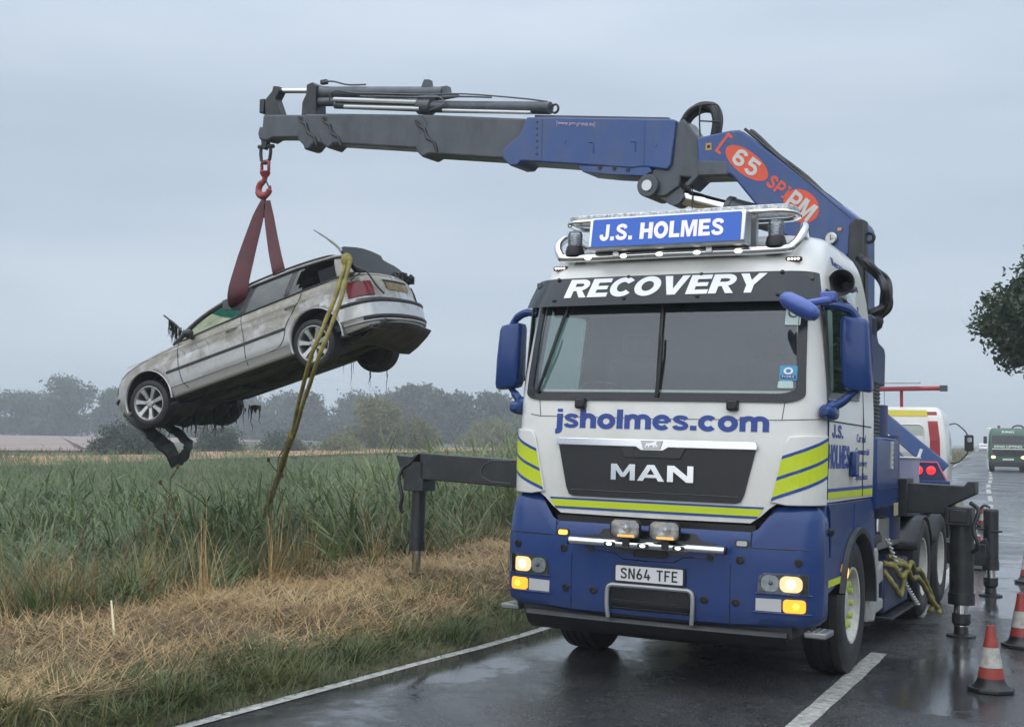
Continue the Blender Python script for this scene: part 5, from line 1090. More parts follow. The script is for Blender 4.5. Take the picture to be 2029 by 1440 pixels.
# bonnet
iA = max(i for i in range(NP) if PLAN[i][0] > .62)
rows = []
for i in range(0, iA+1):
    x, y, z = ringpt(i, 1.0); c = .055*min(1, y/.5)
    rows.append([(x-(.10*(1-abs(q))*(1 if x > 1.9 else max(0, (x-1.5)/.4))*0), y*q, z+c*(1-q*q)) for q in np.linspace(-1, 1, 13)])
MB().grid(rows).build('bonnet', SILV, CAR, smooth=40)
for s in (1, -1):
    mb = MB(); mb.tube([(x, s*y, z) for x, y, z in [ringpt(i, .95) for i in range(NP) if .62 < PLAN[i][0] < 1.95]], .005, 5); mb.build('bonnet_gap', CBLK, CAR)
    # door gaps
    for pts in ([(.70, .955), (.725, .70), (.735, .60), (.715, .40), (.66, .32)], [(-.37, .985), (-.375, .7), (-.345, .48), (-.33, .32)], [(-1.34, .985), (-1.30, .90), (-1.06, .66), (-1.0, .55), (-.95, .47), (-.86, .405), (-.70, .385)]):
        mb = MB(); P = []
        for p in spline([(a, 0, b) for a, b in pts], 5):
            k = min(range(NP), key=lambda q: abs(PLAN[q][0]-p.x)); P.append((p.x, s*(PLAN[k][1]-inset(p.z, p.x)+.0015), p.z))
        mb.tube(P, .0055, 5); mb.build('door_gap', CBLK, CAR)
    mb = MB(); P = [(x, s*(.872-inset(.80, x)+.004), .865+.01*(x<0)) for x in np.linspace(1.6, -1.9, 26)]; mb.tube(P, .004, 5); mb.build('shoulder_line', SILV, CAR)
    def band_(x0, x1, z0, z1, name, mat, th=.012, n=24):
        mb = MB(); rows = []
        for x in np.linspace(x0, x1, n):
            k = min(range(NP), key=lambda q: abs(PLAN[q][0]-x)); y = PLAN[k][1]; zc = lambda z: z+(.03*(.95-x)/2)*0
            rows.append([(x, s*(y-inset(z0, x)), z0), (x, s*(y-inset(z0, x)+th), z0+.006), (x, s*(y-inset(z1, x)+th), z1-.006), (x, s*(y-inset(z1, x)), z1)])
        mb.grid(rows); return mb.build(name, mat, CAR, smooth=40)
    band_(.95, -1.02, .585, .625, 'rub_strip', CBLK)
    band_(.90, -.98, .385, .405, 'sill_edge', pm('sill_bright', (.60, .60, .59), .35, .4, var=.08), .008)
    band_(.92, -1.0, .262, .30, 'sill', SILV, .02)
    for x in (-.22, -1.16):
        mb = MB(); mb.tube(spline([(x+.085, s*.862, .848), (x+.04, s*.885, .852), (x-.04, s*.886, .856), (x-.085, s*.864, .858)], 4), .013, 8); mb.build('door_handle', SILV, CAR)
    # rear lamp, wrapping the corner
    LRED = pm('tail_lamp_red', (.16, .008, .016), .2, var=.25, vscale=9)
    for i0, i1, z0, z1, mat, nm in ((110, 126, .70, .905, LRED, 'tail_lamp'),):
        sel = [i for i in range(NP) if -2.27 < PLAN[i][0] < -1.98 and PLAN[i][1] > .40]
        mb = MB(); rows = []
        for i in sel:
            x, y = PLAN[i]; nx, ny = NRM[i]; rows.append([(x-nx*(inset(z, x)-o), s*(y-ny*(inset(z, x)-o)), z) for z, o in ((.70, 0), (.706, .016), (.80, .018), (.898, .016), (.905, 0))])
        mb.grid(rows); tl = mb.build('tail_lamp', LRED, CAR, smooth=40)
        mb = MB(); rows = []
        for i in sel[:-4]:
            x, y = PLAN[i]; nx, ny = NRM[i]; rows.append([(x-nx*(inset(z, x)-o), s*(y-ny*(inset(z, x)-o)), z) for z, o in ((.908, 0), (.914, .014), (.955, .014), (.962, 0))])
        mb.grid(rows); mb.build('lamp_housing', pm('lamp_housing_grey', (.16, .16, .14), .3, var=.3), tl)
    # door mirror
    mb = MB(); mb.ball((.42, s*.93, .985), .095, 12, (.75, .85, .62)); mb.box((.44, s*.86, .95), (.06, .10, .04)); mb.build('door_mirror', CBLK, CAR, smooth=50)
# tail panel, boot lid details
ADJ = PLAN
tail = lambda y, z, o=0: (float(np.interp(abs(y), [p[1] for p in PLAN[::-1][:40]], [p[0] for p in PLAN[::-1][:40]]))+inset(z, -2.3)-o, y, z)
rows = []
for z, dx in ((1.0, .0), (1.03, .03), (1.045, .07)): rows.append([(tail(y, .99)[0]+dx, y, z) for y in np.linspace(-.70, .70, 15)])
MB().grid(rows).build('tailgate_lip', SILV, CAR, smooth=50)
wrap(flat_poly([[(-.29, .765), (-.29, .905), (.29, .905), (.29, .765)]]), lambda y, z, o: tail(y, z, o), .004, 'plate_recess', CBLK, CAR, step=.12)
pl_ = wrap(flat_poly([[(-.26, .785), (-.26, .885), (.26, .885), (.26, .785)]]), lambda y, z, o: tail(y, z, o), .004, 'number_plate', pm('muddy_plate', (.22, .16, .06), .6, var=.5, vscale=8), CAR, step=.12, off=.006)
mb = MB(); mb.lathe(tail(0, .955, .002), (-1, 0, 0), [(0, .042), (.008, .042), (.010, .034), (.008, .001)], 20); mb.build('boot_badge', ALLOY, CAR)
mb = MB(); mb.tube([tail(y, .915, .004) for y in np.linspace(-.30, .30, 9)], .012, 6); mb.build('plate_light_bar', CBLK, CAR)
mb = MB(); mb.tube([tail(y, .668, .002) for y in np.linspace(-.76, .76, 21)], .006, 5); mb.build('tailgate_gap', CBLK, CAR)
# rear bumper trims
def rearband(z0, z1, o, xmax, name, mat, lip=.0):
    for nm, rng_ in ((name, range(NP)),):
        sel = [i for i in range(NP) if PLAN[i][0] < xmax]; pts = [(i, 1) for i in sel]+[(i, -1) for i in sel[::-1][1:]]; rows = []
        for i, s in pts:
            x, y = PLAN[i]; nx, ny = NRM[i]; rows.append([(x-nx*(inset(z, x)-q), s*(y-ny*(inset(z, x)-q)), z) for z, q in ((z0, o*.2), (z0+.012, o), (z1-.012, o), (z1, o*.2))])
        MB().grid(rows).build(nm, mat, CAR, smooth=45)
rearband(.60, .648, .030, -1.78, 'bumper_strip', CBLK)
rearband(.42, .60, .022, -1.80, 'rear_bumper', SILV)
rearband(.385, .425, .034, -2.10, 'bumper_insert', CBLK)
rearband(.35, .387, .040, -1.84, 'bumper_lip', SILV)
# torn diffuser hanging under the tail
mb = MB(); rows = []
for x, z, hw in ((-2.30, .35, .62), (-2.20, .30, .66), (-2.0, .22, .70), (-1.85, .17, .70), (-1.75, .20, .66)): rows.append([(x, y, z-.09*max(0, -y)/.7) for y in np.linspace(-hw, hw*.9, 9)])
mb.grid(rows); o = mb.build('rear_undertray', UNDER, CAR, smooth=40); o.modifiers.new('s', 'SOLIDIFY').thickness = .02
# underside
mb = MB(); mb.bb((-2.15, -.70, .27), (1.95, .70, .33)); mb.bb((-1.05, -.78, .255), (.95, .78, .30)); mb.cyl((-1.9, -.12, .245), (.8, -.12, .245), .06, n=10); mb.bb((-1.9, .15, .20), (-1.2, .55, .30)); mb.bb((.3, -.25, .20), (1.2, .25, .32)); mb.cyl((-1.43, -.6, .30), (-1.43, .6, .30), .05); mb.cyl((1.33, -.6, .30), (1.33, .6, .30), .045); mb.bb((-.9, -.6, .235), (.2, -.35, .27)); mb.bb((-.9, .3, .235), (.4, .6, .27)); mb.build('underbody', UNDER, CAR, bevel=.01)
for k in range(7):
    mb = MB(); y = -.62+k*.2; mb.tube([(x, y+.012*math.sin(x*5+k), .245-.012*math.sin(x*3+k*2)) for x in np.linspace(-1.0, .95, 12)], .012, 5); mb.build('underbody_pipe', UNDER, CAR)
# interior
mb = MB(); mb.bb((-2.0, -.74, .36), (.8, .74, .44)); mb.bb((.45, -.72, .44), (.75, .72, .86)); mb.build('cabin_floor', CBLK, CAR)
for x in (-.25, -1.15):
    for y in (-.36, .36):
        mb = MB(); mb.box((x, y, .70), (.14, .46, .50), Matrix.Rotation(R(-14), 3, 'Y')); mb.box((x+.24, y, .55), (.46, .46, .15)); mb.build('seat', CBLK, CAR, bevel=.04, seg=3)
# greenhouse: belt and roof-rail stations
BEL = [(.80, .775, .945), (.35, .80, .970), (-.30, .80, .992), (-.42, .80, .994), (-1.05, .80, 1.002), (-1.13, .80, 1.003), (-1.88, .775, 1.012), (-2.12, .735, 1.01)]
RAI = [(-.10, .575, 1.318), (-.30, .60, 1.350), (-.50, .605, 1.368), (-.62, .607, 1.372), (-1.20, .605, 1.372), (-1.29, .603, 1.370), (-1.80, .59, 1.338), (-1.93, .575, 1.305)]
def gh(i0, i1, e0=0, e1=0, n=7, bulge=.018):
    """patch of the glasshouse between stations i0 and i1"""
    rows = []
    for t in np.linspace(0, 1, n):
        b = Vector(BEL[i0]).lerp(Vector(BEL[i1]), t); r = Vector(RAI[i0]).lerp(Vector(RAI[i1]), t)
        rows.append([(lambda p: (p.x, p.y+bulge*math.sin(PI*q), p.z))(b.lerp(r, q)) for q in np.linspace(e0, 1-e1, 7)])
    return rows
def flip(rows, s): return [[(x, s*y, z) for x, y, z in r] for r in rows]
for s in (1, -1):
    for nm, i0, i1, mat in (('b_pillar', 2, 3, CBLK), ('c_pillar', 4, 5, CBLK), ('d_pillar', 6, 7, SILV)):
        MB().grid(flip(gh(i0, i1), s)).build(nm, mat, CAR).modifiers.new('s', 'SOLIDIFY').thickness = .03
    MB().grid(flip(gh(3, 4), s)).build('side_window', DGL, CAR, smooth=60)
    mb = MB(); mb.tube([(x, s*y, z) for x, y, z in [tuple(Vector(BEL[0]).lerp(Vector(RAI[0]), t)+Vector((0.03*math.sin(PI*t), 0, .05*math.sin(PI*t)))) for t in np.linspace(0, 1, 10)]], .034, 8); mb.build('a_pillar', SILV if s < 0 else CBLK, CAR)
    mb = MB(); mb.tube([(x, s*(y+.012), z-.005) for x, y, z in [tuple(Vector(BEL[0]).lerp(Vector(RAI[0]), t)+Vector((-.02+0.03*math.sin(PI*t), 0, .03+.05*math.sin(PI*t)))) for t in np.linspace(.1, 1, 9)]], .012, 6); mb.build('pillar_trim', SILV, CAR)
    mb = MB(); mb.tube(spline([(x, s*(y+.004), z+.004) for x, y, z in RAI], 3), .020, 7); mb.build('roof_gutter', SILV, CAR)
    mb = MB(); mb.tube(spline([(x, s*(y+.022), z-.012) for x, y, z in RAI], 3), .014, 6); mb.tube(spline([(x, s*(y+.008), z+.004) for x, y, z in BEL], 3), .010, 6); mb.build('window_trim', CBLK, CAR)
    # roof rail
    mb = MB(); mb.tube(spline([(-.02, s*.545, 1.335), (-.12, s*.545, 1.385), (-.25, s*.545, 1.415), (-.6, s*.545, 1.435), (-1.1, s*.545, 1.435), (-1.5, s*.545, 1.415), (-1.72, s*.54, 1.39), (-1.80, s*.54, 1.36)], 4), .015, 8)
    for x in (-.45, -1.20): mb.bb((x-.05, s*.535, 1.37), (x+.05, s*.555, 1.432))
    mb.build('roof_rail', CBLK, CAR)
# the smashed rear quarter window: jagged remains of the pane
rows = gh(5, 6, n=12)
V = [p for r in rows for p in r]; F = []
for j in range(11):
    for i in range(6):
        if (j < 2 and not (j == 1 and i in (2, 3, 4))) or (j == 2 and i == 0): F.append((j*7+i, j*7+i+1, (j+1)*7+i+1, (j+1)*7+i))
_used = sorted({q for f in F for q in f}); _ix = {q: k for k, q in enumerate(_used)}
for s in (1, -1): MB().add([(V[q][0], s*V[q][1], V[q][2]) for q in _used], [[_ix[q] for q in f] for f in F]).build('broken_window', DGL, CAR)
mb = MB(); mb.bb((-2.05, -.60, .45), (-1.35, .60, 1.0)); mb.bb((-1.9, -.56, 1.0), (-1.5, .56, 1.25)); mb.build('load_liner', pm('liner_dark', (.014, .017, .022), .8, var=.3), CAR)
# roof and windscreen
rl = spline(RAI, 4); rows = [[(p.x+.05*(1-q*q)*(1 if k < 6 else -.2), p.y*q, p.z+.045*(1-q*q)) for q in np.linspace(-1, 1, 13)] for k, p in enumerate(rl)]
ro = MB().grid(rows).build('roof', SILV, CAR, smooth=60); ro.modifiers.new('s', 'SOLIDIFY').thickness = .02
mud_gl = glass('stained_glass', (.50, .58, .44), .4, .1, .2, dirt=.92, dirtcol=(.36, .385, .25))
rows = []
for t in np.linspace(0, 1, 10):
    a = Vector(BEL[0]).lerp(Vector(RAI[0]), t)+Vector((.03*math.sin(PI*t), 0, .05*math.sin(PI*t))); rows.append([(a.x+.16*(1-q*q)*(1-.6*t), a.y*q*.97, a.z) for q in np.linspace(-1, 1, 13)])
MB().grid(rows).build('windscreen', mud_gl, CAR, smooth=60)
TEAL = glass('teal_glass', (.08, .46, .42), .4, .1, .2, dirt=.8, dirtcol=(.05, .27, .255))
MB().grid([[(x-.012, y, z-.012) for x, y, z in r] for r in rows[6:]]).build('sun_strip', TEAL, CAR, smooth=60)
# torn headlining hanging in the front window
MB().add([(.0, .60, 1.33), (-.18, .60, 1.33), (-.52, .62, 1.36), (-.50, .66, 1.16), (-.40, .69, 1.08), (-.18, .68, 1.14), (-.02, .66, 1.20)], [tuple(range(7))]).build('torn_headlining', CBLK, CAR, smooth=0).modifiers.new('s', 'SOLIDIFY').thickness = .015
# wheels
def car_wheel(x, y, z, s, steer=0):
    w0 = empty('wheel', (x, y, z)); w0.parent = CAR; w0.rotation_euler = (0, 0, R(steer)); rr, h = .316, .11
    mb = MB(); mb.lathe((0, 0, 0), (0, s, 0), [(-h, .21), (-h, .225), (-h*1.02, .28), (-h*.85, .308), (-h*.4, .316), (h*.4, .316), (h*.85, .308), (h*1.02, .28), (h, .235), (h*.92, .222), (h*.6, .21)], 44); mb.build('tyre', RUBBER, w0, smooth=40)
    mb = MB(); mb.lathe((0, 0, 0), (0, s, 0), [(h*.80, .218), (h*1.0, .232), (h*1.02, .226), (h*.86, .210), (h*.2, .205), (-h*.6, .20)], 44); rim = mb.build('rim', ALLOY, w0, smooth=50)
    mb = MB(); mb.cyl((0, s*h*-.3, 0), (0, s*h*-.25, 0), .205, n=30); mb.build('brake_disc', UNDER, w0)
    for k in range(7):
        t = 2*PI*k/7+.35; d = Vector((math.cos(t), 0, math.sin(t))); q = Vector((-math.sin(t), 0, math.cos(t)))
        V = []
        for rad, wd, y0 in ((.04, .028, .72), (.10, .026, .80), (.17, .032, .86), (.213, .044, .92)):
            c = d*rad
            V += [c-q*wd+Vector((0, s*h*(y0-.25), 0)), c-q*wd*.8+Vector((0, s*h*y0, 0)), c+q*wd*.8+Vector((0, s*h*y0, 0)), c+q*wd+Vector((0, s*h*(y0-.25), 0))]
        F = []
        for j in range(3): F += [(j*4+i, j*4+(i+1) % 4, j*4+4+(i+1) % 4, j*4+4+i) for i in range(4)]
        MB().add(V, F+[(0, 1, 2, 3), (12, 13, 14, 15)]).build('spoke', ALLOY, w0, smooth=30)
    mb = MB(); mb.lathe((0, s*h*.4, 0), (0, s, 0), [(0, .06), (h*.42, .058), (h*.46, .034), (h*.50, .032), (h*.50, .001)], 20); mb.build('hub', ALLOY, w0)
    for k in range(5):
        t = 2*PI*k/5; MB().cyl((.055*math.cos(t), s*h*.78, .055*math.sin(t)), (.055*math.cos(t), s*h*.86, .055*math.sin(t)), .011, n=8).build('wheel_bolt', CBLK, w0)
for s in (1, -1):
    car_wheel(1.3625, s*.742, .30, s, 4); car_wheel(-1.3625, s*.742, .30, s)
# front lamps and grille glimpsed at the nose
mb = MB(); rows = []
for i in [i for i in range(NP) if 1.93 < PLAN[i][0] < 2.15]:
    x, y = PLAN[i]; nx, ny = NRM[i]; rows.append([(x-nx*(inset(z, x)-.006), y-ny*(inset(z, x)-.006), z) for z in (.60, .65, .70)])
mb.grid(rows); mb.build('headlamp', CBLK, CAR)
mb = MB(); mb.tube([(PLAN[i][0]+.012, PLAN[i][1], .50) for i in range(NP) if PLAN[i][0] > 1.9], .02, 6); mb.build('bumper_strip', CBLK, CAR)
# torn plastic undertray hanging below the nose
OUT = [(.715, .17), (.683, -.112), (.574, -.258), (.239, -.522), (.06, -.50), (-.025, -.438), (-.133, -.204), (-.04, .021), (.06, .18)]
INN = [(.44, .06), (.40, -.02), (.33, -.12), (.17, -.36), (.12, -.34), (.06, -.29), (.04, -.24), (.14, -.08), (.25, .08)]
def _rag(P, k):
    o = []
    for i, (a, b) in enumerate(P):
        c, d = P[(i+1) % len(P)]
        for j in range(3): t = j/3; o.append((a+(c-a)*t+k*math.sin(i*7.1+j*2.9), b+(d-b)*t+k*math.cos(i*5.3+j*3.7)))
    return o
bm = ring_flat(_rag(OUT, .018), _rag(INN, .012)); wrap(bm, lambda y, z, o: (1.68+.10*math.sin(z*6)+.05*y-o, y, z), .035, 'torn_undertray', CBLK, CAR, bevel=.006)
mb = MB(); rows = []
for k, y in enumerate(np.linspace(.78, -.55, 12)): rows.append([(x+.04*math.sin(k*1.9+x*3), y, z+.05*math.sin(k*2.3+x*5)-.05*(k % 3 == 1)) for x, z in ((1.85, .25), (1.75, .15), (1.6, .10), (1.4, .10), (1.2, .14), (1.05, .24))])
mb.grid(rows); mb.build('hanging_liner', UNDER, CAR, smooth=30).modifiers.new('s', 'SOLIDIFY').thickness = .02
# rear: popped spoiler panel, loose white trim, broken glass edge
SPO = [(.658, 1.36), (.62, 1.41), (.541, 1.442), (.3, 1.458), (.119, 1.463), (-.1, 1.445), (-.325, 1.405), (-.275, 1.33), (-.40, 1.30), (-.571, 1.285), (-.70, 1.25), (-.79, 1.20), (-.72, 1.02), (0, 1.02), (.6, 1.05)]
bm = flat_poly([SPO]); wrap(bm, lambda y, z, o: (-1.92+o-(1.46-z)*.45-.06*(1-(y/.7)**2), y, z), .03, 'popped_spoiler', pm('spoiler_black', (.016, .019, .024), .65, var=.2), CAR, step=.15, bevel=.006)
mb = MB(); mb.tube(spline([(-1.95, .60, 1.31), (-1.95, .68, 1.41), (-1.95, .834, 1.478), (-1.95, 1.0, 1.53), (-1.95, 1.192, 1.578)], 5), [.022]*6+[.020]*6+[.014]*6+[.008]*3, 8); mb.build('loose_trim', pm('trim_pale', (.78, .79, .80), .35, var=.08), CAR)
mb = MB(); mb.tube(spline([(-2.0, .62, 1.25), (-2.1, .60, 1.10), (-2.2, .60, 1.03), (-2.24, .575, .93), (-2.27, .52, .80), (-2.30, .44, .70)], 5), .013, 6); mb.tube(spline([(-2.15, .66, 1.0), (-2.14, .74, .97), (-2.10, .80, .93), (-2.08, .81, .90)], 4), .010, 6); mb.build('loose_cable', CBLK, CAR)
mb = MB()
for k in range(14): y = -.2-.04*k; mb.box((-2.16+.02*math.sin(k*3), y, 1.06+.03*math.sin(k*2.3)), (.07, .04, .05+.03*math.sin(k*5)), Matrix.Rotation(k*.7, 3, 'Y'))
mb.build('broken_glass_edge', CBLK, CAR)
# lifted wiper with weed caught on it
mb = MB(); mb.tube([(1.073, .5, 1.479), (.885, .52, 1.273), (.74, .55, 1.06)], .012, 6); mb.build('lifted_wiper', CBLK, CAR)
# ------------------------------------------------------------------ pond weed dripping off the car
WEED = leafmat('pond_weed', [(.012, .016, .010), (.022, .026, .014), (.045, .045, .022)], .6, .15)
def strands(name, tops, label, rad=(.003, .010), ln=(.1, .35)):
    mb = MB(); base = Vector(tops[0][0])
    for p, n_, spread in tops:
        for k in range(n_):
            q = Vector(p)+Vector((random.uniform(-1, 1)*spread, random.uniform(-1, 1)*spread, 0)); L = ln[0]+(ln[1]-ln[0])*random.random()**2.2; r0 = random.uniform(*rad)
            mb.tube([q+Vector((random.uniform(-.004, .004)*j, random.uniform(-.004, .004)*j, -L*j/5))-base for j in range(6)], [r0, r0*1.3, r0, r0*.8, r0*.5, r0*.2], 4)
    o = mb.build(name, WEED, None, smooth=60); o.location = base; return tag(o, label, 'weed', kind='stuff')
cw = lambda x, y, z: CARM @ Vector((x, y, z))
strands('hanging_weed', [(cw(1.6-.08*k, .55-.11*k, .14+.04*math.sin(k)), 5, .10) for k in range(12)]+[(cw(1.25-.1*k, -.35-.05*k, .12), 4, .12) for k in range(4)], 'dark pond weed dripping below the front of the hanging car', rad=(.005, .022), ln=(.08, .40))
strands('hanging_weed', [(cw(-1.3, -.55, .0), 3, .03), (cw(-1.5, -.65, .02), 2, .03), (cw(-.9, -.7, .25), 3, .1)], 'thin weed strands dangling below the rear wheel of the hanging car', (.002, .006), (.15, .75))
strands('hanging_weed', [(cw(.98-.03*k, .5, 1.38-.035*k), 5, .03) for k in range(7)], 'dark weed draped over the lifted wiper of the hanging car', (.003, .010), (.18, .36))
# ------------------------------------------------------------------ yellow strop from the car down into the reeds
STROP = pm('strop_yellow', (.30, .25, .065), .7, var=.3, vscale=10, bump=.5, bscale=80, dirt=((.10, .10, .05), .7, 7))
p1 = [Vector(p) for p in ((-2.074, 15.05, 3.985), (-2.214, 14.95, 3.436), (-2.51, 15.05, 2.691), (-2.975, 16.6, 1.8), (-3.358, 17.8, 1.224), (-3.704, 18.8, 0.724), (-3.954, 19.5, 0.362))]
p2 = [Vector(p) for p in ((-2.029, 15.0, 3.96), (-2.132, 14.9, 3.414), (-2.414, 15.0, 2.67), (-2.945, 16.55, 1.78))]
strop = empty('tow_strop', p1[-1]); tag(strop, 'long yellow strop slanting from the rear of the hanging car into the reeds', 'strop')
for nm, P, r0 in (('strop_leg', p1[:4], .027), ('strop_leg', p2, .027), ('strop_tail', p1[3:], .046)):
    mb = MB(); q = spline(P, 7); mb.tube([p-p1[-1]+Vector((.004*math.sin(i*1.3), .004*math.cos(i*.9), 0)) for i, p in enumerate(q)], [r0*(1+.10*math.sin(i*1.7)) for i in range(len(q))], 8); mb.build(nm, STROP, strop, smooth=60)
mb = MB(); mb.ball(p1[3]-p1[-1], .055, 10, (1, 1, 1.3)); mb.build('strop_knot', STROP, strop)
mb = MB(); mb.ball(p1[0]-p1[-1], .075, 10, (1, .8, 1.2)); mb.build('strop_knot', STROP, strop)
# ------------------------------------------------------------------ rope on the locker of the lorry
ROPE = pm('rope_yellow', (.23, .20, .055), .75, var=.3, vscale=14, bump=.6, bscale=70, dirt=((.10, .10, .06), .7, 9))
rp = empty('rope_coil', TM @ Vector((1.25, 3.6, .3))); tag(rp, 'tangled yellow rope slung over the side locker behind the lorry cab', 'rope')
RI = Matrix.Translation(-(TM @ Vector((1.25, 3.6, .3)))) @ TM
for pts, r0, mat, nm in (([(1.16, 3.0, .76), (1.24, 3.15, .72), (1.27, 3.3, .62), (1.29, 3.5, .66), (1.29, 3.8, .72), (1.28, 4.05, .63), (1.30, 4.3, .60), (1.34, 4.55, .42), (1.38, 4.62, .26), (1.36, 4.5, .18)], .026, ROPE, 'rope'),
                         ([(1.15, 3.05, .70), (1.25, 3.1, .55), (1.27, 3.3, .45), (1.26, 3.5, .55), (1.27, 3.6, .70), (1.24, 3.4, .76), (1.15, 3.3, .80)], .025, ROPE, 'rope'),
                         ([(1.18, 3.2, .74), (1.28, 3.45, .72), (1.31, 3.7, .58), (1.31, 4.0, .56), (1.33, 4.25, .48), (1.38, 4.5, .30), (1.42, 4.7, .20), (1.44, 4.6, .16)], .026, ROPE, 'rope')):
    mb = MB(); q = spline(pts, 7); mb.tube([RI @ Vector(p) for p in q], [r0*(1+.12*math.sin(i*1.9)) for i in range(len(q))], 8); mb.build(nm, mat, rp, smooth=60)
tw = empty('twisted_cord', TM @ Vector((1.27, 4.2, .3))); tag(tw, 'thin pale twisted cord hanging down over the side locker of the lorry', 'cord')
for ph in (0, PI):
    mb = MB(); A_, B_ = Vector((1.20, 3.0, .98)), Vector((1.30, 4.15, .29)); mb.tube([(Matrix.Translation(-(TM @ Vector((1.27, 4.2, .3)))) @ TM) @ (A_.lerp(B_, t)+Vector((.014*math.cos(t*60+ph), 0, .014*math.sin(t*60+ph)-.05*math.sin(PI*t)))) for t in np.linspace(0, 1, 60)], .011, 5); mb.build('strand', PALE, tw, smooth=60)
# ------------------------------------------------------------------ traffic cones
CRED = pm('cone_red', (.32, .035, .024), .5, var=.18, vscale=9, dirt=((.10, .07, .06), .55, 11))
CWHT = pm('cone_white', (.44, .43, .40), .5, var=.15, vscale=9, dirt=((.14, .12, .09), .8, 13))
def cone(x, y, rz, label, hgt=.485):
    k = hgt/.52; root = empty('traffic_cone', (x, y, .006), rz); tag(root, label, 'cone', 'traffic cones along the road')
    oc = [(.185*k*math.cos(t), .185*k*math.sin(t)) for t in np.linspace(PI/8, 2*PI+PI/8, 8, endpoint=False)]
    mb = MB(); mb.prism(oc, lambda a, b, t: (a, b, t), 0, .03*k); mb.lathe((0, 0, .03*k), (0, 0, 1), [(0, .15*k), (.015*k, .13*k), (.05*k, .108*k), (.075*k, .102*k)], 24); mb.build('base', BLACK, root, bevel=.006)
    rr = lambda z: interp(z, [.09, .50], [.104, .031])*k
    for nm, z0, z1, mat in (('cone_body', .085, .19, CRED), ('reflective_sleeve', .19, .345, CWHT), ('cone_body', .345, .515, CRED)):
        mb = MB(); mb.lathe((0, 0, 0), (0, 0, 1), [(z*k, rr(z)+(.003 if nm[0] == 'r' else 0)) for z in np.linspace(z0, z1, 4)]+([(z1*k, .012)] if z1 > .5 else []), 26); mb.build(nm, mat, root, smooth=50)
for c in ((3.603, 9.20, .3, 'nearest traffic cone, red and dirty white, at the bottom right of the road'), (4.66, 11.2, .9, 'traffic cone cut by the right edge of the picture, behind the nearest cone'), (6.88, 18.0, .2, 'small traffic cone standing behind the two stabiliser legs'), (6.90, 16.35, .5, 'traffic cone at the right edge of the picture, only its base in view'), (10.25, 26.6, .1, 'far red and white traffic cone beside the centre line behind the stabiliser')): cone(*c)
# ------------------------------------------------------------------ second recovery vehicle, seen from behind
WV = empty('wrecker_van', (7.50, 24.2, .0), R(-22)); tag(WV, 'white and red recovery van seen from behind with a blue lifting arm on its deck', 'van')
VRED = pm('van_red', (.34, .03, .035), .4, var=.08); VYEL = pm('van_yellow', (.62, .50, .04), .4, var=.05); PINK = pm('reflective_pink', (.45, .10, .16), .4)
mb = MB(); rows = []
for z, hw, y0 in ((.85, .98, 2.0), (1.3, 1.0, 2.0), (1.9, .985, 2.02), (2.35, .93, 2.06), (2.52, .88, 2.12), (2.60, .78, 2.25)): rows.append([(x, 3.3+y, z) for x, y in rrect(2*hw, 2.6-(y0-2)*2, .09, 5)])
mb.grid(rows, True); mb.add(rows[-1], [tuple(range(24))]); mb.build('cab', WHITE, WV, smooth=50)
bk = lambda x, z, o=0: (x, interp(z, [.85, 1.9, 2.35, 2.52], [1.998, 2.018, 2.058, 2.118])-o, z)
wrap(flat_poly([[(.64, 1.0), (.86, 1.0), (.85, 1.9), (.78, 2.50), (.58, 2.50), (.65, 1.9)]]), bk, .006, 'red_stripe', VRED, WV, step=.3)
wrap(flat_poly([[(-.75, 2.40), (.60, 2.40), (.58, 2.53), (-.72, 2.53)]]), bk, .009, 'yellow_stripe', VYEL, WV, step=.3)
mb = MB(); mb.tube([bk(x, z, .006) for x, z in rrect(.56, .75, .12, 5, .25, 1.85)], .012, 6, close=True); mb.build('window_pressing', WHITE, WV)
wrap(flat_poly([rrect(.54, .73, .11, 5, .25, 1.85)]), bk, .002, 'blanked_window', pm('panel_green_grey', (.44, .48, .42), .3, var=.05), WV, off=.001)
for s in (1, -1):
    mb = MB(); mb.tube(spline([(s*.98, 3.6, 2.25), (s*1.12, 3.5, 2.27), (s*1.30, 3.4, 2.12), (s*1.36, 3.4, 2.02)], 4), .014, 6); mb.tube(spline([(s*1.0, 3.6, 1.40), (s*1.16, 3.5, 1.42), (s*1.32, 3.4, 1.58), (s*1.37, 3.4, 1.68)], 4), .014, 6); ma = mb.build('mirror_arm', BLACK, WV)
    mb = MB(); mb.prism(rrect(.19, .36, .04, 4, s*1.39, 1.85), lambda a, b, t: (a, t, b), 3.34, 3.46); mb.build('mirror', BLACK, WV, bevel=.015)
    mb = MB(); mb.prism(rrect(.10, .10, .03, 4, s*1.40, 1.92), lambda a, b, t: (a, t, b), 3.332, 3.342); mb.build('mirror_glass', CHROME, WV)
    wheel('wheel', (s*.92, 1.0, .42), .42, .32, .24, WV, False, out=s, tread_n=32); wheel('wheel', (s*.92, 4.2, .42), .42, .26, .24, WV, False, out=s, tread_n=32)
mb = MB(); mb.bb((-1.05, .2, .85), (1.05, 2.0, 1.02)); mb.bb((-.35, .2, .5), (.35, 4.4, .85)); mb.bb((-.9, 2.0, .55), (.9, 4.5, .9)); mb.build('deck', DBLUE, WV, bevel=.01)
mb = MB(); mb.prism([(.34, 1.0), (.34, 1.46), (.88, 1.46), (1.10, 1.0)], lambda a, b, t: (a, t, b), .16, .26); rp_ = mb.build('rear_panel', DBLUE, WV, bevel=.01)
mb = MB(); mb.tube([(.34, .15, 1.02), (.34, .15, 1.46), (.88, .15, 1.46), (1.10, .15, 1.02)], .022, 6); mb.build('panel_frame', PINK, rp_)
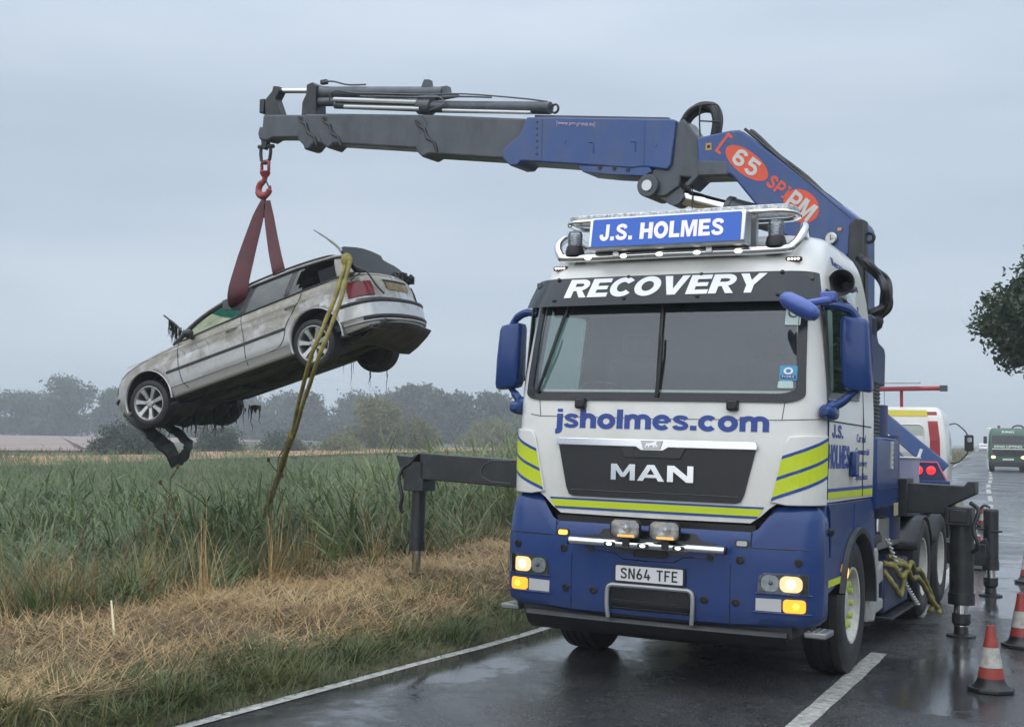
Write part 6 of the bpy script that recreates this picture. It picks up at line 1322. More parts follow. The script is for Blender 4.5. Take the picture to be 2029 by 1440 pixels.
for x in (.53, .77):
    mb = MB(); mb.lathe((x, .15, 1.30), (0, -1, 0), [(0, .085), (.02, .085), (.035, .05), (.035, .001)], 18); tl = mb.build('tail_lamp', REDLIT, WV)
    mb = MB(); mb.box((x, .11, 1.30), (.17, .012, .014)); mb.box((x, .11, 1.30), (.014, .012, .17)); mb.build('lamp_cross', VRED, tl)
mb = MB(); mb.bb((.56, .05, .98), (1.12, .2, 1.10)); mb.build('grille_step', BLUE, WV, bevel=.01)
mb = MB()
for k in range(9): mb.bb((.60+k*.055, .04, .99), (.625+k*.055, .05, 1.09))
mb.build('grille_slat', DBLUE, WV); mb = MB(); mb.bb((.48, .04, .96), (.56, .2, 1.12)); mb.build('end_marker', PINK, WV)
_p0, _p1 = Vector((-.95, .8, 3.02)), Vector((.98, .55, 1.28)); dd = (_p1-_p0); sd_ = Vector((dd.z, 0, -dd.x)).normalized()
mb = MB(); mb.add([_p0+sd_*-.10+Vector((0, y, 0)) for y in (-.12, .12)]+[_p0+sd_*.16+Vector((0, y, 0)) for y in (-.12, .12)]+[_p1+sd_*-.17+Vector((0, y, 0)) for y in (-.14, .14)]+[_p1+sd_*.16+Vector((0, y, 0)) for y in (-.14, .14)], [(0, 1, 3, 2), (4, 6, 7, 5), (0, 2, 6, 4), (1, 5, 7, 3), (0, 4, 5, 1), (2, 3, 7, 6)]); la = mb.build('lifting_arm', BLUE2, WV, bevel=.02)
mb = MB(); mb.cyl(_p0.lerp(_p1, .25)+sd_*.25, _p1+sd_*.22+Vector((-.25, -.1, 0)), .055, n=12); mb.build('arm_ram', BLUE2, la)
mb = MB(); mb.cyl(_p1+Vector((-.14, -.2, .05)), _p1+Vector((-.14, .2, .05)), .10, n=18); mb.build('arm_pivot', GREYST, la)
mb = MB(); mb.cyl((-1.0, 2.2, 2.97), (.85, 2.2, 3.0), .05, n=10); lb = mb.build('light_bar', VRED, WV); mb = MB(); mb.bb((-.9, 2.1, 3.10), (.45, 2.3, 3.14)); mb.build('bar_plank', ALU, lb, bevel=.006)
mb = MB(); mb.box((.92, 2.2, 3.0), (.16, .10, .13)); mb.build('work_lamp', GREYST, lb, bevel=.01); mb = MB(); mb.cyl((.06, 2.3, 2.4), (.06, 2.25, 2.98), .035, n=10); mb.cyl((-.7, 2.3, 2.4), (-.7, 2.25, 2.98), .035, n=10); mb.build('bar_post', VRED, lb); mb = MB(); mb.cyl((-.3, 2.3, 2.5), (-.3, 2.3, 3.35), .006, n=5); mb.build('aerial', BLACK, WV)
# tub on the lorry deck
tb_ = empty('plastic_tub', mat=TM @ Matrix.Translation((.99, 5.5, 1.2))); tag(tb_, 'pale lilac plastic tub standing on the lorry deck behind the crane', 'tub')
mb = MB(); mb.grid([[(x*k, y*k, z) for x, y in rrect(.20, .34, .05, 4)] for z, k in ((0, .85), (.02, .88), (.50, 1.0), (.53, 1.0), (.53, .94), (.06, .83))], True); mb.add([(x*.83, y*.83, .06) for x, y in rrect(.20, .34, .05, 4)], [tuple(range(20))]); mb.build('tub_shell', pm('tub_lilac', (.30, .31, .42), .5, var=.06), tb_)
mb = MB(); mb.tube([(x*1.03, y*1.03, .53) for x, y in rrect(.20, .34, .05, 4)], .014, 6, close=True); mb.build('tub_rim', PALE, tb_)
wp_ = MB().cyl((0, 0, 0), (.16, .1, .55), .017, n=8).build('white_pole', LWHITE); wp_.matrix_world = TM @ Matrix.Translation((.95, 5.5, 1.28)); tag(wp_, 'short white pole leaning in the lilac tub on the lorry deck', 'pole')
# ------------------------------------------------------------------ oncoming green lorry and white van
GRN = pm('lorry_green', (.009, .072, .032), .3, coat=.3, var=.06)
GL = empty('green_lorry', (33.05, 81.2, 0), R(-21)); tag(GL, 'oncoming dark green lorry with lit headlamps in the far lane', 'truck')
mb = MB(); rows = []
for z, hw, y0 in ((.55, 1.2, .0), (1.1, 1.22, -.02), (1.75, 1.22, .0), (2.45, 1.18, .22), (2.75, 1.12, .4), (2.92, 1.0, .7)): rows.append([(x, 1.05+y0/2+y, z) for x, y in rrect(2*hw, 2.1-y0, .22, 5)])
mb.grid(rows, True); mb.add(rows[-1], [tuple(range(24))]); mb.build('cab', GRN, GL, smooth=50)
fr = lambda x, z, o=0: (x, interp(z, [.55, 1.1, 1.75, 2.45, 2.75], [0, -.02, 0, .22, .4])-o, z)
wrap(flat_poly([[(-1.02, 1.85), (1.02, 1.85), (.98, 2.42), (-.98, 2.42)]]), fr, .006, 'windscreen', GLOSSBLK, GL, off=.002); wrap(flat_poly([[(-.9, 1.05), (.9, 1.05), (1.0, 1.45), (-1.0, 1.45)]]), fr, .006, 'grille', GLOSSBLK, GL, step=.2, off=.002)
wrap(flat_poly([[(-1.0, 1.50), (1.0, 1.50), (1.0, 1.55), (-1.0, 1.55)]]), fr, .008, 'chrome_strip', LWHITE, GL, off=.002); wrap(flat_text('KING LIFTING', -.85, .85, 1.60, 1.76, .03), fr, .006, 'lettering', LWHITE, GL, off=.002); wrap(flat_text('KING', -.38, .38, 2.58, 2.72, .03), fr, .006, 'lettering', LWHITE, GL, off=.003)
wrap(flat_poly([[(-.35, .78), (.35, .78), (.35, .9), (-.35, .9)]]), fr, .01, 'number_plate', PLATEW, GL, off=.002)
mb = MB(); mb.bb((-1.22, -.08, .35), (1.22, .3, .70)); mb.build('bumper', BLACK, GL, bevel=.04)
for s in (-1, 1):
    mb = MB(); mb.ball((s*.92, -.05, .98), .12, 10, (1.3, .4, .9)); mb.build('headlamp', LAMPON, GL); mb = MB(); mb.prism(rrect(.22, .5, .05, 3, s*1.42, 2.1), lambda a, b, t: (a, t, b), .1, .3); mb.build('mirror', BLACK, GL, bevel=.02)
    for y in (1.2, 5.2, 6.5): wheel('wheel', (s*1.0, y, .5), .5, .32, .29, GL, False, out=s, tread_n=28)
mb = MB(); mb.bb((-1.22, 2.4, .9), (1.22, 8.5, 1.15)); mb.bb((-.4, .5, .6), (.4, 8.5, .9)); mb.build('flatbed', DBLUE, GL); mb = MB(); mb.bb((-1.26, 2.3, 1.1), (-.5, 3.2, 2.95)); mb.bb((-1.3, 3.1, 1.2), (-.9, 5.5, 1.5)); mb.build('crane_body', WHITE, GL, bevel=.05); mb = MB(); mb.cyl((-.55, 1.2, 2.9), (-.55, 1.2, 3.1), .09); mb.build('beacon', VRED, GL)
mb = MB(); mb.tube(spline([(.2, 2.6, 2.6), (.4, 2.6, 3.05), (.9, 2.7, 3.1), (1.1, 2.7, 2.8)], 5), .06, 6); mb.build('crane_hose', BLACK, GL)
VN = empty('white_van', (111, 287, 0), R(-21)); tag(VN, 'tiny white van far down the road left of the green lorry', 'van')
mb = MB(); mb.prism([(0, .3), (0, 1.0), (.5, 1.25), (1.1, 2.0), (4.5, 2.05), (4.5, .3)], lambda a, b, t: (t, a, b), -.95, .95); mb.build('body', WHITE, VN, bevel=.12, seg=3); mb = MB(); mb.add([(-.8, .53, 1.3), (.8, .53, 1.3), (.75, 1.05, 1.92), (-.75, 1.05, 1.92)], [(0, 1, 2, 3)]); mb.build('windscreen', GLOSSBLK, VN); mb = MB(); mb.bb((-.97, -.05, .25), (.97, .4, .6)); mb.build('bumper', BLACK, VN)
for s in (-1, 1):
    for y in (.9, 3.7): wheel('wheel', (s*.8, y, .33), .33, .22, .2, VN, False, out=s, tread_n=20)
# ------------------------------------------------------------------ vegetation
def quads_mesh(name, V, nper, mat, parent=None, smooth=True):
    """V: (n, nper, 2, 3) strips of quads"""
    n = V.shape[0]; me = bpy.data.meshes.new(name); vv = V.reshape(-1, 3); base = (np.arange(n)*nper*2)[:, None]
    k = np.arange(nper-1)*2; f = np.stack([k, k+1, k+3, k+2], -1).reshape(-1)[None, :]+base
    f = f.reshape(-1); nf = f.size//4
    me.vertices.add(len(vv)); me.vertices.foreach_set('co', vv.astype(np.float32).reshape(-1))
    me.loops.add(f.size); me.loops.foreach_set('vertex_index', f.astype(np.int32)); me.polygons.add(nf)
    me.polygons.foreach_set('loop_start', np.arange(nf, dtype=np.int32)*4)
    me.polygons.foreach_set('use_smooth', np.ones(nf, bool)); me.update(calc_edges=True)
    o = bpy.data.objects.new(name, me); COL.objects.link(o); me.materials.append(mat)
    if parent is not None: o.parent = parent
    return o
def blades(P, az, tilt, L, W, droop, seg=4, twist=0.0):
    """P (n,3) roots; az heading; tilt from the vertical; droop bends the tip over"""
    n = len(P); hd = np.stack([np.cos(az), np.sin(az), 0*az], -1); sd = np.stack([-np.sin(az+twist), np.cos(az+twist), 0*az], -1)
    V = np.zeros((n, seg+1, 2, 3)); pos = P.copy(); step = L/seg
    for k in range(seg+1):
        t = k/seg; ang = tilt+droop*t*t; w = W*(1-t**1.6)*(.55+.45*min(1, t*4+.2))+W*.04
        V[:, k, 0] = pos-sd*w[:, None]/2; V[:, k, 1] = pos+sd*w[:, None]/2
        d = hd*np.sin(ang)[:, None]; d[:, 2] = np.cos(ang); pos = pos+d*step[:, None]
    return V
def dleft(x, y): return (lx_at(y)-x)*COSR
U = rng.uniform
def scatter(n, xr, yr, dmin, dmax, power=1.0):
    out_ = np.zeros((0, 2))
    while len(out_) < n:
        y = yr[0]*(yr[1]/yr[0])**(U(0, 1, n*3)**power); x = U(-1, 1, n*3); x = (xr[0]+xr[1])/2+(xr[1]-xr[0])/2*x
        fov = np.abs(x) < y*.46+2
        d = dleft(x, y); ok = (d > dmin) & (d < dmax) & fov; out_ = np.concatenate([out_, np.stack([x[ok], y[ok]], -1)])
    return out_[:n]
nzf = lambda x, y, s: np.sin(x*s+1.3)*np.sin(y*s*1.1-.7)+.6*np.sin(x*s*2.3-y*s*1.7+2.1)+.4*np.sin(x*s*4.1+y*s*3.3)
REED = leafmat('reed_green', [(.036, .062, .018), (.108, .158, .054), (.26, .31, .135)], .5, .3, .45, 7)
REEDF = leafmat('reed_far_green', [(.050, .084, .028), (.112, .165, .058), (.21, .255, .10)], .6, .3, .18, 2.5)
REED2 = leafmat('reed_pale', [(.07, .085, .040), (.15, .16, .075), (.29, .27, .14)], .55, .3, .5, 6)
STRAW = leafmat('straw', [(.17, .105, .042), (.40, .265, .115), (.68, .52, .28)], .7, .2, .8, 17)
STRAW2 = leafmat('brown_straw', [(.05, .032, .016), (.125, .082, .040), (.25, .175, .085)], .75, .2, .8, 13)
TURF = leafmat('verge_green', [(.028, .046, .012), (.080, .108, .030), (.19, .20, .07)], .55, .3, .9, 9)
TURF2 = leafmat('verge_olive', [(.08, .078, .028), (.16, .148, .056), (.31, .255, .11)], .6, .3, .9, 9)
def stuff(o, label, cat): return tag(o, label, cat, kind='stuff')
# reeds: stems carrying arched leaves; patches of different height, lodged and thin places
def reeds(name, n, yr, dmin, dmax, mat, label, h, nl, wid, xr=(-40, 14), far0=22, ll=(.34, .66), fill=.55):
    g = 12; q = scatter(n//g+1, xr, yr, dmin, dmax); cl = np.repeat(np.arange(len(q)), g)[:n]; sg = .20*np.maximum(1, q[cl, 1]/30); x, y = q[cl, 0]+rng.normal(size=n)*sg, q[cl, 1]+rng.normal(size=n)*sg
    ch, ca = U(.72, 1.28, len(q))[cl], U(-.9, .9, len(q))[cl]
    d = dleft(x, y); front = np.interp(x/y, [-.42, -.29, -.15, -.07, 0], [9.5, 6.9, 4.6, 3.5, 3.4])+.95*nzf(x, y, .75)+U(-.5, .5, n)
    k = (fill+.55*nzf(x, y*.8, .33)+U(-.5, .5, n) > 0) & (d > front); x, y, ch, ca = x[k], y[k], ch[k], ca[k]; n = len(x); z = ground_h(x, y)
    d = dleft(x, y); hh = h*(1+.30*nzf(x, y, .31)+.16*nzf(x+3, y, .85)+U(-.15, .15, n))*ch*np.interp(d-front[k], [0, .8, 2.5], [.6, .9, 1.0])
    hh *= np.interp(x/np.maximum(y, 1), [-.35, -.22, -.10, 0], [.72, .78, .95, 1.15])
    root = np.stack([x, y, z], -1); wind = 2.6+.8*nzf(x, y, .2); az0 = wind+ca+U(-1.0, 1.0, n); far = np.maximum(1, y/far0)
    lean = np.abs(U(-.1, .55, n)+.25*nzf(x+9, y, .45)); stem = blades(root, az0, lean, hh*.95, .010*far, U(.1, .9, n), 4)
    Vs = []
    for k in range(nl):
        t = .22+.78*(k+U(0, 1, n))/nl; tt = np.clip(t, 0, .98)*4; i0 = np.minimum(tt.astype(int), 3); fr_ = tt-i0; ar = np.arange(n)
        c = stem.mean(2); pt = c[ar, i0]*(1-fr_)[:, None]+c[ar, i0+1]*fr_[:, None]
        Vs.append(blades(pt, az0+U(-1.9, 1.9, n), U(.25, 1.35, n), U(*ll, n)*np.minimum(far, 1.3), wid*U(.6, 1.3, n)*far, U(.3, 2.1, n), 4, U(-.5, .5, n)))
    return stuff(quads_mesh(name, np.concatenate([stem]+Vs), 5, mat), label, 'reeds')
reeds('reeds', 8200, (13.0, 34), 3.2, 40, REED, 'tall green reed bed filling the ditch left of the lorry', 1.30, 7, .038, ll=(.36, .78))
reeds('reeds', 2400, (12.5, 30), 3.0, 16, REED2, 'paler reeds mixed through the near edge of the reed bed', 1.2, 5, .022)
reeds('reeds', 1100, (13, 30), 3.2, 20, STRAW2, 'dead brown reed stems among the near reeds', 1.25, 3, .010, ll=(.15, .35))
reeds('reeds', 15000, (31, 84), 6, 48, REEDF, 'far part of the green reed bed below the hanging car', 1.22, 4, .022, (-45, 30), 45, (.25, .5), .8)
reeds('reeds', 4200, (31, 86), 6, 50, REED2, 'paler reeds in the far part of the reed bed', 1.22, 4, .020, (-45, 30), 45, (.25, .5))
# tall rough grass beyond the reeds and along the far road
def tufts(name, n, xr, yr, dmin, dmax, mat, label, L, W, tilt, droop, cat='grass', zoff=0, mask=None, seg=3, power=1.0):
    p = scatter(n, xr, yr, dmin, dmax, power); x, y = p[:, 0], p[:, 1]
    if mask is not None: k = mask(x, y)+U(-.5, .5, n) > 0; x, y = x[k], y[k]
    m = len(x); z = ground_h(x, y)+zoff; far = np.maximum(1, y/14)
    V = blades(np.stack([x, y, z+U(0, .02, m)], -1), U(0, 2*PI, m), U(*tilt, m), U(*L, m)*(1+.3*np.clip(nzf(x, y, 1.1), -1, 1)), U(*W, m)*far, U(*droop, m), seg, U(-.5, .5, m))
    return stuff(quads_mesh(name, V, seg+1, mat), label, cat)
# mown straw on the bank
def mat_layer(name, n, dmin, dmax, mat, label, L, W, zr, mask=None):
    p = scatter(n, (-16, 12), (6.2, 24), dmin, dmax, 1.15); x, y = p[:, 0], p[:, 1]
    if mask is not None: k = mask(x, y)+U(-.6, .6, n) > 0; x, y = x[k], y[k]
    m = len(x); zc = ground_h(x, y)+U(*zr, m)+.05*np.clip(nzf(x, y, 1.4), -.6, 1.2)
    az = 2.3+U(-1.5, 1.5, m)+1.2*np.sin(x*.9)
    V = blades(np.stack([x, y, zc], -1), az, U(1.15, 1.62, m), U(*L, m), U(*W, m)*np.maximum(1, y/11), U(-.25, .35, m), 2, U(-.3, .3, m))
    return stuff(quads_mesh(name, V, 3, mat), label, 'straw')
dd_ = lambda x, y: dleft(x, y)
mat_layer('cut_straw', 60000, .7, 6.4, STRAW, 'flattened golden straw on the mown roadside bank', (.12, .46), (.005, .012), (0, .11), lambda x, y: .32+.6*nzf(x, y, .7)-.35*np.clip(1.6-dd_(x, y), 0, 2))
mat_layer('cut_straw', 40000, .6, 6.6, STRAW2, 'darker damp straw lying among the golden straw', (.12, .40), (.005, .011), (0, .07), lambda x, y: .35-.55*nzf(x, y, .75))
tufts('straw_stubble', 5000, (-16, 12), (6.2, 24), .9, 6.0, STRAW, 'short upright stubble on the mown bank', (.08, .28), (.006, .011), (.05, .8), (0, 1.1), mask=lambda x, y: -.1+.7*nzf(x, y, .9))
tufts('bank_grass', 4500, (-18, 12), (9, 27), 3.6, 7.2, STRAW, 'long bleached grass at the top of the bank', (.18, .5), (.006, .012), (.1, 1.0), (.3, 1.6), mask=lambda x, y: -.15+.8*nzf(x+4, y, .6))
tufts('bank_grass', 7000, (-18, 12), (9, 27), 3.8, 7.5, TURF2, 'olive grass at the top of the bank', (.2, .6), (.007, .013), (.1, .9), (.3, 1.5), mask=lambda x, y: .15-.8*nzf(x+4, y, .6))
tufts('bank_grass', 5000, (-20, -1.5), (10, 24), 3.4, 8.0, TURF, 'green grass and weeds on the bank at far left', (.15, .5), (.008, .015), (.2, 1.0), (.3, 1.4), mask=lambda x, y: -.25+.8*nzf(x-6, y, .8)-.4*(x > -3.5))
tufts('verge_grass', 26000, (-12, 30), (5.6, 40), .02, 1.4, TURF, 'green grass along the edge of the road', (.05, .17), (.005, .010), (.4, 1.3), (.3, 1.6), mask=lambda x, y: .45-.55*dd_(x, y)+.55*nzf(x, y, 1.3), power=1.2)
tufts('verge_grass', 9000, (-12, 12), (5.6, 24), .35, 1.5, TURF, 'long wind-blown grass tussocks beside the road', (.14, .34), (.006, .012), (.6, 1.3), (.5, 1.6), mask=lambda x, y: -.45+1.2*nzf(x+2, y, .95)-.25*np.abs(dd_(x, y)-1.2), power=1.2)
tufts('verge_grass', 10000, (-12, 12), (5.6, 26), .25, 2.0, TURF2, 'olive grass mixed into the roadside verge', (.10, .36), (.006, .011), (.3, 1.3), (.4, 1.6), mask=lambda x, y: -.05+.9*nzf(x-1, y+3, 1.0)-.2*np.clip(dd_(x, y)-1.5, 0, 2), power=1.2)
# clumps give the bank and verge their lumps and dark gaps
def clumps(name, ncl, per, yr, dmin, dmax, mat, label, L, W, spread, tilt0, mask=None, cat='grass', xr=(-16, 12)):
    p = scatter(ncl, xr, yr, dmin, dmax, 1.15); x, y = p[:, 0], p[:, 1]
    if mask is not None: k = mask(x, y)+U(-.4, .4, ncl) > 0; x, y = x[k], y[k]
    n = len(x); sz = U(.6, 1.5, n); ii = np.repeat(np.arange(n), per); m = len(ii); r = np.abs(rng.normal(size=m))*spread*sz[ii]; th = U(0, 2*PI, m)
    xx, yy = x[ii]+r*np.cos(th), y[ii]+r*np.sin(th); wind = U(0, 2*PI, n)
    V = blades(np.stack([xx, yy, ground_h(xx, yy)], -1), np.where(U(0, 1, m) < .55, th, wind[ii]+U(-.5, .5, m)), tilt0+r/(spread*sz[ii])*.28+U(-.15, .35, m), U(*L, m)*sz[ii], U(*W, m)*np.maximum(1, yy/12), U(.5, 1.7, m), 4, U(-.5, .5, m))
    return stuff(quads_mesh(name, V, 5, mat), label, cat)
clumps('grass_clumps', 300, 60, (5.8, 24), .22, 1.15, TURF, 'thick green grass clumps leaning over the road edge', (.12, .30), (.005, .011), .10, .55, lambda x, y: .0+.7*nzf(x+2, y, .8))
clumps('grass_clumps', 170, 50, (5.8, 24), .5, 2.0, TURF2, 'olive grass clumps between the verge and the straw', (.16, .40), (.005, .010), .10, .3, lambda x, y: .1-.6*nzf(x+2, y, .8))
clumps('straw_clumps', 900, 44, (6.2, 24), .9, 6.2, STRAW, 'heaped clumps of pale straw on the mown bank', (.18, .55), (.005, .013), .18, 1.05, lambda x, y: .25+.6*nzf(x, y, .7), 'straw')
clumps('straw_clumps', 520, 40, (6.2, 24), 1.1, 6.6, STRAW2, 'dark clumps of wet straw on the mown bank', (.16, .46), (.005, .012), .15, 1.1, lambda x, y: .1-.5*nzf(x, y, .7), 'straw')
clumps('bank_weeds', 230, 30, (8, 22), 1.6, 6.5, TURF, 'small green weeds growing through the straw', (.10, .26), (.010, .022), .08, .5, lambda x, y: -.2+.7*nzf(x-4, y, .9), 'weed')
clumps('bank_weeds', 240, 40, (10, 26), 4.4, 8.0, REED2, 'tall yellow green weeds at the foot of the reeds', (.35, .85), (.008, .016), .12, .15, lambda x, y: .05+.7*nzf(x+8, y, .5), 'weed')
clumps('dry_stems', 130, 22, (12, 23), 3.6, 9, STRAW, 'tall dry tan stems standing along the front of the reeds', (.55, 1.05), (.006, .011), .14, .05, lambda x, y: -.05+.8*nzf(x+11, y-2, .6), 'weed', (-16, 6))
lft = lambda x, y: np.interp(x/y, [-.42, -.29, -.16, -.08], [1, .8, .35, -.6])
clumps('bank_weeds', 200, 36, (11, 24), 4.2, 11, STRAW, 'tall bleached grass before the reeds at the left', (.22, .62), (.005, .011), .15, .2, lambda x, y: -.15+lft(x, y)*.5+.6*nzf(x+5, y, .7), 'weed', (-18, 2))
clumps('bank_weeds', 520, 44, (11, 24), 3.8, 11.5, TURF2, 'olive weeds before the reeds at the left', (.25, .65), (.007, .015), .16, .25, lambda x, y: -.1+lft(x, y)*.5-.6*nzf(x+5, y, .7), 'weed', (-18, 2))
clumps('bank_weeds', 460, 40, (11, 24), 4.0, 12, REED, 'green weeds before the reeds at the left', (.25, .6), (.012, .026), .15, .3, lambda x, y: -.15+lft(x, y)*.5+.5*nzf(x-3, y+2, .8), 'weed', (-18, 2))
tufts('far_verge_grass', 9000, (0, 130), (42, 330), .1, 9, TURF2, 'rough olive grass on the verge of the far road', (.3, .7), (.014, .02), (.1, .7), (.2, 1.2))
tufts('field_edge_grass', 9000, (-70, 30), (60, 200), 40, 75, TURF2, 'rough grass along the edge of the stubble field', (.25, .7), (.012, .02), (.1, .6), (.2, 1.0), mask=lambda x, y: .0+.8*nzf(x, y, .25))
# single weeds standing out of the bank
def stalk(x, y, h, label, lean, nb=6, seedy=True):
    z = float(ground_h(x, y)); root = empty('dead_stalk', (x, y, z)); tag(root, label, 'weed', 'dead weed stalks on the bank')
    P = [Vector((lean*h*t*t+.015*math.sin(t*9), .03*math.sin(t*7), h*t)) for t in np.linspace(0, 1, 9)]
    mb = MB(); mb.tube(P, [.017-.011*i/8 for i in range(9)], 6); mb.build('stem', STRAW2, root, smooth=60)
    for k in range(nb):
        p = P[3+k % 6]; a = k*2.4; q = p+Vector((math.cos(a)*.13, math.sin(a)*.13, .16)); mb = MB(); mb.tube([p, p.lerp(q, .5)+Vector((0, 0, -.02)), q], [.010, .008, .005], 5); b_ = mb.build('branch', STRAW2, root)
        if seedy: mb = MB(); mb.ball(q, .026, 6, (1, 1, 1.5)); mb.build('seed_head', STRAW2, b_)
for a in ((-5.75, 16.2, 1.35, 'leftmost dead stalk, pale and forked, on the bank below the far field', .12, 7, False), (-4.7, 16.8, 1.75, 'tall dark seeded stalk standing left of the hanging undertray', .02, 9, True), (-3.35, 17.2, 1.75, 'seeded dead stalk standing right below the hanging undertray', .05, 8, True), (-5.0, 15.6, 1.55, 'bent straw-coloured stalk leaning right under the nose of the hanging car', .45, 3, False), (-3.9, 16.0, 1.25, 'short leaning straw stalk between the two seeded stalks', -.25, 3, False)): stalk(*a)
sk = MB().tube([(0, 0, 0), (-.06, .12, .16), (-.125, .25, .33)], [.012, .011, .008], 6).build('pale_stick', pm('bleached_stick', (.62, .55, .36), .7, var=.15)); sk.location = (-3.24, 10.2, .06); tag(sk, 'pale bleached stick lying on the straw at lower left', 'stick')
# trees and bushes
BARK = pm('bark', (.06, .05, .04), .9, var=.3, vscale=6, bump=.8, bscale=14)
def leaf_cloud(lobes, n, size, r0=.45):
    tot = sum(l[3]**2 for l in lobes); out_ = []
    for cx_, cy_, cz_, rr, sq in lobes:
        m = int(n*rr*rr/tot)+1; d = rng.normal(size=(m, 3)); d /= np.linalg.norm(d, axis=1)[:, None]
        r = rr*(r0+(1-r0)*U(0, 1, m)**.6)*(1+.22*np.sin(d[:, 0]*5+cx_)*np.sin(d[:, 1]*5+cy_)+.16*np.sin(d[:, 2]*8+cz_*3+d[:, 0]*7)); p = d*r[:, None]; p[:, 2] *= sq
        out_.append(p+np.array([cx_, cy_, cz_]))
    p = np.concatenate(out_); m = len(p); a = rng.normal(size=(m, 3)); a /= np.linalg.norm(a, axis=1)[:, None]; b = np.cross(a, rng.normal(size=(m, 3))); b /= np.linalg.norm(b, axis=1)[:, None]
    s_ = size*U(.6, 1.3, m)[:, None]; V = np.zeros((m, 2, 2, 3)); V[:, 0, 0] = p-a*s_; V[:, 0, 1] = p+b*s_*.55; V[:, 1, 0] = p-b*s_*.55; V[:, 1, 1] = p+a*s_
    return V
def tree(name, x, y, h, w_, lobes, n, size, mat, label, cat, group=None, trunk=True, zb=None):
    z = float(ground_h(x, y)) if zb is None else zb; root = empty(name, (x, y, z)); tag(root, label, cat, group)
    mb = MB(); tr = max(.06, h*.022)
    top = h*.62 if trunk else h*.45
    mb.tube([(0.02*h*math.sin(t*3), .015*h*math.sin(t*4+1), top*t) for t in np.linspace(0, 1, 7)], [tr*(1.25-.95*t) for t in np.linspace(0, 1, 7)], 8)
    for l in lobes[:9]: mb.tube([(0, 0, top*.35), (l[0]*.45, l[1]*.45, (top*.35+l[2])*.5), (l[0]*.9, l[1]*.9, l[2])], [tr*.5, tr*.35, tr*.12], 5)
    mb.build('trunk', BARK, root, smooth=60)
    V = leaf_cloud(lobes, n, size); V2 = leaf_cloud([(a, b, c, r*.8, q) for a, b, c, r, q in lobes], int(n*.35), size*2.0, .0)
    quads_mesh('crown', np.concatenate([V, V2]), 2, mat, root); return root
def round_lobes(h, w_, k, base=.25, seed=0):
    r_ = random.Random(seed); L = []
    for i in range(k):
        t = r_.uniform(base, .90); ww = w_*.5*math.sin(PI*min(1, (t-base*.4)/(1.05-base*.4)))**.7; a = r_.uniform(0, 2*PI); q = r_.uniform(.25, .8)
        L.append((math.cos(a)*ww*q, math.sin(a)*ww*q, h*t, w_*r_.uniform(.16, .27), .85))
    L.append((0, 0, h*.55, w_*.33, .9)); L.append((0, 0, h*.82, w_*.2, .8)); return L
OAKG = leafmat('oak_leaf', [(.018, .034, .014), (.042, .068, .028), (.085, .120, .050)], .5, .25, .5, 5)
WOODG = leafmat('wood_green', [(.020, .032, .016), (.040, .060, .028), (.075, .095, .042)], .6, .2, .25, 2.5)
WILLOW = leafmat('willow_olive', [(.085, .090, .030), (.175, .175, .066), (.30, .275, .11)], .6, .25, .6, 4)
SCRUB = leafmat('scrub_green', [(.025, .040, .022), (.050, .070, .035), (.09, .11, .05)], .6, .25, .5, 4)
# the oak whose branches reach in from the right
ol = [(-5.0, .2, 4.95, .95, .9), (-4.3, -.5, 5.6, 1.1, .85), (-4.6, .6, 4.3, .8, .9), (-3.9, .3, 3.85, .75, .8), (-3.3, 0, 6.4, 1.25, .9), (-3.0, .5, 4.9, 1.2, .9), (-2.4, -.4, 3.9, 1.0, .7), (-2.2, .4, 7.1, 1.4, .9), (-1.4, 0, 5.6, 1.7, .9), (-.9, .8, 7.9, 1.7, .9), (.4, 0, 6.5, 2.1, .9), (.6, -.6, 4.6, 1.7, .8), (1.9, .3, 8.2, 2.0, .9), (2.6, 0, 6.0, 2.0, .9), (3.8, .3, 5.0, 1.6, .9), (3.6, 0, 7.2, 1.7, .9), (-3.6, 1.4, 5.4, 1.2, .9), (-3.4, -1.5, 5.2, 1.1, .9)]
tree('oak_tree', 17.45, 30.2, 10.5, 11, ol, 66000, .070, OAKG, 'dark oak tree reaching in from the right edge of the picture', 'tree', zb=.0)
# bushes at the edge of the stubble
def bush(x, y, h, w_, mat, label, n=5000, size=.12, k=14, seed=1):
    L = round_lobes(h, w_, k, .12, seed)+[(w_*q*.36, 0, h*.28, w_*.2, .8) for q in (-1, -.5, .5, 1)]
    tree('bush', x, y, h, w_, L, n, size, mat, label, 'bush', 'bushes at the edge of the fields', trunk=False)
for i, a in enumerate(((-33.2, 106, 2.35, 7.0, SCRUB, 'grey green bush left of the hanging undertray', 6500, .11), (-30.4, 128, 2.2, 5.6, SCRUB, 'low bush right of the hanging undertray', 5000, .11), (-18.6, 172, 7.4, 10.2, WILLOW, 'tall olive willow bush between the strop and the stabiliser beam', 9000, .16), (-13.2, 174, 4.6, 6.0, WILLOW, 'lower olive bush against the right side of the tall willow bush', 5000, .16), (-3.8, 214, 4.6, 10.5, WILLOW, 'olive bush above the stabiliser beam, half hidden by the lorry', 7000, .17), (-26.0, 140, 1.5, 7, SCRUB, 'low weeds in a strip behind the strop', 3500, .12), (-20.5, 146, 1.5, 6, WILLOW, 'low weeds in a strip right of the strop', 3000, .12))): bush(*a[:8], seed=i+3)
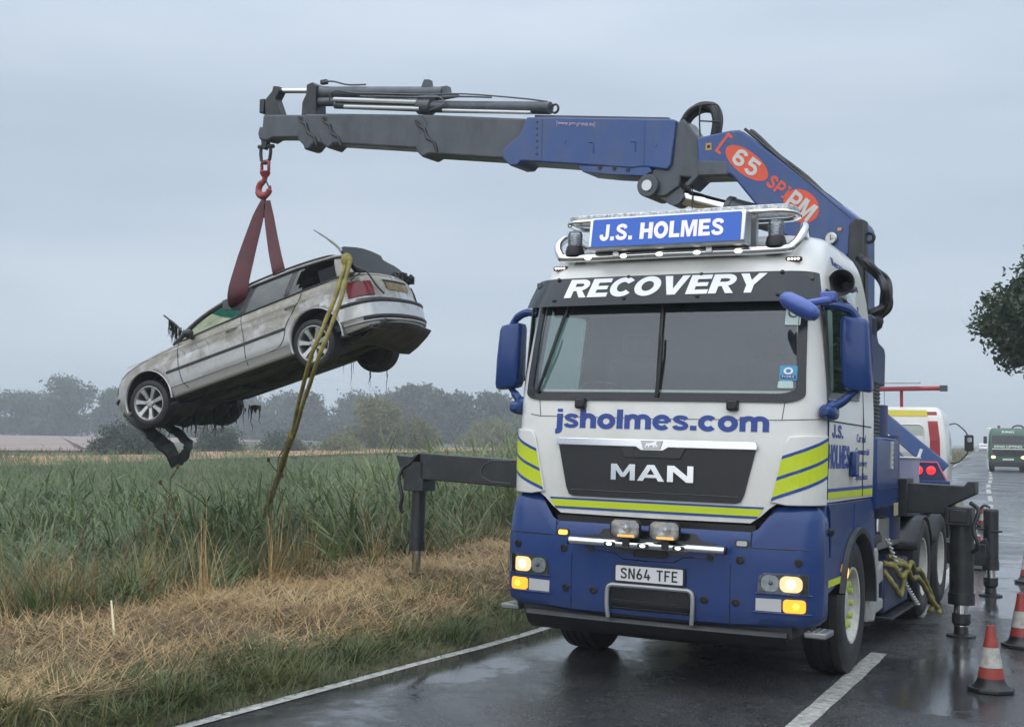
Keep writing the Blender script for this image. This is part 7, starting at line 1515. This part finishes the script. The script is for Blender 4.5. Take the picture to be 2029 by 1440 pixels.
# the wood beyond the fields
wl = [(-171, 372, 13.5, 22, 'wood edge tree at the far left of the picture'), (-158, 362, 13.1, 20, 'second tree from the left edge of the picture'), (-146, 372, 12.6, 20, 'dip in the wood just left of the round topped tree'), (-131.5, 362, 17.6, 20, 'tall round topped tree left of the hanging car'), (-119, 366, 15.8, 13, 'round tree right behind the nose of the hanging car'), (-108, 370, 12.2, 20, 'tree hidden behind the front wheel of the hanging car'), (-95, 372, 11.2, 20, 'tree below the middle of the hanging car'), (-82, 372, 11.2, 20, 'low tree just right of the far front wheel of the car'), (-70, 368, 12.2, 20, 'tree behind the two white posts'), (-55, 330, 13.5, 17, 'dark round tree behind the yellow strop'), (-44, 350, 12.2, 20, 'tree between the strop and the willow bush'), (-34, 352, 12.6, 18, 'tree rising behind the tall willow bush'), (-25, 318, 14.8, 15, 'round topped tree right of the tall willow bush'), (-14.5, 300, 11.7, 17, 'broad tree above the stabiliser beam'), (-4.5, 312, 12.6, 15, 'tree left of the lorry mirror'), (4.5, 316, 12.2, 15, 'tree half hidden by the lorry cab'), (14, 318, 12.6, 16, 'tree hidden just behind the lorry cab')]
for i, (x, y, h, w_, lab) in enumerate(wl):
    tree('woodland_tree', x, y, h, w_, round_lobes(h, w_, 15, .10, 40+i)+[(w_*q*.38, -1, h*.22, w_*.24, .8) for q in (-1, -.35, .35, 1)], 5600, .48, WOODG, lab, 'tree', 'trees of the wood beyond the fields')
for i, (x, y, h, w_, lab) in enumerate(((-150, 335, 5.5, 16, 'low dark scrub before the trees at the far left'), (-62, 318, 6.0, 17, 'low scrub below the two white posts'), (-45, 312, 4.5, 13, 'low scrub at the foot of the trees left of the willow bush'), (-30, 300, 4.5, 12, 'scrub behind the foot of the willow bush'))):
    tree('bush', x, y, h, w_, round_lobes(h, w_, 9, .1, 80+i), 2600, .42, SCRUB, lab, 'bush', 'scrub before the wood', trunk=False)
hg = leaf_cloud([(60+i*11, 520+i*28, 2.0, 9, .5) for i in range(14)]+[(-160+i*16, 560+10*math.sin(i), 2.0, 13, .5) for i in range(14)], 16000, .9)
stuff(quads_mesh('distant_hedge', hg, 2, WOODG), 'misty hedges along the horizon', 'hedge')
for x, lab in ((-66.5, 'left one of two thin white posts before the wood'), (-64.4, 'right one of two thin white posts before the wood')):
    p = MB().cyl((0, 0, 0), (0, 0, 8.0), .10, .08, 8).box((0, 0, 7.9), (.5, .12, .25)).build('white_post', LWHITE); p.location = (x, 334, -.3); tag(p, lab, 'post', 'white posts before the wood')
# ------------------------------------------------------------------ damp air
hz = MB().bb((gx[0]-20, gy[0]-20, -2.2), (gx[-1]+20, gy[-1]+20, 21.0)).build('haze', None, smooth=0)
hm = bpy.data.materials.new('damp_haze'); hm.use_nodes = True; n_ = hm.node_tree.nodes; n_.clear()
o_ = n_.new('ShaderNodeOutputMaterial'); v_ = n_.new('ShaderNodeVolumePrincipled'); v_.inputs['Color'].default_value = (.86, .91, .95, 1); v_.inputs['Density'].default_value = .0012; v_.inputs['Anisotropy'].default_value = .1
hm.node_tree.links.new(v_.outputs[0], o_.inputs['Volume']); hz.data.materials.append(hm); tag(hz, 'thin damp haze over the fields', 'haze', kind='stuff')
